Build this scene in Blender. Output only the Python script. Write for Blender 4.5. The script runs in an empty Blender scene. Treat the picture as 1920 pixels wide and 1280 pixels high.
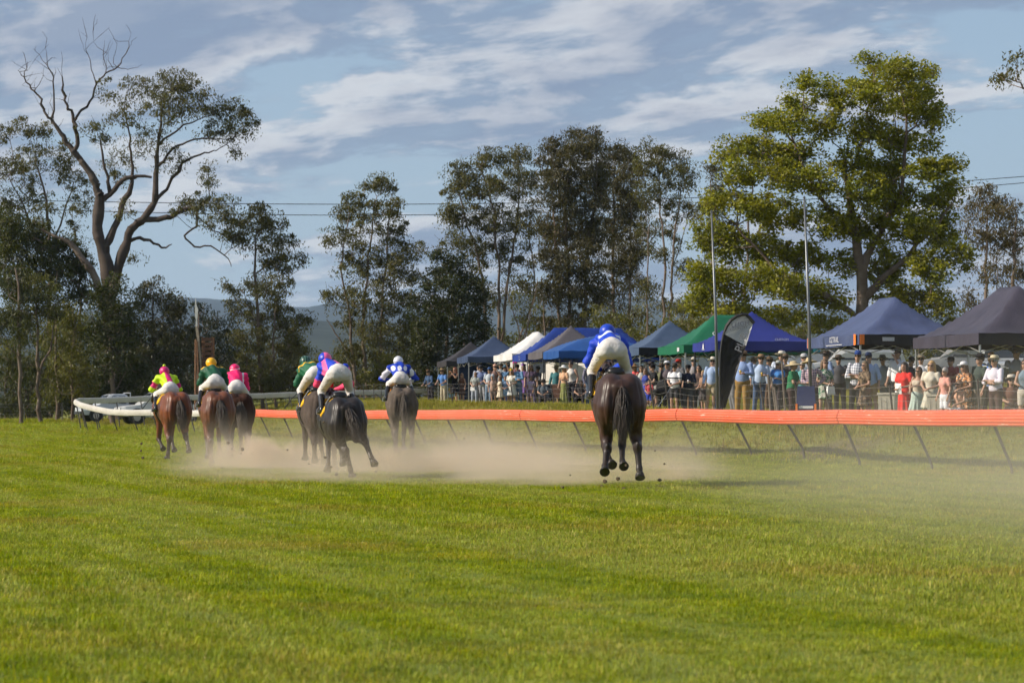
import bpy, math, random
import numpy as np
from mathutils import Vector, Matrix
R = math.radians
SC = bpy.context.scene
COL = SC.collection
RNG = np.random.default_rng(7)
random.seed(7)
F = 5000.0            # focal length in photograph pixels
HZ = 768.0            # horizon row
EYE = 1.15            # eye height
# ---------------------------------------------------------------- camera
cam_d = bpy.data.cameras.new('camera'); cam = bpy.data.objects.new('camera', cam_d); COL.objects.link(cam)
cam.location = (0, 0, EYE); cam.rotation_euler = (R(90), 0, 0)
cam_d.sensor_width = 36; cam_d.lens = 36 * F / 1920
cam_d.shift_y = (HZ - 640) / 1920
cam_d.clip_start = 0.5; cam_d.clip_end = 30000
cam_d.dof.use_dof = True; cam_d.dof.focus_distance = 47; cam_d.dof.aperture_fstop = 5.6
SC.camera = cam
# ---------------------------------------------------------------- world
SUN_EL, SUN_AZ = 31.0, -98.0          # azimuth from +Y towards +X
world = bpy.data.worlds.new('World'); SC.world = world; world.use_nodes = True
def nodes_of(idb):
    nt = idb.node_tree
    return nt, nt.nodes, nt.links
def N(nt, kind, **kw):
    n = nt.nodes.new(kind)
    for k, v in kw.items():
        if k.startswith('i_'):
            n.inputs[k[2:].replace('_', ' ')].default_value = v
        else:
            setattr(n, k, v)
    return n
def setin(n, idx, v): n.inputs[idx].default_value = v
def MATH(nt, op, a, b=None, c=None):
    n = nt.nodes.new('ShaderNodeMath'); n.operation = op
    for i, v in enumerate((a, b, c)):
        if v is None: continue
        if isinstance(v, (int, float)): n.inputs[i].default_value = v
        else: nt.links.new(v, n.inputs[i])
    return n.outputs[0]
def MIX(nt, f, a, b, blend='MIX'):
    n = nt.nodes.new('ShaderNodeMix'); n.data_type = 'RGBA'; n.blend_type = blend; n.clamp_factor = True
    for s, v in ((0, f), (6, a), (7, b)):
        if isinstance(v, (int, float)): n.inputs[s].default_value = v
        elif isinstance(v, (tuple, list)): n.inputs[s].default_value = (*v[:3], 1)
        else: nt.links.new(v, n.inputs[s])
    return n.outputs[2]
def RAMP(nt, f, stops, interp='LINEAR'):
    n = nt.nodes.new('ShaderNodeValToRGB'); cr = n.color_ramp; cr.interpolation = interp
    while len(cr.elements) < len(stops): cr.elements.new(0.5)
    for e, (p, c) in zip(cr.elements, stops):
        e.position = p; e.color = (*c[:3], 1) if isinstance(c, (tuple, list)) else (c, c, c, 1)
    nt.links.new(f, n.inputs[0]); return n.outputs[0]
def NOISE(nt, vec, scale, detail=3, rough=0.5, dist=0.0, dim='3D'):
    n = nt.nodes.new('ShaderNodeTexNoise'); n.noise_dimensions = dim
    n.inputs['Scale'].default_value = scale; n.inputs['Detail'].default_value = detail
    n.inputs['Roughness'].default_value = rough; n.inputs['Distortion'].default_value = dist
    if vec is not None: nt.links.new(vec, n.inputs['Vector'])
    return n.outputs[0]
def VEC(nt, op, a, b):
    n = nt.nodes.new('ShaderNodeVectorMath'); n.operation = op
    for i, v in enumerate((a, b)):
        if v is None: continue
        if isinstance(v, (tuple, list)): n.inputs[i].default_value = v
        else: nt.links.new(v, n.inputs[i])
    return n.outputs[0]
def build_world():
    nt = world.node_tree; nt.nodes.clear()
    out = nt.nodes.new('ShaderNodeOutputWorld'); bg = nt.nodes.new('ShaderNodeBackground')
    nt.links.new(bg.outputs[0], out.inputs[0]); bg.inputs[1].default_value = 0.1
    sky = nt.nodes.new('ShaderNodeTexSky'); sky.sky_type = 'NISHITA'; sky.sun_disc = False
    sky.sun_elevation = R(SUN_EL); sky.sun_rotation = R(SUN_AZ)
    sky.air_density = 1.0; sky.dust_density = 0.4; sky.ozone_density = 2.0; sky.altitude = 100
    tc = nt.nodes.new('ShaderNodeTexCoord'); d = tc.outputs['Generated']
    sep = nt.nodes.new('ShaderNodeSeparateXYZ'); nt.links.new(d, sep.inputs[0])
    den = MATH(nt, 'ADD', MATH(nt, 'MAXIMUM', sep.outputs[2], 0.0), 0.20)
    u = MATH(nt, 'DIVIDE', sep.outputs[0], den); v = MATH(nt, 'DIVIDE', sep.outputs[1], den)
    # slant the streets of cloud a little
    u2 = MATH(nt, 'ADD', u, MATH(nt, 'MULTIPLY', v, 0.10))
    v2 = MATH(nt, 'ADD', v, MATH(nt, 'MULTIPLY', u, 0.20))
    cmb = nt.nodes.new('ShaderNodeCombineXYZ'); nt.links.new(u2, cmb.inputs[0]); nt.links.new(v2, cmb.inputs[1])
    p = VEC(nt, 'ADD', cmb.outputs[0], CLOUD_OFF)
    big = NOISE(nt, p, 1.5, 2, 0.5)
    n1 = NOISE(nt, p, 3.6, 10, 0.62, 0.2)
    n2 = NOISE(nt, VEC(nt, 'ADD', p, (-0.055, -0.07, 0)), 3.6, 7, 0.58, 0.2)
    dens = MATH(nt, 'ADD', n1, MATH(nt, 'MULTIPLY', MATH(nt, 'SUBTRACT', big, 0.5), 0.9))
    mask = RAMP(nt, dens, [(0.43, 0.0), (0.53, 0.75), (0.66, 1.0)], 'EASE')
    lit = RAMP(nt, MATH(nt, 'ADD', MATH(nt, 'SUBTRACT', n1, n2), 0.5), [(0.44, 0.0), (0.60, 1.0)], 'EASE')
    thick = RAMP(nt, dens, [(0.55, 1.0), (0.74, 0.10)])
    cc = MIX(nt, MATH(nt, 'MULTIPLY', lit, thick), (1.95, 2.5, 3.65), (6.9, 6.7, 6.7))
    skyc = MIX(nt, 1.0, sky.outputs[0], SKY_TINT, 'MULTIPLY')
    low = RAMP(nt, MATH(nt, 'MAXIMUM', sep.outputs[2], 0.0), [(0.0, 0.85), (0.18, 0.55), (0.6, 0.25)])
    skyc = MIX(nt, low, skyc, (3.35, 4.25, 5.25))
    nt.links.new(MIX(nt, MATH(nt, 'MULTIPLY', mask, 0.86), skyc, cc), bg.inputs[0])
CLOUD_OFF = (31.2, 2.2, 0.0)
SKY_TINT = (0.80, 0.90, 1.0)
build_world()
world.cycles.sampling_method = 'MANUAL'; world.cycles.sample_map_resolution = 256
sun_d = bpy.data.lights.new('sun', 'SUN'); sun = bpy.data.objects.new('sun', sun_d); COL.objects.link(sun)
sun_d.energy = 5.0; sun_d.angle = R(0.6); sun_d.color = (1.0, 0.90, 0.76)
_sd = Vector((math.sin(R(SUN_AZ)) * math.cos(R(SUN_EL)), math.cos(R(SUN_AZ)) * math.cos(R(SUN_EL)), math.sin(R(SUN_EL))))
sun.rotation_euler = _sd.to_track_quat('Z', 'Y').to_euler()
SC.view_settings.view_transform = 'Standard'; SC.view_settings.look = 'None'
SC.view_settings.gamma = 1.0; SC.view_settings.use_curve_mapping = False
SC.view_settings.exposure = 0.25
SC.render.engine = 'CYCLES'
SC.cycles.use_denoising = True; SC.cycles.use_adaptive_sampling = True; SC.cycles.adaptive_threshold = 0.03
SC.cycles.max_bounces = 6; SC.cycles.diffuse_bounces = 2; SC.cycles.glossy_bounces = 2
SC.cycles.transmission_bounces = 3; SC.cycles.transparent_max_bounces = 6; SC.cycles.volume_bounces = 2
SC.cycles.volume_step_rate = 1.0; SC.cycles.volume_max_steps = 128
# ---------------------------------------------------------------- helpers
def px(x, y, Y):
    """pixel of the photograph at distance Y -> world point"""
    return Vector(((x - 960) / F * Y, Y, EYE + (HZ - y) / F * Y))
def pX(x, Y): return (x - 960) / F * Y
def tag(o, label=None, cat=None, group=None, kind=None):
    if label: o['label'] = label
    if cat: o['category'] = cat
    if group: o['group'] = group
    if kind: o['kind'] = kind
    return o
def empty(name, loc=(0, 0, 0), rz=0.0, scale=1.0):
    o = bpy.data.objects.new(name, None); COL.objects.link(o)
    o.location = loc; o.rotation_euler = (0, 0, rz); o.scale = (scale,) * 3
    o.empty_display_size = 0.2
    return o
def mesh_np(name, V, faces=None, tris=None, quads=None, smooth=False, col=None):
    """fast mesh; quads/tris as int arrays or faces as list"""
    me = bpy.data.meshes.new(name)
    V = np.asarray(V, dtype=np.float32)
    if faces is not None:
        me.from_pydata([tuple(map(float, v)) for v in V], [], faces)
    else:
        parts = []; starts = []; n = 0; tot = []
        for a, k in ((quads, 4), (tris, 3)):
            if a is None or len(a) == 0: continue
            a = np.asarray(a, dtype=np.int32)
            parts.append(a.ravel()); starts.append(n + np.arange(len(a)) * k); tot.append(np.full(len(a), k)); n += a.size
        li = np.concatenate(parts); ls = np.concatenate(starts); lt = np.concatenate(tot)
        me.vertices.add(len(V)); me.vertices.foreach_set('co', V.ravel())
        me.loops.add(len(li)); me.loops.foreach_set('vertex_index', li.astype(np.int32))
        me.polygons.add(len(ls)); me.polygons.foreach_set('loop_start', ls.astype(np.int32))
        me.update(calc_edges=True)
    if smooth: me.polygons.foreach_set('use_smooth', np.ones(len(me.polygons), dtype=bool))
    if col is not None:
        at = me.color_attributes.new('Col', 'FLOAT_COLOR', 'POINT')
        c = np.ones((len(me.vertices), 4), dtype=np.float32); c[:, :3] = col
        at.data.foreach_set('color', c.ravel())
    me.validate(); me.update()
    return me
def obj(name, me, mat=None, parent=None, loc=None, rz=0.0):
    o = bpy.data.objects.new(name, me); COL.objects.link(o)
    if mat is not None:
        if not me.materials: me.materials.append(mat)
        elif me.materials[0] != mat:
            o.material_slots[0].link = 'OBJECT'; o.material_slots[0].material = mat
    if parent: o.parent = parent
    if loc is not None: o.location = loc
    if rz: o.rotation_euler = (0, 0, rz)
    return o
class MB:
    """collects simple shapes into one mesh"""
    def __init__(s): s.V = []; s.Fc = []
    def add(s, V, Fc):
        b = len(s.V); s.V += [tuple(v) for v in V]; s.Fc += [tuple(i + b for i in f) for f in Fc]; return s
    def box(s, c, size, rz=0.0, taper=1.0):
        x, y, z = (k / 2 for k in size); V = []
        for sz in (-1, 1):
            t = taper if sz > 0 else 1
            for sx, sy in ((-1, -1), (1, -1), (1, 1), (-1, 1)):
                a, b = sx * x * t, sy * y * t
                V.append((c[0] + a * math.cos(rz) - b * math.sin(rz), c[1] + a * math.sin(rz) + b * math.cos(rz), c[2] + sz * z))
        return s.add(V, [(3, 2, 1, 0), (4, 5, 6, 7), (0, 1, 5, 4), (1, 2, 6, 5), (2, 3, 7, 6), (3, 0, 4, 7)])
    def tube(s, pts, rad, n=6, cap=True):
        pts = [Vector(p) for p in pts]; m = len(pts)
        if not hasattr(rad, '__len__'): rad = [rad] * m
        V = []; up = None
        for i in range(m):
            t = (pts[min(i + 1, m - 1)] - pts[max(i - 1, 0)]).normalized()
            if up is None:
                up = Vector((0, 0, 1)) if abs(t.z) < 0.9 else Vector((1, 0, 0))
            a = t.cross(up).normalized(); up = a.cross(t).normalized()
            for k in range(n):
                w = 2 * math.pi * k / n
                V.append(pts[i] + (a * math.cos(w) + up * math.sin(w)) * rad[i])
        Fc = [(i * n + k, i * n + (k + 1) % n, (i + 1) * n + (k + 1) % n, (i + 1) * n + k) for i in range(m - 1) for k in range(n)]
        if cap: Fc += [tuple(range(n))[::-1], tuple((m - 1) * n + k for k in range(n))]
        return s.add(V, Fc)
    def lathe(s, prof, n=16, c=(0, 0, 0), sx=1.0, sy=1.0):
        V = [(c[0] + r * sx * math.cos(2 * math.pi * k / n), c[1] + r * sy * math.sin(2 * math.pi * k / n), c[2] + z) for r, z in prof for k in range(n)]
        m = len(prof)
        Fc = [(i * n + k, i * n + (k + 1) % n, (i + 1) * n + (k + 1) % n, (i + 1) * n + k) for i in range(m - 1) for k in range(n)]
        Fc += [tuple(range(n))[::-1], tuple((m - 1) * n + k for k in range(n))]
        return s.add(V, Fc)
    def prism(s, outline, y0, y1):
        """outline in (x, z), extruded along y"""
        n = len(outline)
        V = [(x, y0, z) for x, z in outline] + [(x, y1, z) for x, z in outline]
        return s.add(V, [tuple(range(n)), tuple(range(2 * n - 1, n - 1, -1))] + [(k, k + n, (k + 1) % n + n, (k + 1) % n) for k in range(n)])
    def mesh(s, name, smooth=False): return mesh_np(name, np.array(s.V), faces=s.Fc, smooth=smooth)
    def obj(s, name, mat, parent=None, smooth=False, **k): return obj(name, s.mesh(name, smooth), mat, parent, **k)
# ---------------------------------------------------------------- materials
MATS = {}
def pbr(name, color=(0.5, 0.5, 0.5), rough=0.6, metal=0.0, spec=0.5, bump=0.0, bscale=30, var=0.0, vscale=3.0, var_col=None, sheen=0.0, coat=0.0, objcol=False, vcol=False, transl=0.0):
    if name in MATS: return MATS[name]
    m = bpy.data.materials.new(name); m.use_nodes = True; nt = m.node_tree
    b = nt.nodes['Principled BSDF']; out = nt.nodes['Material Output']
    b.inputs['Roughness'].default_value = rough; b.inputs['Metallic'].default_value = metal
    b.inputs['Specular IOR Level'].default_value = spec
    if coat: b.inputs['Coat Weight'].default_value = coat
    if sheen: b.inputs['Sheen Weight'].default_value = sheen
    b.inputs['Base Color'].default_value = (*color, 1)
    c = None
    tc = nt.nodes.new('ShaderNodeTexCoord')
    if objcol:
        oi = nt.nodes.new('ShaderNodeObjectInfo'); c = oi.outputs['Color']
    if vcol:
        a = nt.nodes.new('ShaderNodeVertexColor'); a.layer_name = 'Col'
        c = a.outputs[0] if c is None else MIX(nt, 1.0, c, a.outputs[0], 'MULTIPLY')
    if var:
        n = NOISE(nt, tc.outputs['Object'], vscale, 4, 0.6)
        base = c if c is not None else color
        f = RAMP(nt, n, [(0.35, 0.0), (0.65, 1.0)])
        if var_col is not None: c = MIX(nt, MATH(nt, 'MULTIPLY', f, var), base, var_col)
        else:
            g = RAMP(nt, n, [(0.3, 1 - var), (0.7, 1 + var * 0.0)])
            c = MIX(nt, 1.0, base, g, 'MULTIPLY')
    if c is not None: nt.links.new(c, b.inputs['Base Color'])
    if bump:
        bp = nt.nodes.new('ShaderNodeBump'); bp.inputs['Strength'].default_value = bump; bp.inputs['Distance'].default_value = 0.02
        nt.links.new(NOISE(nt, tc.outputs['Object'], bscale, 4, 0.6), bp.inputs['Height']); nt.links.new(bp.outputs[0], b.inputs['Normal'])
    if transl:
        tr = nt.nodes.new('ShaderNodeBsdfTranslucent'); mx = nt.nodes.new('ShaderNodeMixShader'); mx.inputs[0].default_value = transl
        if c is not None: nt.links.new(c, tr.inputs[0])
        else: tr.inputs[0].default_value = (*color, 1)
        nt.links.new(b.outputs[0], mx.inputs[1]); nt.links.new(tr.outputs[0], mx.inputs[2]); nt.links.new(mx.outputs[0], out.inputs[0])
    MATS[name] = m
    return m
def srgb(r, g, b):
    f = lambda c: ((c / 255 + 0.055) / 1.055) ** 2.4 if c > 10 else c / 255 / 12.92
    return (f(r), f(g), f(b))
# ================================================================ terrain
RAIL = np.array([(12.0, 33.0), (8.5, 45.9), (6.5, 53.5), (4.25, 62.5), (-0.68, 75.8), (-5.2, 89.5), (-10.2, 104.0), (-14.8, 114.5), (-18.6, 121.0)])
def catmull(P, n):
    P = np.asarray(P, float); Q = np.vstack([2 * P[0] - P[1], P, 2 * P[-1] - P[-2]]); out = []
    for i in range(1, len(Q) - 2):
        t = np.linspace(0, 1, n, endpoint=False)[:, None]
        a, b, c, d = Q[i - 1], Q[i], Q[i + 1], Q[i + 2]
        out.append(0.5 * (2 * b + (c - a) * t + (2 * a - 5 * b + 4 * c - d) * t ** 2 + (3 * b - a - 3 * c + d) * t ** 3))
    out.append(P[-1:]); return np.vstack(out)
RAIL_C = catmull(RAIL, 40)
_rc_y = RAIL_C[:, 1]; _rc_x = RAIL_C[:, 0]
def sstep(a, b, x):
    t = np.clip((x - a) / (b - a), 0, 1); return t * t * (3 - 2 * t)
def ground_z(X, Y):
    X = np.asarray(X, float); Y = np.asarray(Y, float)
    xr = np.interp(Y, _rc_y, _rc_x)                      # rail x at that depth
    slope = -0.30
    xr = np.where(Y < 33, 12.0 + (33 - Y) * 0.27, xr)
    xr = np.where(Y > 121, -18.6 - (Y - 121) * 0.30 + sstep(121, 160, Y) * 8, xr)
    d = (X - xr) * 0.95
    plate = np.interp(Y, [45, 62, 69, 76, 91, 104, 119, 140, 180, 240], [.70, .76, .88, 1.05, 1.12, 1.22, 1.42, 1.48, 1.9, 2.0])
    w = np.interp(Y, [45, 66, 76, 90, 135], [3.4, 3.6, 4.4, 7.0, 14.0])
    z = plate * sstep(0.5, w, d) + 1.15 * sstep(86, 118, Y) * sstep(8, 15, X)
    z = z + 0.45 * sstep(105, 175, Y) * (1 - sstep(0, 12, d))
    z = z + 0.05 * np.sin(X * 0.9 + 1.3) * np.cos(Y * 0.41) * sstep(1.0, 4, d) * (1 - sstep(150, 200, Y))
    # a low worn mound behind the rail
    z = z + 0.22 * np.exp(-(((X - 6.6) / 1.3) ** 2 + ((Y - 58.2) / 2.2) ** 2))
    # beyond the trees the land falls to a valley
    z = z - 26 * sstep(235, 700, Y)
    return z
def gz(X, Y): return float(ground_z(X, Y))
def on(x, Y, dz=0.0):
    X = pX(x, Y); return Vector((X, Y, gz(X, Y) + dz))
def grass_colour(nt, pos):
    """turf colour from world position: bright, olive and dry patches, mowing streaks"""
    sp = nt.nodes.new('ShaderNodeSeparateXYZ'); nt.links.new(pos, sp.inputs[0])
    n_a = NOISE(nt, pos, 0.30, 5, 0.65)
    n_b = NOISE(nt, pos, 1.5, 5, 0.7)
    st = nt.nodes.new('ShaderNodeCombineXYZ')
    # streaks follow the direction the mower drove (along the track)
    nt.links.new(MATH(nt, 'ADD', sp.outputs[0], MATH(nt, 'MULTIPLY', sp.outputs[1], 0.30)), st.inputs[0])
    nt.links.new(MATH(nt, 'MULTIPLY', sp.outputs[1], 0.06), st.inputs[1])
    n_s = NOISE(nt, st.outputs[0], 1.25, 4, 0.6)
    c = MIX(nt, RAMP(nt, n_b, [(0.32, 0.0), (0.68, 1.0)]), (0.122, 0.190, 0.004), (0.298, 0.352, 0.006))
    c = MIX(nt, MATH(nt, 'MULTIPLY', RAMP(nt, n_s, [(0.44, 0.0), (0.58, 1.0)]), 0.62), c, (0.300, 0.345, 0.075))
    c = MIX(nt, MATH(nt, 'MULTIPLY', RAMP(nt, n_a, [(0.52, 0.0), (0.66, 1.0)]), 0.50), c, (0.300, 0.240, 0.040))
    # drier, rougher ground behind the rail
    far = MATH(nt, 'ADD', sp.outputs[0], MATH(nt, 'MULTIPLY', sp.outputs[1], 0.335))
    dry = RAMP(nt, MATH(nt, 'ADD', MATH(nt, 'DIVIDE', MATH(nt, 'SUBTRACT', far, 24.0), 5.0), MATH(nt, 'MULTIPLY', n_b, 0.4)), [(0.25, 0.0), (0.8, 1.0)])
    dryc = MIX(nt, RAMP(nt, n_b, [(0.35, 0.0), (0.7, 1.0)]), (0.190, 0.190, 0.040), (0.300, 0.235, 0.095))
    return MIX(nt, MATH(nt, 'MULTIPLY', dry, 0.55), c, dryc)
def ground_mat():
    m = bpy.data.materials.new('turf_ground'); m.use_nodes = True; nt = m.node_tree
    b = nt.nodes['Principled BSDF']; b.inputs['Roughness'].default_value = 0.9; b.inputs['Specular IOR Level'].default_value = 0.15
    geo = nt.nodes.new('ShaderNodeNewGeometry'); pos = geo.outputs['Position']
    c = grass_colour(nt, pos)
    n = NOISE(nt, pos, 14, 5, 0.7)
    c = MIX(nt, 1.0, c, RAMP(nt, n, [(0.25, 0.55), (0.75, 0.95)]), 'MULTIPLY')
    # worn earth patches
    w = NOISE(nt, pos, 0.5, 5, 0.7)
    c = MIX(nt, RAMP(nt, w, [(0.66, 0.0), (0.76, 0.6)]), c, (0.17, 0.125, 0.075))
    vd = nt.nodes.new('ShaderNodeVectorMath'); vd.operation = 'DISTANCE'; nt.links.new(pos, vd.inputs[0]); vd.inputs[1].default_value = (6.4, 57.4, 0.8)
    mound = RAMP(nt, MATH(nt, 'ADD', MATH(nt, 'DIVIDE', vd.outputs['Value'], 4.2), MATH(nt, 'MULTIPLY', n, 0.35)), [(0.40, 1.0), (0.72, 0.0)])
    c = MIX(nt, MATH(nt, 'MULTIPLY', mound, 0.8), c, (0.12, 0.085, 0.055))
    nt.links.new(c, b.inputs['Base Color'])
    bp = nt.nodes.new('ShaderNodeBump'); bp.inputs['Strength'].default_value = 0.9; bp.inputs['Distance'].default_value = 0.04
    nt.links.new(NOISE(nt, pos, 22, 5, 0.7), bp.inputs['Height']); nt.links.new(bp.outputs[0], b.inputs['Normal'])
    return m
def grid_mesh(name, xs_of_y, ys, zf):
    V = []; nx = None
    for y in ys:
        xs = xs_of_y(y); nx = len(xs)
        V.append(np.stack([xs, np.full(nx, y), zf(xs, np.full(nx, y))], 1))
    V = np.concatenate(V); ny = len(ys)
    i = np.arange(nx - 1)[None, :] + np.arange(ny - 1)[:, None] * nx
    Q = np.stack([i, i + 1, i + nx + 1, i + nx], -1).reshape(-1, 4)
    return mesh_np(name, V, quads=Q, smooth=True)
ys = np.concatenate([np.linspace(-30, 28, 12), np.linspace(30, 140, 170), np.linspace(142, 260, 60), np.geomspace(270, 12000, 60)])
def _xs(y):
    a = np.concatenate([-np.geomspace(40, 9000, 30)[::-1], np.linspace(-38, 38, 160), np.geomspace(40, 9000, 30)])
    return a
tag(obj('ground', grid_mesh('ground', _xs, ys, ground_z), ground_mat()), kind='structure')
# ---- far hills: wooded ridges several kilometres off
def hill(name, Y0, prof, depth, base, col, seed):
    r = np.random.default_rng(seed)
    xs = np.linspace(-0.32, 0.32, 260) * Y0
    k = np.interp(xs / Y0 * F + 960, [p[0] for p in prof], [(HZ - p[1]) / F * Y0 for p in prof])
    for f_, a_ in ((9, .03), (23, .015), (61, .006), (140, .004)):
        k = k * (1 + a_ * np.sin(f_ * xs / Y0 * 6 + r.uniform(0, 6)))
    rows = []; T = np.linspace(0, 1, 26)
    for t in T:
        h = base + (k - base) * (1 - (1 - t) ** 1.7) + r.normal(0, Y0 * 0.0002, len(xs)) * (0.3 + t)
        rows.append(np.stack([xs, np.full_like(xs, Y0 - depth * (1 - t)), h], 1))
    V = np.concatenate(rows); nx = len(xs); i = np.arange(nx - 1)[None] + np.arange(len(T) - 1)[:, None] * nx
    Q = np.stack([i, i + 1, i + nx + 1, i + nx], -1).reshape(-1, 4)
    m = pbr('hill_' + name, col, 0.95, spec=0.1, var=0.5, vscale=0.012)
    return tag(obj('hills', mesh_np('hills', V, quads=Q, smooth=True), m), kind='structure')
hill('a', 2600, [(-800, 640), (200, 640), (400, 622), (560, 612), (640, 604), (760, 615), (900, 640), (1100, 632), (1500, 640), (2800, 640)], 1500, -30, (0.048, 0.062, 0.050), 1)
hill('b', 6500, [(-800, 590), (250, 585), (380, 566), (450, 571), (560, 578), (640, 566), (720, 571), (900, 580), (960, 562), (1040, 572), (1200, 560), (1300, 575), (1500, 590), (2800, 600)], 3000, -30, (0.035, 0.052, 0.048), 2)
# ================================================================ trees
def leaf_mat(name, rough=0.5, tr=0.35):
    m = bpy.data.materials.new(name); m.use_nodes = True; nt = m.node_tree; MATS[name] = m
    b = nt.nodes['Principled BSDF']; out = nt.nodes['Material Output']
    oi = nt.nodes.new('ShaderNodeObjectInfo'); a = nt.nodes.new('ShaderNodeVertexColor'); a.layer_name = 'Col'
    c = MIX(nt, 1.0, oi.outputs['Color'], a.outputs[0], 'MULTIPLY')
    nt.links.new(c, b.inputs['Base Color']); b.inputs['Roughness'].default_value = rough; b.inputs['Specular IOR Level'].default_value = 0.35
    t = nt.nodes.new('ShaderNodeBsdfTranslucent')
    nt.links.new(MIX(nt, 1.0, c, (1.25, 1.25, 0.55), 'MULTIPLY'), t.inputs[0])
    mx = nt.nodes.new('ShaderNodeMixShader'); mx.inputs[0].default_value = tr
    nt.links.new(b.outputs[0], mx.inputs[1]); nt.links.new(t.outputs[0], mx.inputs[2]); nt.links.new(mx.outputs[0], out.inputs[0])
    return m
LEAF = leaf_mat('leaf')
BARK = pbr('bark', (0.115, 0.080, 0.060), 0.85, spec=0.2, bump=0.8, bscale=9, var=0.75, vscale=1.7, var_col=(0.24, 0.19, 0.15))
BARK_PALE = pbr('bark_pale', (0.095, 0.072, 0.058), 0.8, spec=0.2, bump=0.6, bscale=7, var=0.8, vscale=1.1, var_col=(0.055, 0.040, 0.032))
def seg_mesh(P, par, rad, sides_big=7):
    """frustum for every skeleton edge"""
    idx = np.arange(len(P)); sel = par >= 0
    A = P[par[sel]]; B = P[idx[sel]]; ra = rad[par[sel]]; rb = rad[idx[sel]]
    ra = np.minimum(ra, rb * 1.45)
    Vs, Qs = [], []; base = 0
    for lo, hi, n in ((0, 0.035, 3), (0.035, 0.12, 5), (0.12, 99, sides_big + 2)):
        k = (rb >= lo) & (rb < hi)
        if not k.any(): continue
        a, b, r0, r1 = A[k], B[k], ra[k], rb[k]
        t = b - a; L = np.linalg.norm(t, axis=1, keepdims=True) + 1e-6; t = t / L
        b = b + t * np.minimum(r1[:, None] * 0.5, L * 0.2)
        h = np.where(np.abs(t[:, 2:3]) < 0.9, np.array([[0, 0, 1.0]]), np.array([[1.0, 0, 0]]))
        u = np.cross(t, h); u /= np.linalg.norm(u, axis=1, keepdims=True); w = np.cross(u, t)
        an = np.arange(n) * 2 * np.pi / n
        ring = u[:, None, :] * np.cos(an)[None, :, None] + w[:, None, :] * np.sin(an)[None, :, None]
        V0 = a[:, None, :] + ring * r0[:, None, None]; V1 = b[:, None, :] + ring * r1[:, None, None]
        V = np.concatenate([V0, V1], 1).reshape(-1, 3)
        m = len(a); o = base + np.arange(m)[:, None] * 2 * n; q = np.arange(n)
        Q = np.stack([o + q, o + (q + 1) % n, o + n + (q + 1) % n, o + n + q], -1).reshape(-1, 4)
        Vs.append(V); Qs.append(Q); base += len(V)
    return np.concatenate(Vs), np.concatenate(Qs)
def leaves_np(C, rc, n_per, r, size, aspect, droop, stretch=None):
    """leaf quads round clump centres"""
    n = len(C) * n_per
    cen = np.repeat(C, n_per, 0); rr = np.repeat(rc, n_per)[:, None]
    g = r.normal(0, 1, (n, 3)); g /= np.linalg.norm(g, axis=1, keepdims=True) + 1e-6
    rad = r.uniform(0.15, 1, (n, 1)) ** 0.6
    P = cen + g * rad * rr * np.array([[1.0, 1.0, 0.72]])
    P[:, 2] -= (rad[:, 0] ** 2) * rr[:, 0] * 0.25 * droop
    a = r.normal(0, 1, (n, 3)); a[:, 2] = a[:, 2] * 0.5 - 1.3 * droop
    a /= np.linalg.norm(a, axis=1, keepdims=True)
    b = np.cross(a, r.normal(0, 1, (n, 3))); b /= np.linalg.norm(b, axis=1, keepdims=True) + 1e-6
    L = size * r.uniform(0.65, 1.35, (n, 1)); W = L * aspect * r.uniform(0.7, 1.2, (n, 1))
    nn = np.cross(a, b)
    V = np.stack([P - a * L * .5, P + b * W * .5 + nn * W * .15, P + a * L * .5, P - b * W * .5 + nn * W * .15], 1).reshape(-1, 3)
    Q = np.arange(n * 4).reshape(-1, 4)
    return V, Q, n
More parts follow.
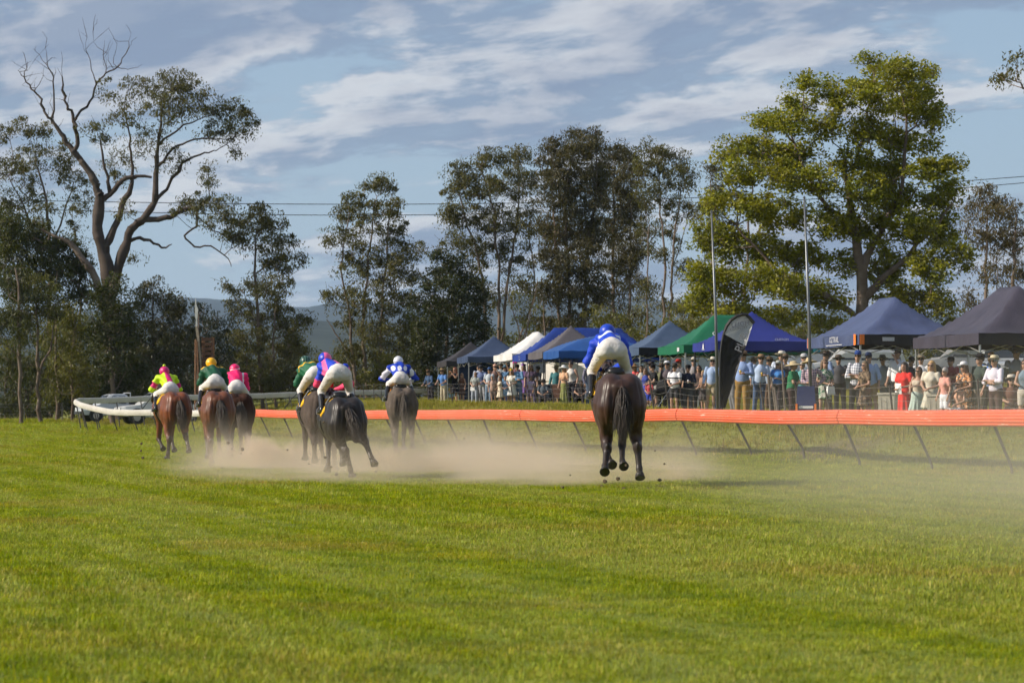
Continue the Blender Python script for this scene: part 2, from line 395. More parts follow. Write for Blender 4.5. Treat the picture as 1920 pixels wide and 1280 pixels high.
def make_tree(name, label, Y, stems, lobes, col, seed, dens=1.0, leaf=0.24, aspect=0.34, droop=1.0, nper=110, clump=0.62, thin=0.62, bark=None, bare=(), deep=0.8, group=None, tint=0.35, cat='tree', twig=0.011):
    r = np.random.default_rng(seed); s = F / Y; nper = int(nper * 0.66); clump = clump * 0.9; leaf = leaf * 0.82
    P, par, rmin = [], [], []
    def chain(pts, start=-1):
        prev = start
        pts = [np.array(p, float) for p in pts]
        for i in range(len(pts) - 1):
            d = np.linalg.norm(pts[i + 1][:3] - pts[i][:3]); n = max(1, int(d / 0.55))
            for k in range(0 if (i == 0 and start < 0) else 1, n + 1):
                t = k / n; q = pts[i] * (1 - t) + pts[i + 1] * t
                w = q[:3] + r.normal(0, 0.03 + 0.02 * (q[3] < .2), 3)
                P.append(w); par.append(prev); rmin.append(q[3]); prev = len(P) - 1
        return prev
    def smooth(pts):
        return [tuple(q) for q in catmull(np.array(pts, float), 3)] if len(pts) > 2 else pts
    def P3(x, y, dy, rad):
        v = px(x, y, Y); return (v.x, v.y + dy, v.z, rad * thin)
    for st in stems:      # ((x, y, radius[, dy]), ...) from the ground up
        pts = []
        for q in st:
            dy = q[3] if len(q) > 3 else 0.0
            pts.append(P3(q[0], q[1], dy, q[2]))
        # root a stem that starts on the ground
        start = -1
        if st[0][1] > 700 or not P:
            p0 = pts[0]; zg = gz(p0[0], p0[1]); pts[0] = (p0[0], p0[1], min(p0[2], zg) - 0.15, p0[3] * 1.1)
            if p0[2] > zg + 0.3: pts[0] = (p0[0], p0[1], zg - 0.15, p0[3] * 1.15); pts.insert(1, p0)
        else:
            A = np.array(P); start = int(np.argmin(np.linalg.norm(A - np.array(pts[0][:3]), axis=1)))
        if st[0][1] > 700 and len(P):      # stems of one tree share a root below ground
            b0 = P[0]; P.append(np.array((b0[0], b0[1], b0[2] - .1))); par.append(0); rmin.append(.05)
            P.append(np.array((pts[0][0], pts[0][1], pts[0][2] - .1))); par.append(len(P) - 2); rmin.append(.05); start = len(P) - 1
        chain(smooth(pts), start)
    for st in bare:       # dead limbs
        pts = []; dy0 = r.normal(0, 0.6)
        for i, q in enumerate(st): pts.append(P3(q[0], q[1], dy0 * i / max(1, len(st) - 1) + (q[3] if len(q) > 3 else 0), q[2]))
        A = np.array(P); start = int(np.argmin(np.linalg.norm((A - np.array(pts[0][:3])) * np.array([1, .3, 1]), axis=1)))
        e = chain(smooth(pts), start)
        # small dead twigs
        n0 = e - 4
        for k in range(max(2, len(st))):
            j = int(r.integers(max(start + 1, e - 14), e + 1)) if e > start + 2 else e
            if rmin[j] > 0.09: continue
            d = r.normal(0, 1, 3) * np.array([0.9, 0.5, 0.4]) + np.array([0, 0, 0.9]); d /= np.linalg.norm(d)
            q = P[j]; L = r.uniform(0.5, 1.4)
            chain([(*q, 0.022), (*(q + d * L * .5 + r.normal(0, .06, 3)), 0.016), (*(q + d * L), 0.008)], j)
    # clumps
    C = []
    for (x, y, rx, ry, *k) in lobes:
        f = k[0] if k else 1.0
        c = px(x, y, Y); ax, az = rx / s, ry / s
        m = max(3, int(math.pi * ax * az * 4.2 * dens * f / (clump / 0.62) ** 2))
        g = r.normal(0, 1, (m, 3)); g /= np.linalg.norm(g, axis=1, keepdims=True)
        g *= r.uniform(0.1, 1.15, (m, 1)) ** 0.5
        dd = (k[1] if len(k) > 1 else r.uniform(-1, 1) * min(deep * 2.2, 2.2))
        C.append(np.array(c)[None] + g * np.array([[ax, max(ax * deep, 0.4), az]]) + np.array([[0, dd, 0]]))
    tipn = []
    if C:
        C = np.concatenate(C); zg = ground_z(C[:, 0], C[:, 1]); C[:, 2] = np.maximum(C[:, 2], zg + 0.35)
        A0 = np.array(P); order = np.argsort([np.min(np.linalg.norm(A0 - c, axis=1)) for c in C])
        for ci in order:
            c = C[ci]; A = np.array(P); d = A - c; dist = np.linalg.norm(d, axis=1)
            hor = np.linalg.norm(d[:, :2], axis=1)
            cost = dist + 1.6 * np.maximum(0, d[:, 2] + 0.55 * hor) + 0.25 * (np.array(rmin) < 0.02)
            j = int(np.argmin(cost)); a = P[j]; L = dist[j]
            if L < 0.25: tipn.append(j); continue
            mid = (a + c) / 2 + np.array([0, 0, -0.10 * L]) + (np.array([d[j][0], d[j][1], 0]) * -0.12) + r.normal(0, 0.07 * L, 3)
            n = max(2, int(L / 0.5)); prev = j
            for k in range(1, n + 1):
                t = k / n; q = (1 - t) ** 2 * a + 2 * t * (1 - t) * mid + t * t * c + (r.normal(0, .03, 3) if k < n else 0)
                P.append(q); par.append(prev); rmin.append(0.0); prev = len(P) - 1
            tipn.append(prev)
            for _ in range(1):
                e = c + r.normal(0, 1, 3) * clump * 0.55
                P.append(e); par.append(prev); rmin.append(0.0)
    P = np.array(P); par = np.array(par); rmin = np.array(rmin)
    acc = np.full(len(P), 0.0)
    for i in range(len(P) - 1, -1, -1):
        if acc[i] == 0: acc[i] = (twig if rmin[i] == 0 else max(rmin[i], 0.006)) ** 2.25
        if par[i] >= 0: acc[par[i]] += acc[i]
    rad = acc ** (1 / 2.25)
    rad = np.where(rmin > 0, rmin * (1 + .10 * r.normal(0, 1, len(rmin)) * (rmin > .08)), np.minimum(rad, 0.16))
    base = Vector((P[0][0], P[0][1], gz(P[0][0], P[0][1])))
    T = empty(name, base); tag(T, label, cat, group)
    V, Q = seg_mesh(P, par, rad)
    tr = obj('trunk', mesh_np('trunk', V - np.array(base), quads=Q, smooth=True), bark or BARK, T)
    if len(C):
        rc = r.uniform(0.45, 1.75, len(C)) * clump
        V, Q, n = leaves_np(C, rc, nper, r, leaf, aspect, droop)
        b = r.uniform(0.62, 1.2, n); cl = np.repeat(r.uniform(0.75, 1.15, len(C)), nper)
        hue = np.repeat(r.uniform(0, 1, len(C)), nper) * tint + r.uniform(0, 0.25, n)
        cc = np.stack([b * cl * (1 + 0.75 * hue), b * cl * (1 + 0.28 * hue), b * cl * (1 - 0.25 * hue)], 1)
        o = obj('crown', mesh_np('crown', V - np.array(base), quads=Q, col=np.repeat(cc, 4, 0)), LEAF, T)
        o.color = (*col, 1)
    return T
GUM = (0.098, 0.104, 0.036); GUMD = (0.074, 0.074, 0.032); DARK = (0.060, 0.074, 0.020); OLIVE = (0.118, 0.130, 0.026); FRESH = (0.200, 0.232, 0.018); GREY = (0.105, 0.095, 0.050)
# 1 -- the old gum with dead upper limbs
make_tree('gum_tree', 'huge old gum tree with bare dead upper limbs at far left', 164,
  [[(216, 800, .78), (211, 640, .74), (205, 560, .70), (203, 513, .66), (189, 462, .56), (182, 423, .52), (187, 376, .46), (183, 358, .36)],
   [(209, 560, .55), (219, 505, .50), (234, 466, .46), (246, 431, .40), (266, 411, .34), (289, 380, .30), (291, 329, .24), (297, 274, .17), (303, 216, .10), (301, 188, .06)],
   [(196, 470, .34), (203, 452, .33), (219, 415, .30), (234, 372, .25), (250, 341, .19), (246, 300, .13), (242, 259, .09), (234, 204, .05)],
   [(183, 362, .36), (176, 337, .34), (156, 306, .30), (137, 286, .26), (125, 267, .22), (113, 247, .20), (98, 229, .17)],
   [(187, 376, .26), (207, 364, .24), (230, 339, .20), (250, 331, .18), (279, 331, .11)],
   [(207, 364, .18), (199, 329, .15), (191, 290, .11), (188, 259, .06)],
   [(289, 384, .20), (312, 352, .17), (344, 306, .13), (375, 290, .09), (398, 284, .06), (420, 275, .04)],
   [(294, 320, .16), (324, 278, .12), (352, 267, .09), (391, 259, .07), (422, 262, .05), (440, 262, .03)],
   [(297, 272, .13), (332, 243, .09), (371, 224, .06), (410, 212, .04), (450, 228, .025)],
   [(250, 431, .34), (273, 413, .30), (312, 409, .26), (332, 401, .22), (352, 390, .20), (371, 390, .15), (391, 374, .11)],
   [(371, 392, .11), (369, 423, .10), (348, 442, .09), (365, 462, .09), (395, 462, .075), (422, 477, .06), (434, 501, .04)],
   [(372, 408, .07), (400, 430, .06), (430, 445, .05), (450, 440, .03)],
   [(240, 454, .22), (262, 448, .16), (281, 450, .13), (305, 464, .10), (322, 458, .05)]],
  [(300, 160, 45, 28, .8), (335, 140, 28, 20), (352, 190, 50, 34, .9), (405, 200, 42, 24, .9), (440, 200, 24, 20), (455, 232, 28, 26), (415, 238, 42, 22), (250, 160, 22, 22, .6), (240, 210, 40, 34, .5), (200, 165, 20, 20, .5), (190, 250, 34, 34, .45), (215, 310, 34, 40, .5), (322, 300, 26, 26, .6), (275, 262, 40, 30, .5), (310, 215, 42, 30, .75), (365, 160, 24, 18, .7), (430, 285, 22, 12, .6),
   (395, 335, 14, 28), (345, 372, 20, 18), (385, 385, 34, 22), (425, 390, 28, 20), (415, 420, 30, 26, .8), (440, 430, 26, 30, .8), (240, 400, 22, 18, .5), (325, 395, 20, 10, .6), (255, 485, 14, 10, .4)],
  GUM, 11, dens=1.15, thin=0.66, nper=85, clump=0.55, leaf=0.22, deep=0.9, bark=BARK_PALE,
  bare=[[(98, 229, .14), (84, 212, .12), (78, 188, .10), (59, 165, .08), (45, 145, .06), (33, 132, .02)], [(45, 145, .05), (49, 118, .035), (39, 95, .012)], [(102, 220, .10), (100, 177, .08), (98, 145, .065), (92, 124, .05), (84, 91, .015)], [(92, 124, .04), (76, 108, .03), (62, 91, .012)],
        [(140, 288, .20), (146, 270, .19), (143, 243, .18), (137, 216, .15), (125, 200, .13), (119, 169, .12), (116, 132, .02)], [(140, 227, .15), (148, 212, .13), (168, 192, .11), (180, 157, .09), (195, 138, .075), (219, 124, .06), (234, 99, .045), (245, 63, .012)],
        [(199, 132, .05), (195, 102, .035), (207, 75, .012)], [(180, 155, .055), (170, 118, .04), (154, 83, .012)], [(219, 126, .04), (240, 130, .03), (266, 122, .012)], [(113, 247, .05), (104, 236, .04), (92, 200, .03), (90, 168, .012)], [(62, 170, .04), (80, 150, .03), (84, 128, .012)], [(215, 126, .03), (214, 100, .025), (216, 72, .01)]])
make_tree('gum_tree', 'leaning dark gum tree with dense crown at far left', 160,
  [[(222, 790, .50), (208, 640, .46), (190, 560, .42), (172, 510, .36), (150, 480, .28), (118, 450, .2), (80, 430, .1)]],
  [(20, 415, 34, 28), (55, 430, 42, 28), (90, 455, 44, 34), (120, 480, 40, 36), (145, 515, 28, 40), (60, 480, 44, 36), (20, 470, 30, 40), (95, 520, 40, 36), (140, 555, 26, 28), (35, 530, 40, 36), (0, 440, 25, 50), (-30, 470, 40, 60)],
  DARK, 12, dens=1.35, nper=120, deep=0.7)
make_tree('gum_tree', 'pale sparse gum tree behind the leaning dark gum', 188,
  [[(95, 790, .30), (92, 600, .25), (93, 440, .19), (80, 350, .13), (65, 290, .07)], [(93, 470, .14), (120, 400, .1), (140, 340, .06)], [(92, 520, .14), (50, 400, .10), (15, 330, .06)], [(150, 790, .2), (150, 560, .15), (142, 430, .1)]],
  [(15, 255, 24, 18), (50, 240, 34, 16), (85, 250, 24, 18), (110, 285, 30, 24), (55, 300, 40, 30, .8), (10, 310, 28, 28, .8), (128, 335, 34, 34, .8), (60, 360, 40, 30, .7), (15, 375, 30, 30, .8), (145, 400, 24, 36, .8), (95, 410, 34, 30, .7), (160, 350, 18, 30, .6), (30, 410, 30, 20), (155, 460, 16, 30, .6), (-30, 300, 40, 60)],
  GUM, 13, dens=1.0, nper=85, leaf=0.26)
for i, (lab, Yt, st, lb, c) in enumerate([
  ('slim dark-trunked gum tree nearest the left edge', 152, [[(40, 800, .20), (37, 700, .18), (36, 600, .15), (30, 500, .09)]], [(20, 530, 40, 36), (45, 570, 36, 36), (10, 600, 34, 44), (50, 630, 24, 30, .7), (20, 680, 34, 34, .6)], DARK),
  ('slim pale-trunked gum tree at left, forked low', 154, [[(74, 800, .20), (71, 700, .17), (70, 640, .14), (66, 560, .09)], [(71, 690, .12), (95, 655, .09), (100, 600, .06)]], [(70, 530, 34, 30), (95, 570, 34, 36), (70, 600, 30, 30, .7), (105, 630, 26, 30, .6), (80, 740, 24, 20, .4)], OLIVE),
  ('slim gum tree between the pale forked gum and the leaning gum', 158, [[(108, 790, .17), (106, 690, .15), (107, 600, .1)], [(135, 790, .15), (134, 680, .12), (138, 590, .07)]], [(110, 590, 30, 36), (140, 610, 28, 40), (125, 660, 30, 36, .7), (150, 690, 30, 36, .8), (120, 720, 36, 30, .6)], OLIVE),
  ('leafy shrub at the left edge behind the wire fence', 168, [[(12, 800, .14), (10, 700, .08)], [(50, 800, .1), (55, 740, .06)]], [(10, 690, 44, 44), (50, 720, 40, 36), (5, 750, 40, 34), (80, 690, 34, 36), (105, 750, 40, 26), (60, 765, 50, 20)], DARK),
  ('yellowish undergrowth shrub behind the parked white pickup', 170, [[(170, 800, .14), (168, 720, .08)], [(140, 800, .1), (140, 740, .06)]], [(150, 700, 36, 36), (180, 720, 36, 36), (150, 745, 44, 26), (125, 690, 26, 30), (190, 760, 40, 20)], OLIVE)]):
    make_tree('shrub' if 'shrub' in lab else 'gum_tree', lab, Yt, st, lb, c, 20 + i, dens=1.2, nper=110, cat='shrub' if 'shrub' in lab else 'tree')
make_tree('wattle_tree', 'bushy dark evergreen tree in front of the huge gum trunk', 152,
  [[(212, 800, .24), (210, 700, .2), (208, 600, .12), (207, 530, .05)]],
  [(208, 535, 26, 22), (190, 565, 28, 24), (228, 565, 28, 26), (205, 600, 40, 30), (240, 620, 26, 30), (180, 630, 26, 34), (215, 660, 44, 36), (245, 700, 34, 36), (190, 710, 34, 34), (222, 745, 46, 26)],
  (0.046, 0.060, 0.016), 31, dens=1.15, nper=130, droop=0.5, aspect=0.4)
make_tree('gum_tree', 'greyish gum tree right of the huge gum', 160,
  [[(285, 790, .17), (288, 660, .14), (282, 560, .07)], [(268, 790, .12), (266, 640, .07)], [(258, 775, .05), (275, 700, .045), (290, 655, .03)]],
  [(290, 530, 26, 14), (270, 555, 30, 22), (310, 560, 30, 24), (335, 575, 24, 26), (270, 600, 30, 34), (305, 610, 44, 34), (340, 625, 30, 34), (280, 660, 40, 30), (325, 680, 44, 36), (290, 720, 46, 34), (345, 730, 40, 30)],
  (0.058, 0.064, 0.032), 32, dens=1.1)
make_tree('casuarina_tree', 'blue-black casuarina tree behind the ragged flag', 175,
  [[(372, 780, .16), (370, 660, .12), (372, 590, .06)], [(400, 780, .12), (402, 680, .08)]],
  [(372, 585, 18, 26), (385, 630, 28, 34), (355, 640, 24, 36), (405, 600, 16, 20), (420, 640, 30, 30), (395, 680, 44, 34), (440, 690, 36, 36), (380, 720, 44, 34), (430, 735, 44, 26), (425, 600, 14, 18)],
  (0.030, 0.040, 0.024), 33, dens=1.15)
make_tree('gum_tree', 'gum tree standing between the two left groups of horses', 165,
  [[(495, 790, .22), (484, 640, .18), (482, 540, .14), (478, 470, .1), (484, 415, .05)], [(515, 780, .13), (512, 650, .1), (520, 560, .06)], [(470, 780, .12), (462, 700, .1), (470, 640, .06)]],
  [(485, 398, 26, 16), (455, 412, 24, 22), (510, 425, 32, 26), (470, 445, 34, 24, .8), (540, 455, 24, 24), (563, 490, 12, 12), (510, 480, 40, 26), (545, 505, 20, 12, .7), (440, 530, 26, 20, .7), (480, 530, 28, 24, .8), (520, 545, 36, 28), (450, 575, 28, 24, .8), (500, 590, 44, 30), (550, 600, 30, 28), (465, 640, 40, 34, .9), (530, 650, 44, 36), (500, 700, 52, 34), (560, 705, 40, 30), (450, 710, 34, 30)],
  GUM, 34, dens=1.35)
make_tree('gum_tree', 'tall sparse gum tree with many stems above the blue-and-white jockey', 175,
  [[(692, 770, .22), (681, 620, .17), (690, 500, .12), (706, 370, .05)], [(672, 770, .17), (655, 600, .13), (640, 500, .09), (655, 400, .05)], [(705, 770, .18), (716, 580, .14), (727, 450, .1), (732, 370, .05)], [(676, 730, .14), (664, 690, .12), (640, 640, .09), (612, 600, .05)]],
  [(700, 343, 26, 14), (725, 350, 26, 22), (740, 385, 22, 26), (662, 372, 24, 16), (648, 395, 22, 22), (690, 400, 40, 26, .8), (745, 430, 26, 26), (638, 440, 30, 20, .8), (690, 450, 40, 30, .8), (620, 455, 14, 12, .7), (765, 465, 24, 22), (735, 490, 36, 30, .9), (655, 495, 30, 26, .8), (700, 510, 44, 30, .8), (770, 515, 26, 22), (690, 560, 44, 30, .8), (625, 555, 30, 18, .8), (745, 565, 40, 30), (650, 590, 34, 24, .8), (710, 620, 44, 32), (765, 620, 34, 34), (660, 660, 34, 28, .9), (740, 680, 50, 34), (690, 710, 50, 26), (630, 690, 30, 26, .8), (790, 470, 10, 12, .7)],
  GUM, 35, dens=1.3)
make_tree('wattle_tree', 'dense dark green tree left of the first grey tent', 158,
  [[(835, 770, .2), (838, 640, .16), (842, 540, .08)], [(875, 770, .16), (872, 640, .1)]],
  [(835, 490, 26, 20), (862, 505, 26, 24), (810, 520, 24, 24), (880, 540, 30, 30), (840, 550, 40, 32), (800, 560, 30, 30), (895, 590, 28, 34), (850, 600, 44, 34), (800, 620, 40, 34), (885, 640, 40, 34), (835, 660, 50, 34), (785, 680, 40, 34), (890, 690, 40, 30), (830, 705, 50, 26)],
  (0.034, 0.046, 0.012), 36, dens=1.3, nper=130, droop=0.5, aspect=0.4)
make_tree('gum_tree', 'round-topped gum tree standing behind the white tent', 185,
  [[(932, 740, .22), (936, 560, .17), (925, 400, .11), (902, 310, .05)], [(915, 740, .2), (905, 520, .15), (872, 410, .1), (858, 350, .05)], [(926, 740, .2), (955, 520, .15), (972, 400, .1), (972, 310, .05)], [(940, 720, .12), (1000, 560, .09), (990, 440, .06)]],
  [(872, 312, 26, 16), (900, 300, 24, 16), (935, 288, 30, 20), (972, 290, 28, 22), (850, 345, 26, 26), (895, 345, 40, 30), (950, 345, 42, 30), (990, 340, 20, 30), (838, 400, 18, 24), (875, 400, 36, 30), (930, 410, 44, 34), (985, 410, 24, 38), (860, 450, 34, 24, .8), (905, 470, 40, 30, .8), (960, 480, 40, 34, .8), (845, 500, 22, 14, .7), (895, 525, 36, 24, .7), (985, 530, 26, 34, .7), (930, 550, 36, 24, .6), (815, 470, 16, 12, .6), (1000, 590, 24, 30, .6)],
  GUM, 37, dens=1.4)
make_tree('gum_tree', 'tallest dark gum tree of the clump behind the blue tents', 180,
  [[(1072, 740, .24), (1066, 520, .19), (1060, 380, .13), (1078, 270, .05)], [(1048, 740, .2), (1045, 500, .15), (1032, 340, .06)], [(1096, 740, .22), (1100, 500, .16), (1118, 360, .1), (1118, 280, .05)], [(1022, 740, .12), (1020, 600, .09), (1015, 520, .06)]],
  [(1078, 250, 26, 12), (1110, 252, 24, 12), (1040, 275, 30, 18), (1078, 285, 36, 22), (1118, 285, 30, 22), (1030, 310, 24, 24), (1070, 325, 44, 30), (1115, 335, 34, 34), (1040, 365, 38, 32), (1090, 380, 44, 36), (1030, 420, 28, 34), (1075, 430, 48, 36), (1115, 440, 34, 36), (1035, 480, 34, 32), (1085, 490, 44, 34), (1060, 540, 44, 32), (1110, 545, 34, 34), (1030, 550, 26, 30, .8), (1080, 600, 44, 30, .8), (1020, 610, 24, 26, .6)],
  GUMD, 38, dens=1.7, nper=120)
make_tree('gum_tree', 'dark gum tree right of the tallest one in the clump', 192,
  [[(1150, 740, .24), (1150, 480, .18), (1152, 310, .06)], [(1178, 740, .2), (1182, 500, .15), (1185, 340, .06)]],
  [(1150, 280, 30, 18), (1180, 290, 22, 18), (1140, 315, 30, 26), (1180, 335, 34, 32), (1150, 370, 40, 32), (1190, 395, 32, 34), (1150, 430, 42, 34), (1190, 460, 32, 34), (1155, 490, 40, 34), (1195, 530, 26, 28, .8), (1150, 550, 40, 30, .7), (1180, 600, 34, 24, .5)],
  GUMD, 39, dens=1.6, nper=120)
make_tree('gum_tree', 'slender open gum tree at the right end of the clump', 172,
  [[(1236, 740, .17), (1246, 540, .14), (1240, 400, .09), (1232, 300, .04)], [(1250, 740, .17), (1262, 480, .13), (1278, 340, .05)], [(1214, 740, .12), (1212, 560, .09), (1218, 420, .06)], [(1258, 520, .06), (1285, 430, .045), (1296, 370, .03)]],
  [(1215, 278, 24, 18), (1250, 282, 28, 18), (1282, 302, 20, 20), (1220, 315, 34, 24), (1262, 330, 34, 26), (1295, 335, 12, 24), (1215, 365, 28, 26), (1260, 385, 30, 26, .8), (1294, 400, 14, 26, .7), (1220, 425, 28, 26, .7), (1270, 445, 20, 26, .6), (1232, 480, 24, 22, .6), (1280, 505, 24, 24, .6), (1215, 540, 26, 24, .6), (1250, 570, 26, 24, .5), (1290, 560, 24, 30, .6)],
  GUM, 40, dens=1.2)
make_tree('gum_tree', 'gum tree half hidden behind the big bright green tree', 168,
  [[(1336, 740, .2), (1336, 520, .15), (1332, 330, .05)], [(1395, 740, .2), (1400, 500, .15), (1415, 290, .05)], [(1378, 740, .16), (1380, 560, .12)]],
  [(1330, 320, 22, 18), (1345, 350, 26, 30), (1325, 400, 26, 30, .8), (1350, 430, 26, 34, .8), (1420, 275, 34, 18), (1445, 300, 40, 30), (1490, 290, 30, 24), (1330, 470, 20, 30, .7)],
  GUMD, 41, dens=1.0)
make_tree('shade_tree', 'big bright yellow-green spreading tree behind the right-hand tents', 122,
  [[(1617, 770, .42), (1614, 640, .36), (1618, 560, .33), (1610, 480, .28), (1600, 420, .22), (1588, 350, .15), (1580, 280, .08)], [(1612, 500, .22), (1650, 440, .18), (1690, 350, .12), (1700, 250, .08), (1690, 160, .04)], [(1614, 600, .22), (1560, 560, .18), (1490, 530, .14), (1430, 480, .09), (1380, 420, .05)], [(1602, 430, .16), (1555, 390, .13), (1510, 320, .09), (1480, 240, .05)], [(1616, 560, .2), (1680, 500, .16), (1740, 440, .11), (1785, 380, .05)], [(1588, 350, .12), (1610, 290, .1), (1630, 210, .07), (1640, 140, .04)], [(1615, 650, .16), (1560, 620, .12), (1500, 600, .08)], [(1614, 600, .16), (1670, 560, .12), (1740, 550, .06)], [(1365, 760, .2), (1362, 640, .16), (1375, 560, .1)]],
  [(1630, 108, 20, 10), (1655, 120, 26, 14), (1700, 112, 24, 12), (1742, 128, 20, 16), (1620, 150, 30, 16), (1680, 150, 40, 22), (1740, 165, 30, 24), (1765, 200, 14, 18), (1505, 160, 26, 14), (1545, 152, 22, 12), (1500, 190, 30, 18), (1560, 190, 40, 20), (1640, 190, 40, 26), (1705, 200, 44, 28), (1750, 225, 22, 22), (1450, 215, 34, 14), (1430, 235, 22, 10), (1480, 235, 40, 20), (1550, 240, 40, 24, .8), (1620, 245, 40, 26), (1690, 255, 46, 28), (1738, 270, 22, 20, .7), (1385, 265, 24, 10), (1370, 290, 26, 16), (1430, 275, 40, 20), (1500, 285, 40, 26), (1600, 300, 36, 28, .8), (1660, 310, 46, 30), (1720, 330, 30, 24, .8), (1390, 325, 40, 24), (1460, 335, 46, 30), (1530, 345, 40, 28), (1610, 365, 46, 30), (1680, 370, 46, 32), (1745, 320, 20, 18), (1775, 310, 24, 16), (1795, 345, 22, 24), (1760, 375, 34, 28), (1350, 380, 34, 26), (1410, 390, 46, 30), (1480, 400, 46, 32), (1555, 415, 44, 30), (1640, 430, 46, 34), (1710, 430, 46, 34), (1775, 430, 34, 36), (1330, 440, 30, 30), (1380, 455, 44, 32), (1450, 465, 46, 34), (1520, 475, 44, 30), (1580, 490, 34, 26, .7), (1670, 495, 46, 34), (1740, 500, 44, 36), (1795, 480, 20, 30), (1310, 505, 28, 30), (1360, 520, 44, 32), (1430, 530, 46, 30), (1500, 545, 44, 28), (1560, 560, 36, 26, .8), (1680, 560, 44, 32), (1750, 570, 40, 34), (1310, 560, 30, 30), (1380, 585, 46, 26), (1460, 595, 46, 22), (1540, 610, 40, 20, .8), (1700, 610, 46, 26), (1660, 630, 36, 20, .7), (1780, 620, 34, 24)],
  FRESH, 42, dens=1.9, thin=0.8, nper=110, leaf=0.20, aspect=0.55, droop=0.25, clump=0.52, deep=0.95, tint=0.5)
make_tree('gum_tree', 'brownish gum tree above the dark right-hand tent', 150,
  [[(1850, 740, .2), (1848, 560, .16), (1850, 390, .06)], [(1892, 740, .2), (1900, 520, .15), (1905, 400, .06)], [(1828, 740, .12), (1822, 600, .08)], [(1876, 740, .1), (1872, 560, .07), (1866, 460, .04)]],
  [(1845, 358, 26, 14), (1872, 368, 24, 18), (1830, 390, 24, 24), (1865, 410, 32, 28), (1905, 395, 22, 26), (1835, 440, 30, 30, .8), (1880, 455, 34, 30, .8), (1918, 450, 22, 36), (1850, 500, 36, 30, .7), (1905, 520, 30, 34, .8), (1835, 560, 30, 30, .7), (1880, 580, 36, 30, .7), (1925, 590, 24, 34, .8), (1810, 600, 24, 26, .7), (1960, 430, 40, 60), (1960, 560, 40, 50)],
  GREY, 43, dens=1.4, nper=90)
make_tree('gum_tree', 'gum tree mostly beyond the right edge, one branch reaching in', 92,
  [[(2090, 820, .5), (2080, 600, .42), (2060, 400, .34), (2010, 270, .2), (1960, 200, .1), (1925, 165, .06), (1905, 148, .03)], [(2070, 420, .3), (2110, 250, .2), (2120, 120, .1)]],
  [(1914, 100, 10, 12, .8), (1908, 128, 18, 10, .7), (1890, 140, 8, 6, .5), (1965, 130, 30, 40, .8), (2010, 170, 50, 60), (2080, 100, 80, 60), (2110, 230, 70, 60), (2040, 260, 50, 40)],
  GUM, 44, dens=0.8, nper=70, leaf=0.2, clump=0.45)
# undergrowth and saplings
for i, (lab, Yt, st, lb, c, k) in enumerate([
  ('tangled olive scrub filling the gap between the left gum trunks', 178, [[(60, 790, .12), (58, 680, .08)], [(110, 790, .12), (115, 660, .08)], [(160, 790, .1), (158, 690, .06)]], [(20, 620, 40, 40), (70, 640, 44, 40), (120, 640, 44, 40), (165, 630, 40, 44), (30, 700, 44, 40), (90, 710, 46, 40), (150, 700, 46, 40), (60, 755, 60, 26), (130, 755, 60, 26), (190, 690, 40, 40)], OLIVE, .75),
  ('dense bottle-green thicket behind the leftmost jockey', 182, [[(240, 790, .12), (242, 690, .08)], [(300, 790, .12), (305, 670, .08)], [(350, 790, .1), (352, 690, .06)]], [(240, 640, 40, 44), (290, 650, 44, 44), (335, 660, 40, 44), (250, 710, 50, 40), (310, 715, 50, 40), (370, 715, 46, 40), (280, 755, 60, 24), (350, 755, 60, 24), (230, 755, 40, 24)], DARK, .95),
  ('olive scrub in the gap left of the tall many-stemmed gum', 192, [[(430, 790, .12), (432, 700, .08)], [(560, 790, .12), (562, 680, .08)], [(620, 790, .1), (622, 700, .06)]], [(410, 690, 40, 34), (455, 690, 40, 34), (560, 665, 34, 40), (600, 705, 40, 30), (640, 690, 34, 34), (520, 700, 40, 34), (580, 735, 60, 18), (480, 735, 60, 18), (660, 730, 50, 18)], OLIVE, .8),
  ('mixed scrub behind the dense dark tree and grey tent', 196, [[(800, 790, .12), (802, 680, .08)], [(910, 760, .12), (908, 660, .08)], [(970, 760, .1), (968, 660, .06)]], [(780, 640, 36, 36), (920, 640, 36, 36), (965, 650, 40, 30), (750, 690, 40, 34), (940, 690, 50, 30), (800, 725, 60, 22), (1010, 660, 40, 26), (700, 660, 36, 30)], OLIVE, .8),
  ('wispy saplings filling the gap under the dark gum clump', 200, [[(1050, 740, .1), (1052, 640, .06)], [(1140, 740, .1), (1142, 620, .06)], [(1210, 740, .1), (1208, 630, .06)]], [(1040, 620, 40, 30), (1090, 630, 44, 26), (1150, 610, 40, 34), (1205, 600, 36, 40), (1245, 630, 40, 30), (1300, 610, 36, 36), (1340, 580, 30, 40)], OLIVE, .65)]):
    make_tree('sapling' if 'sapling' in lab else 'shrub', lab, Yt, st, lb, c, 90 + i, dens=k, nper=110, cat='sapling' if 'sapling' in lab else 'shrub', clump=0.7, leaf=.28)
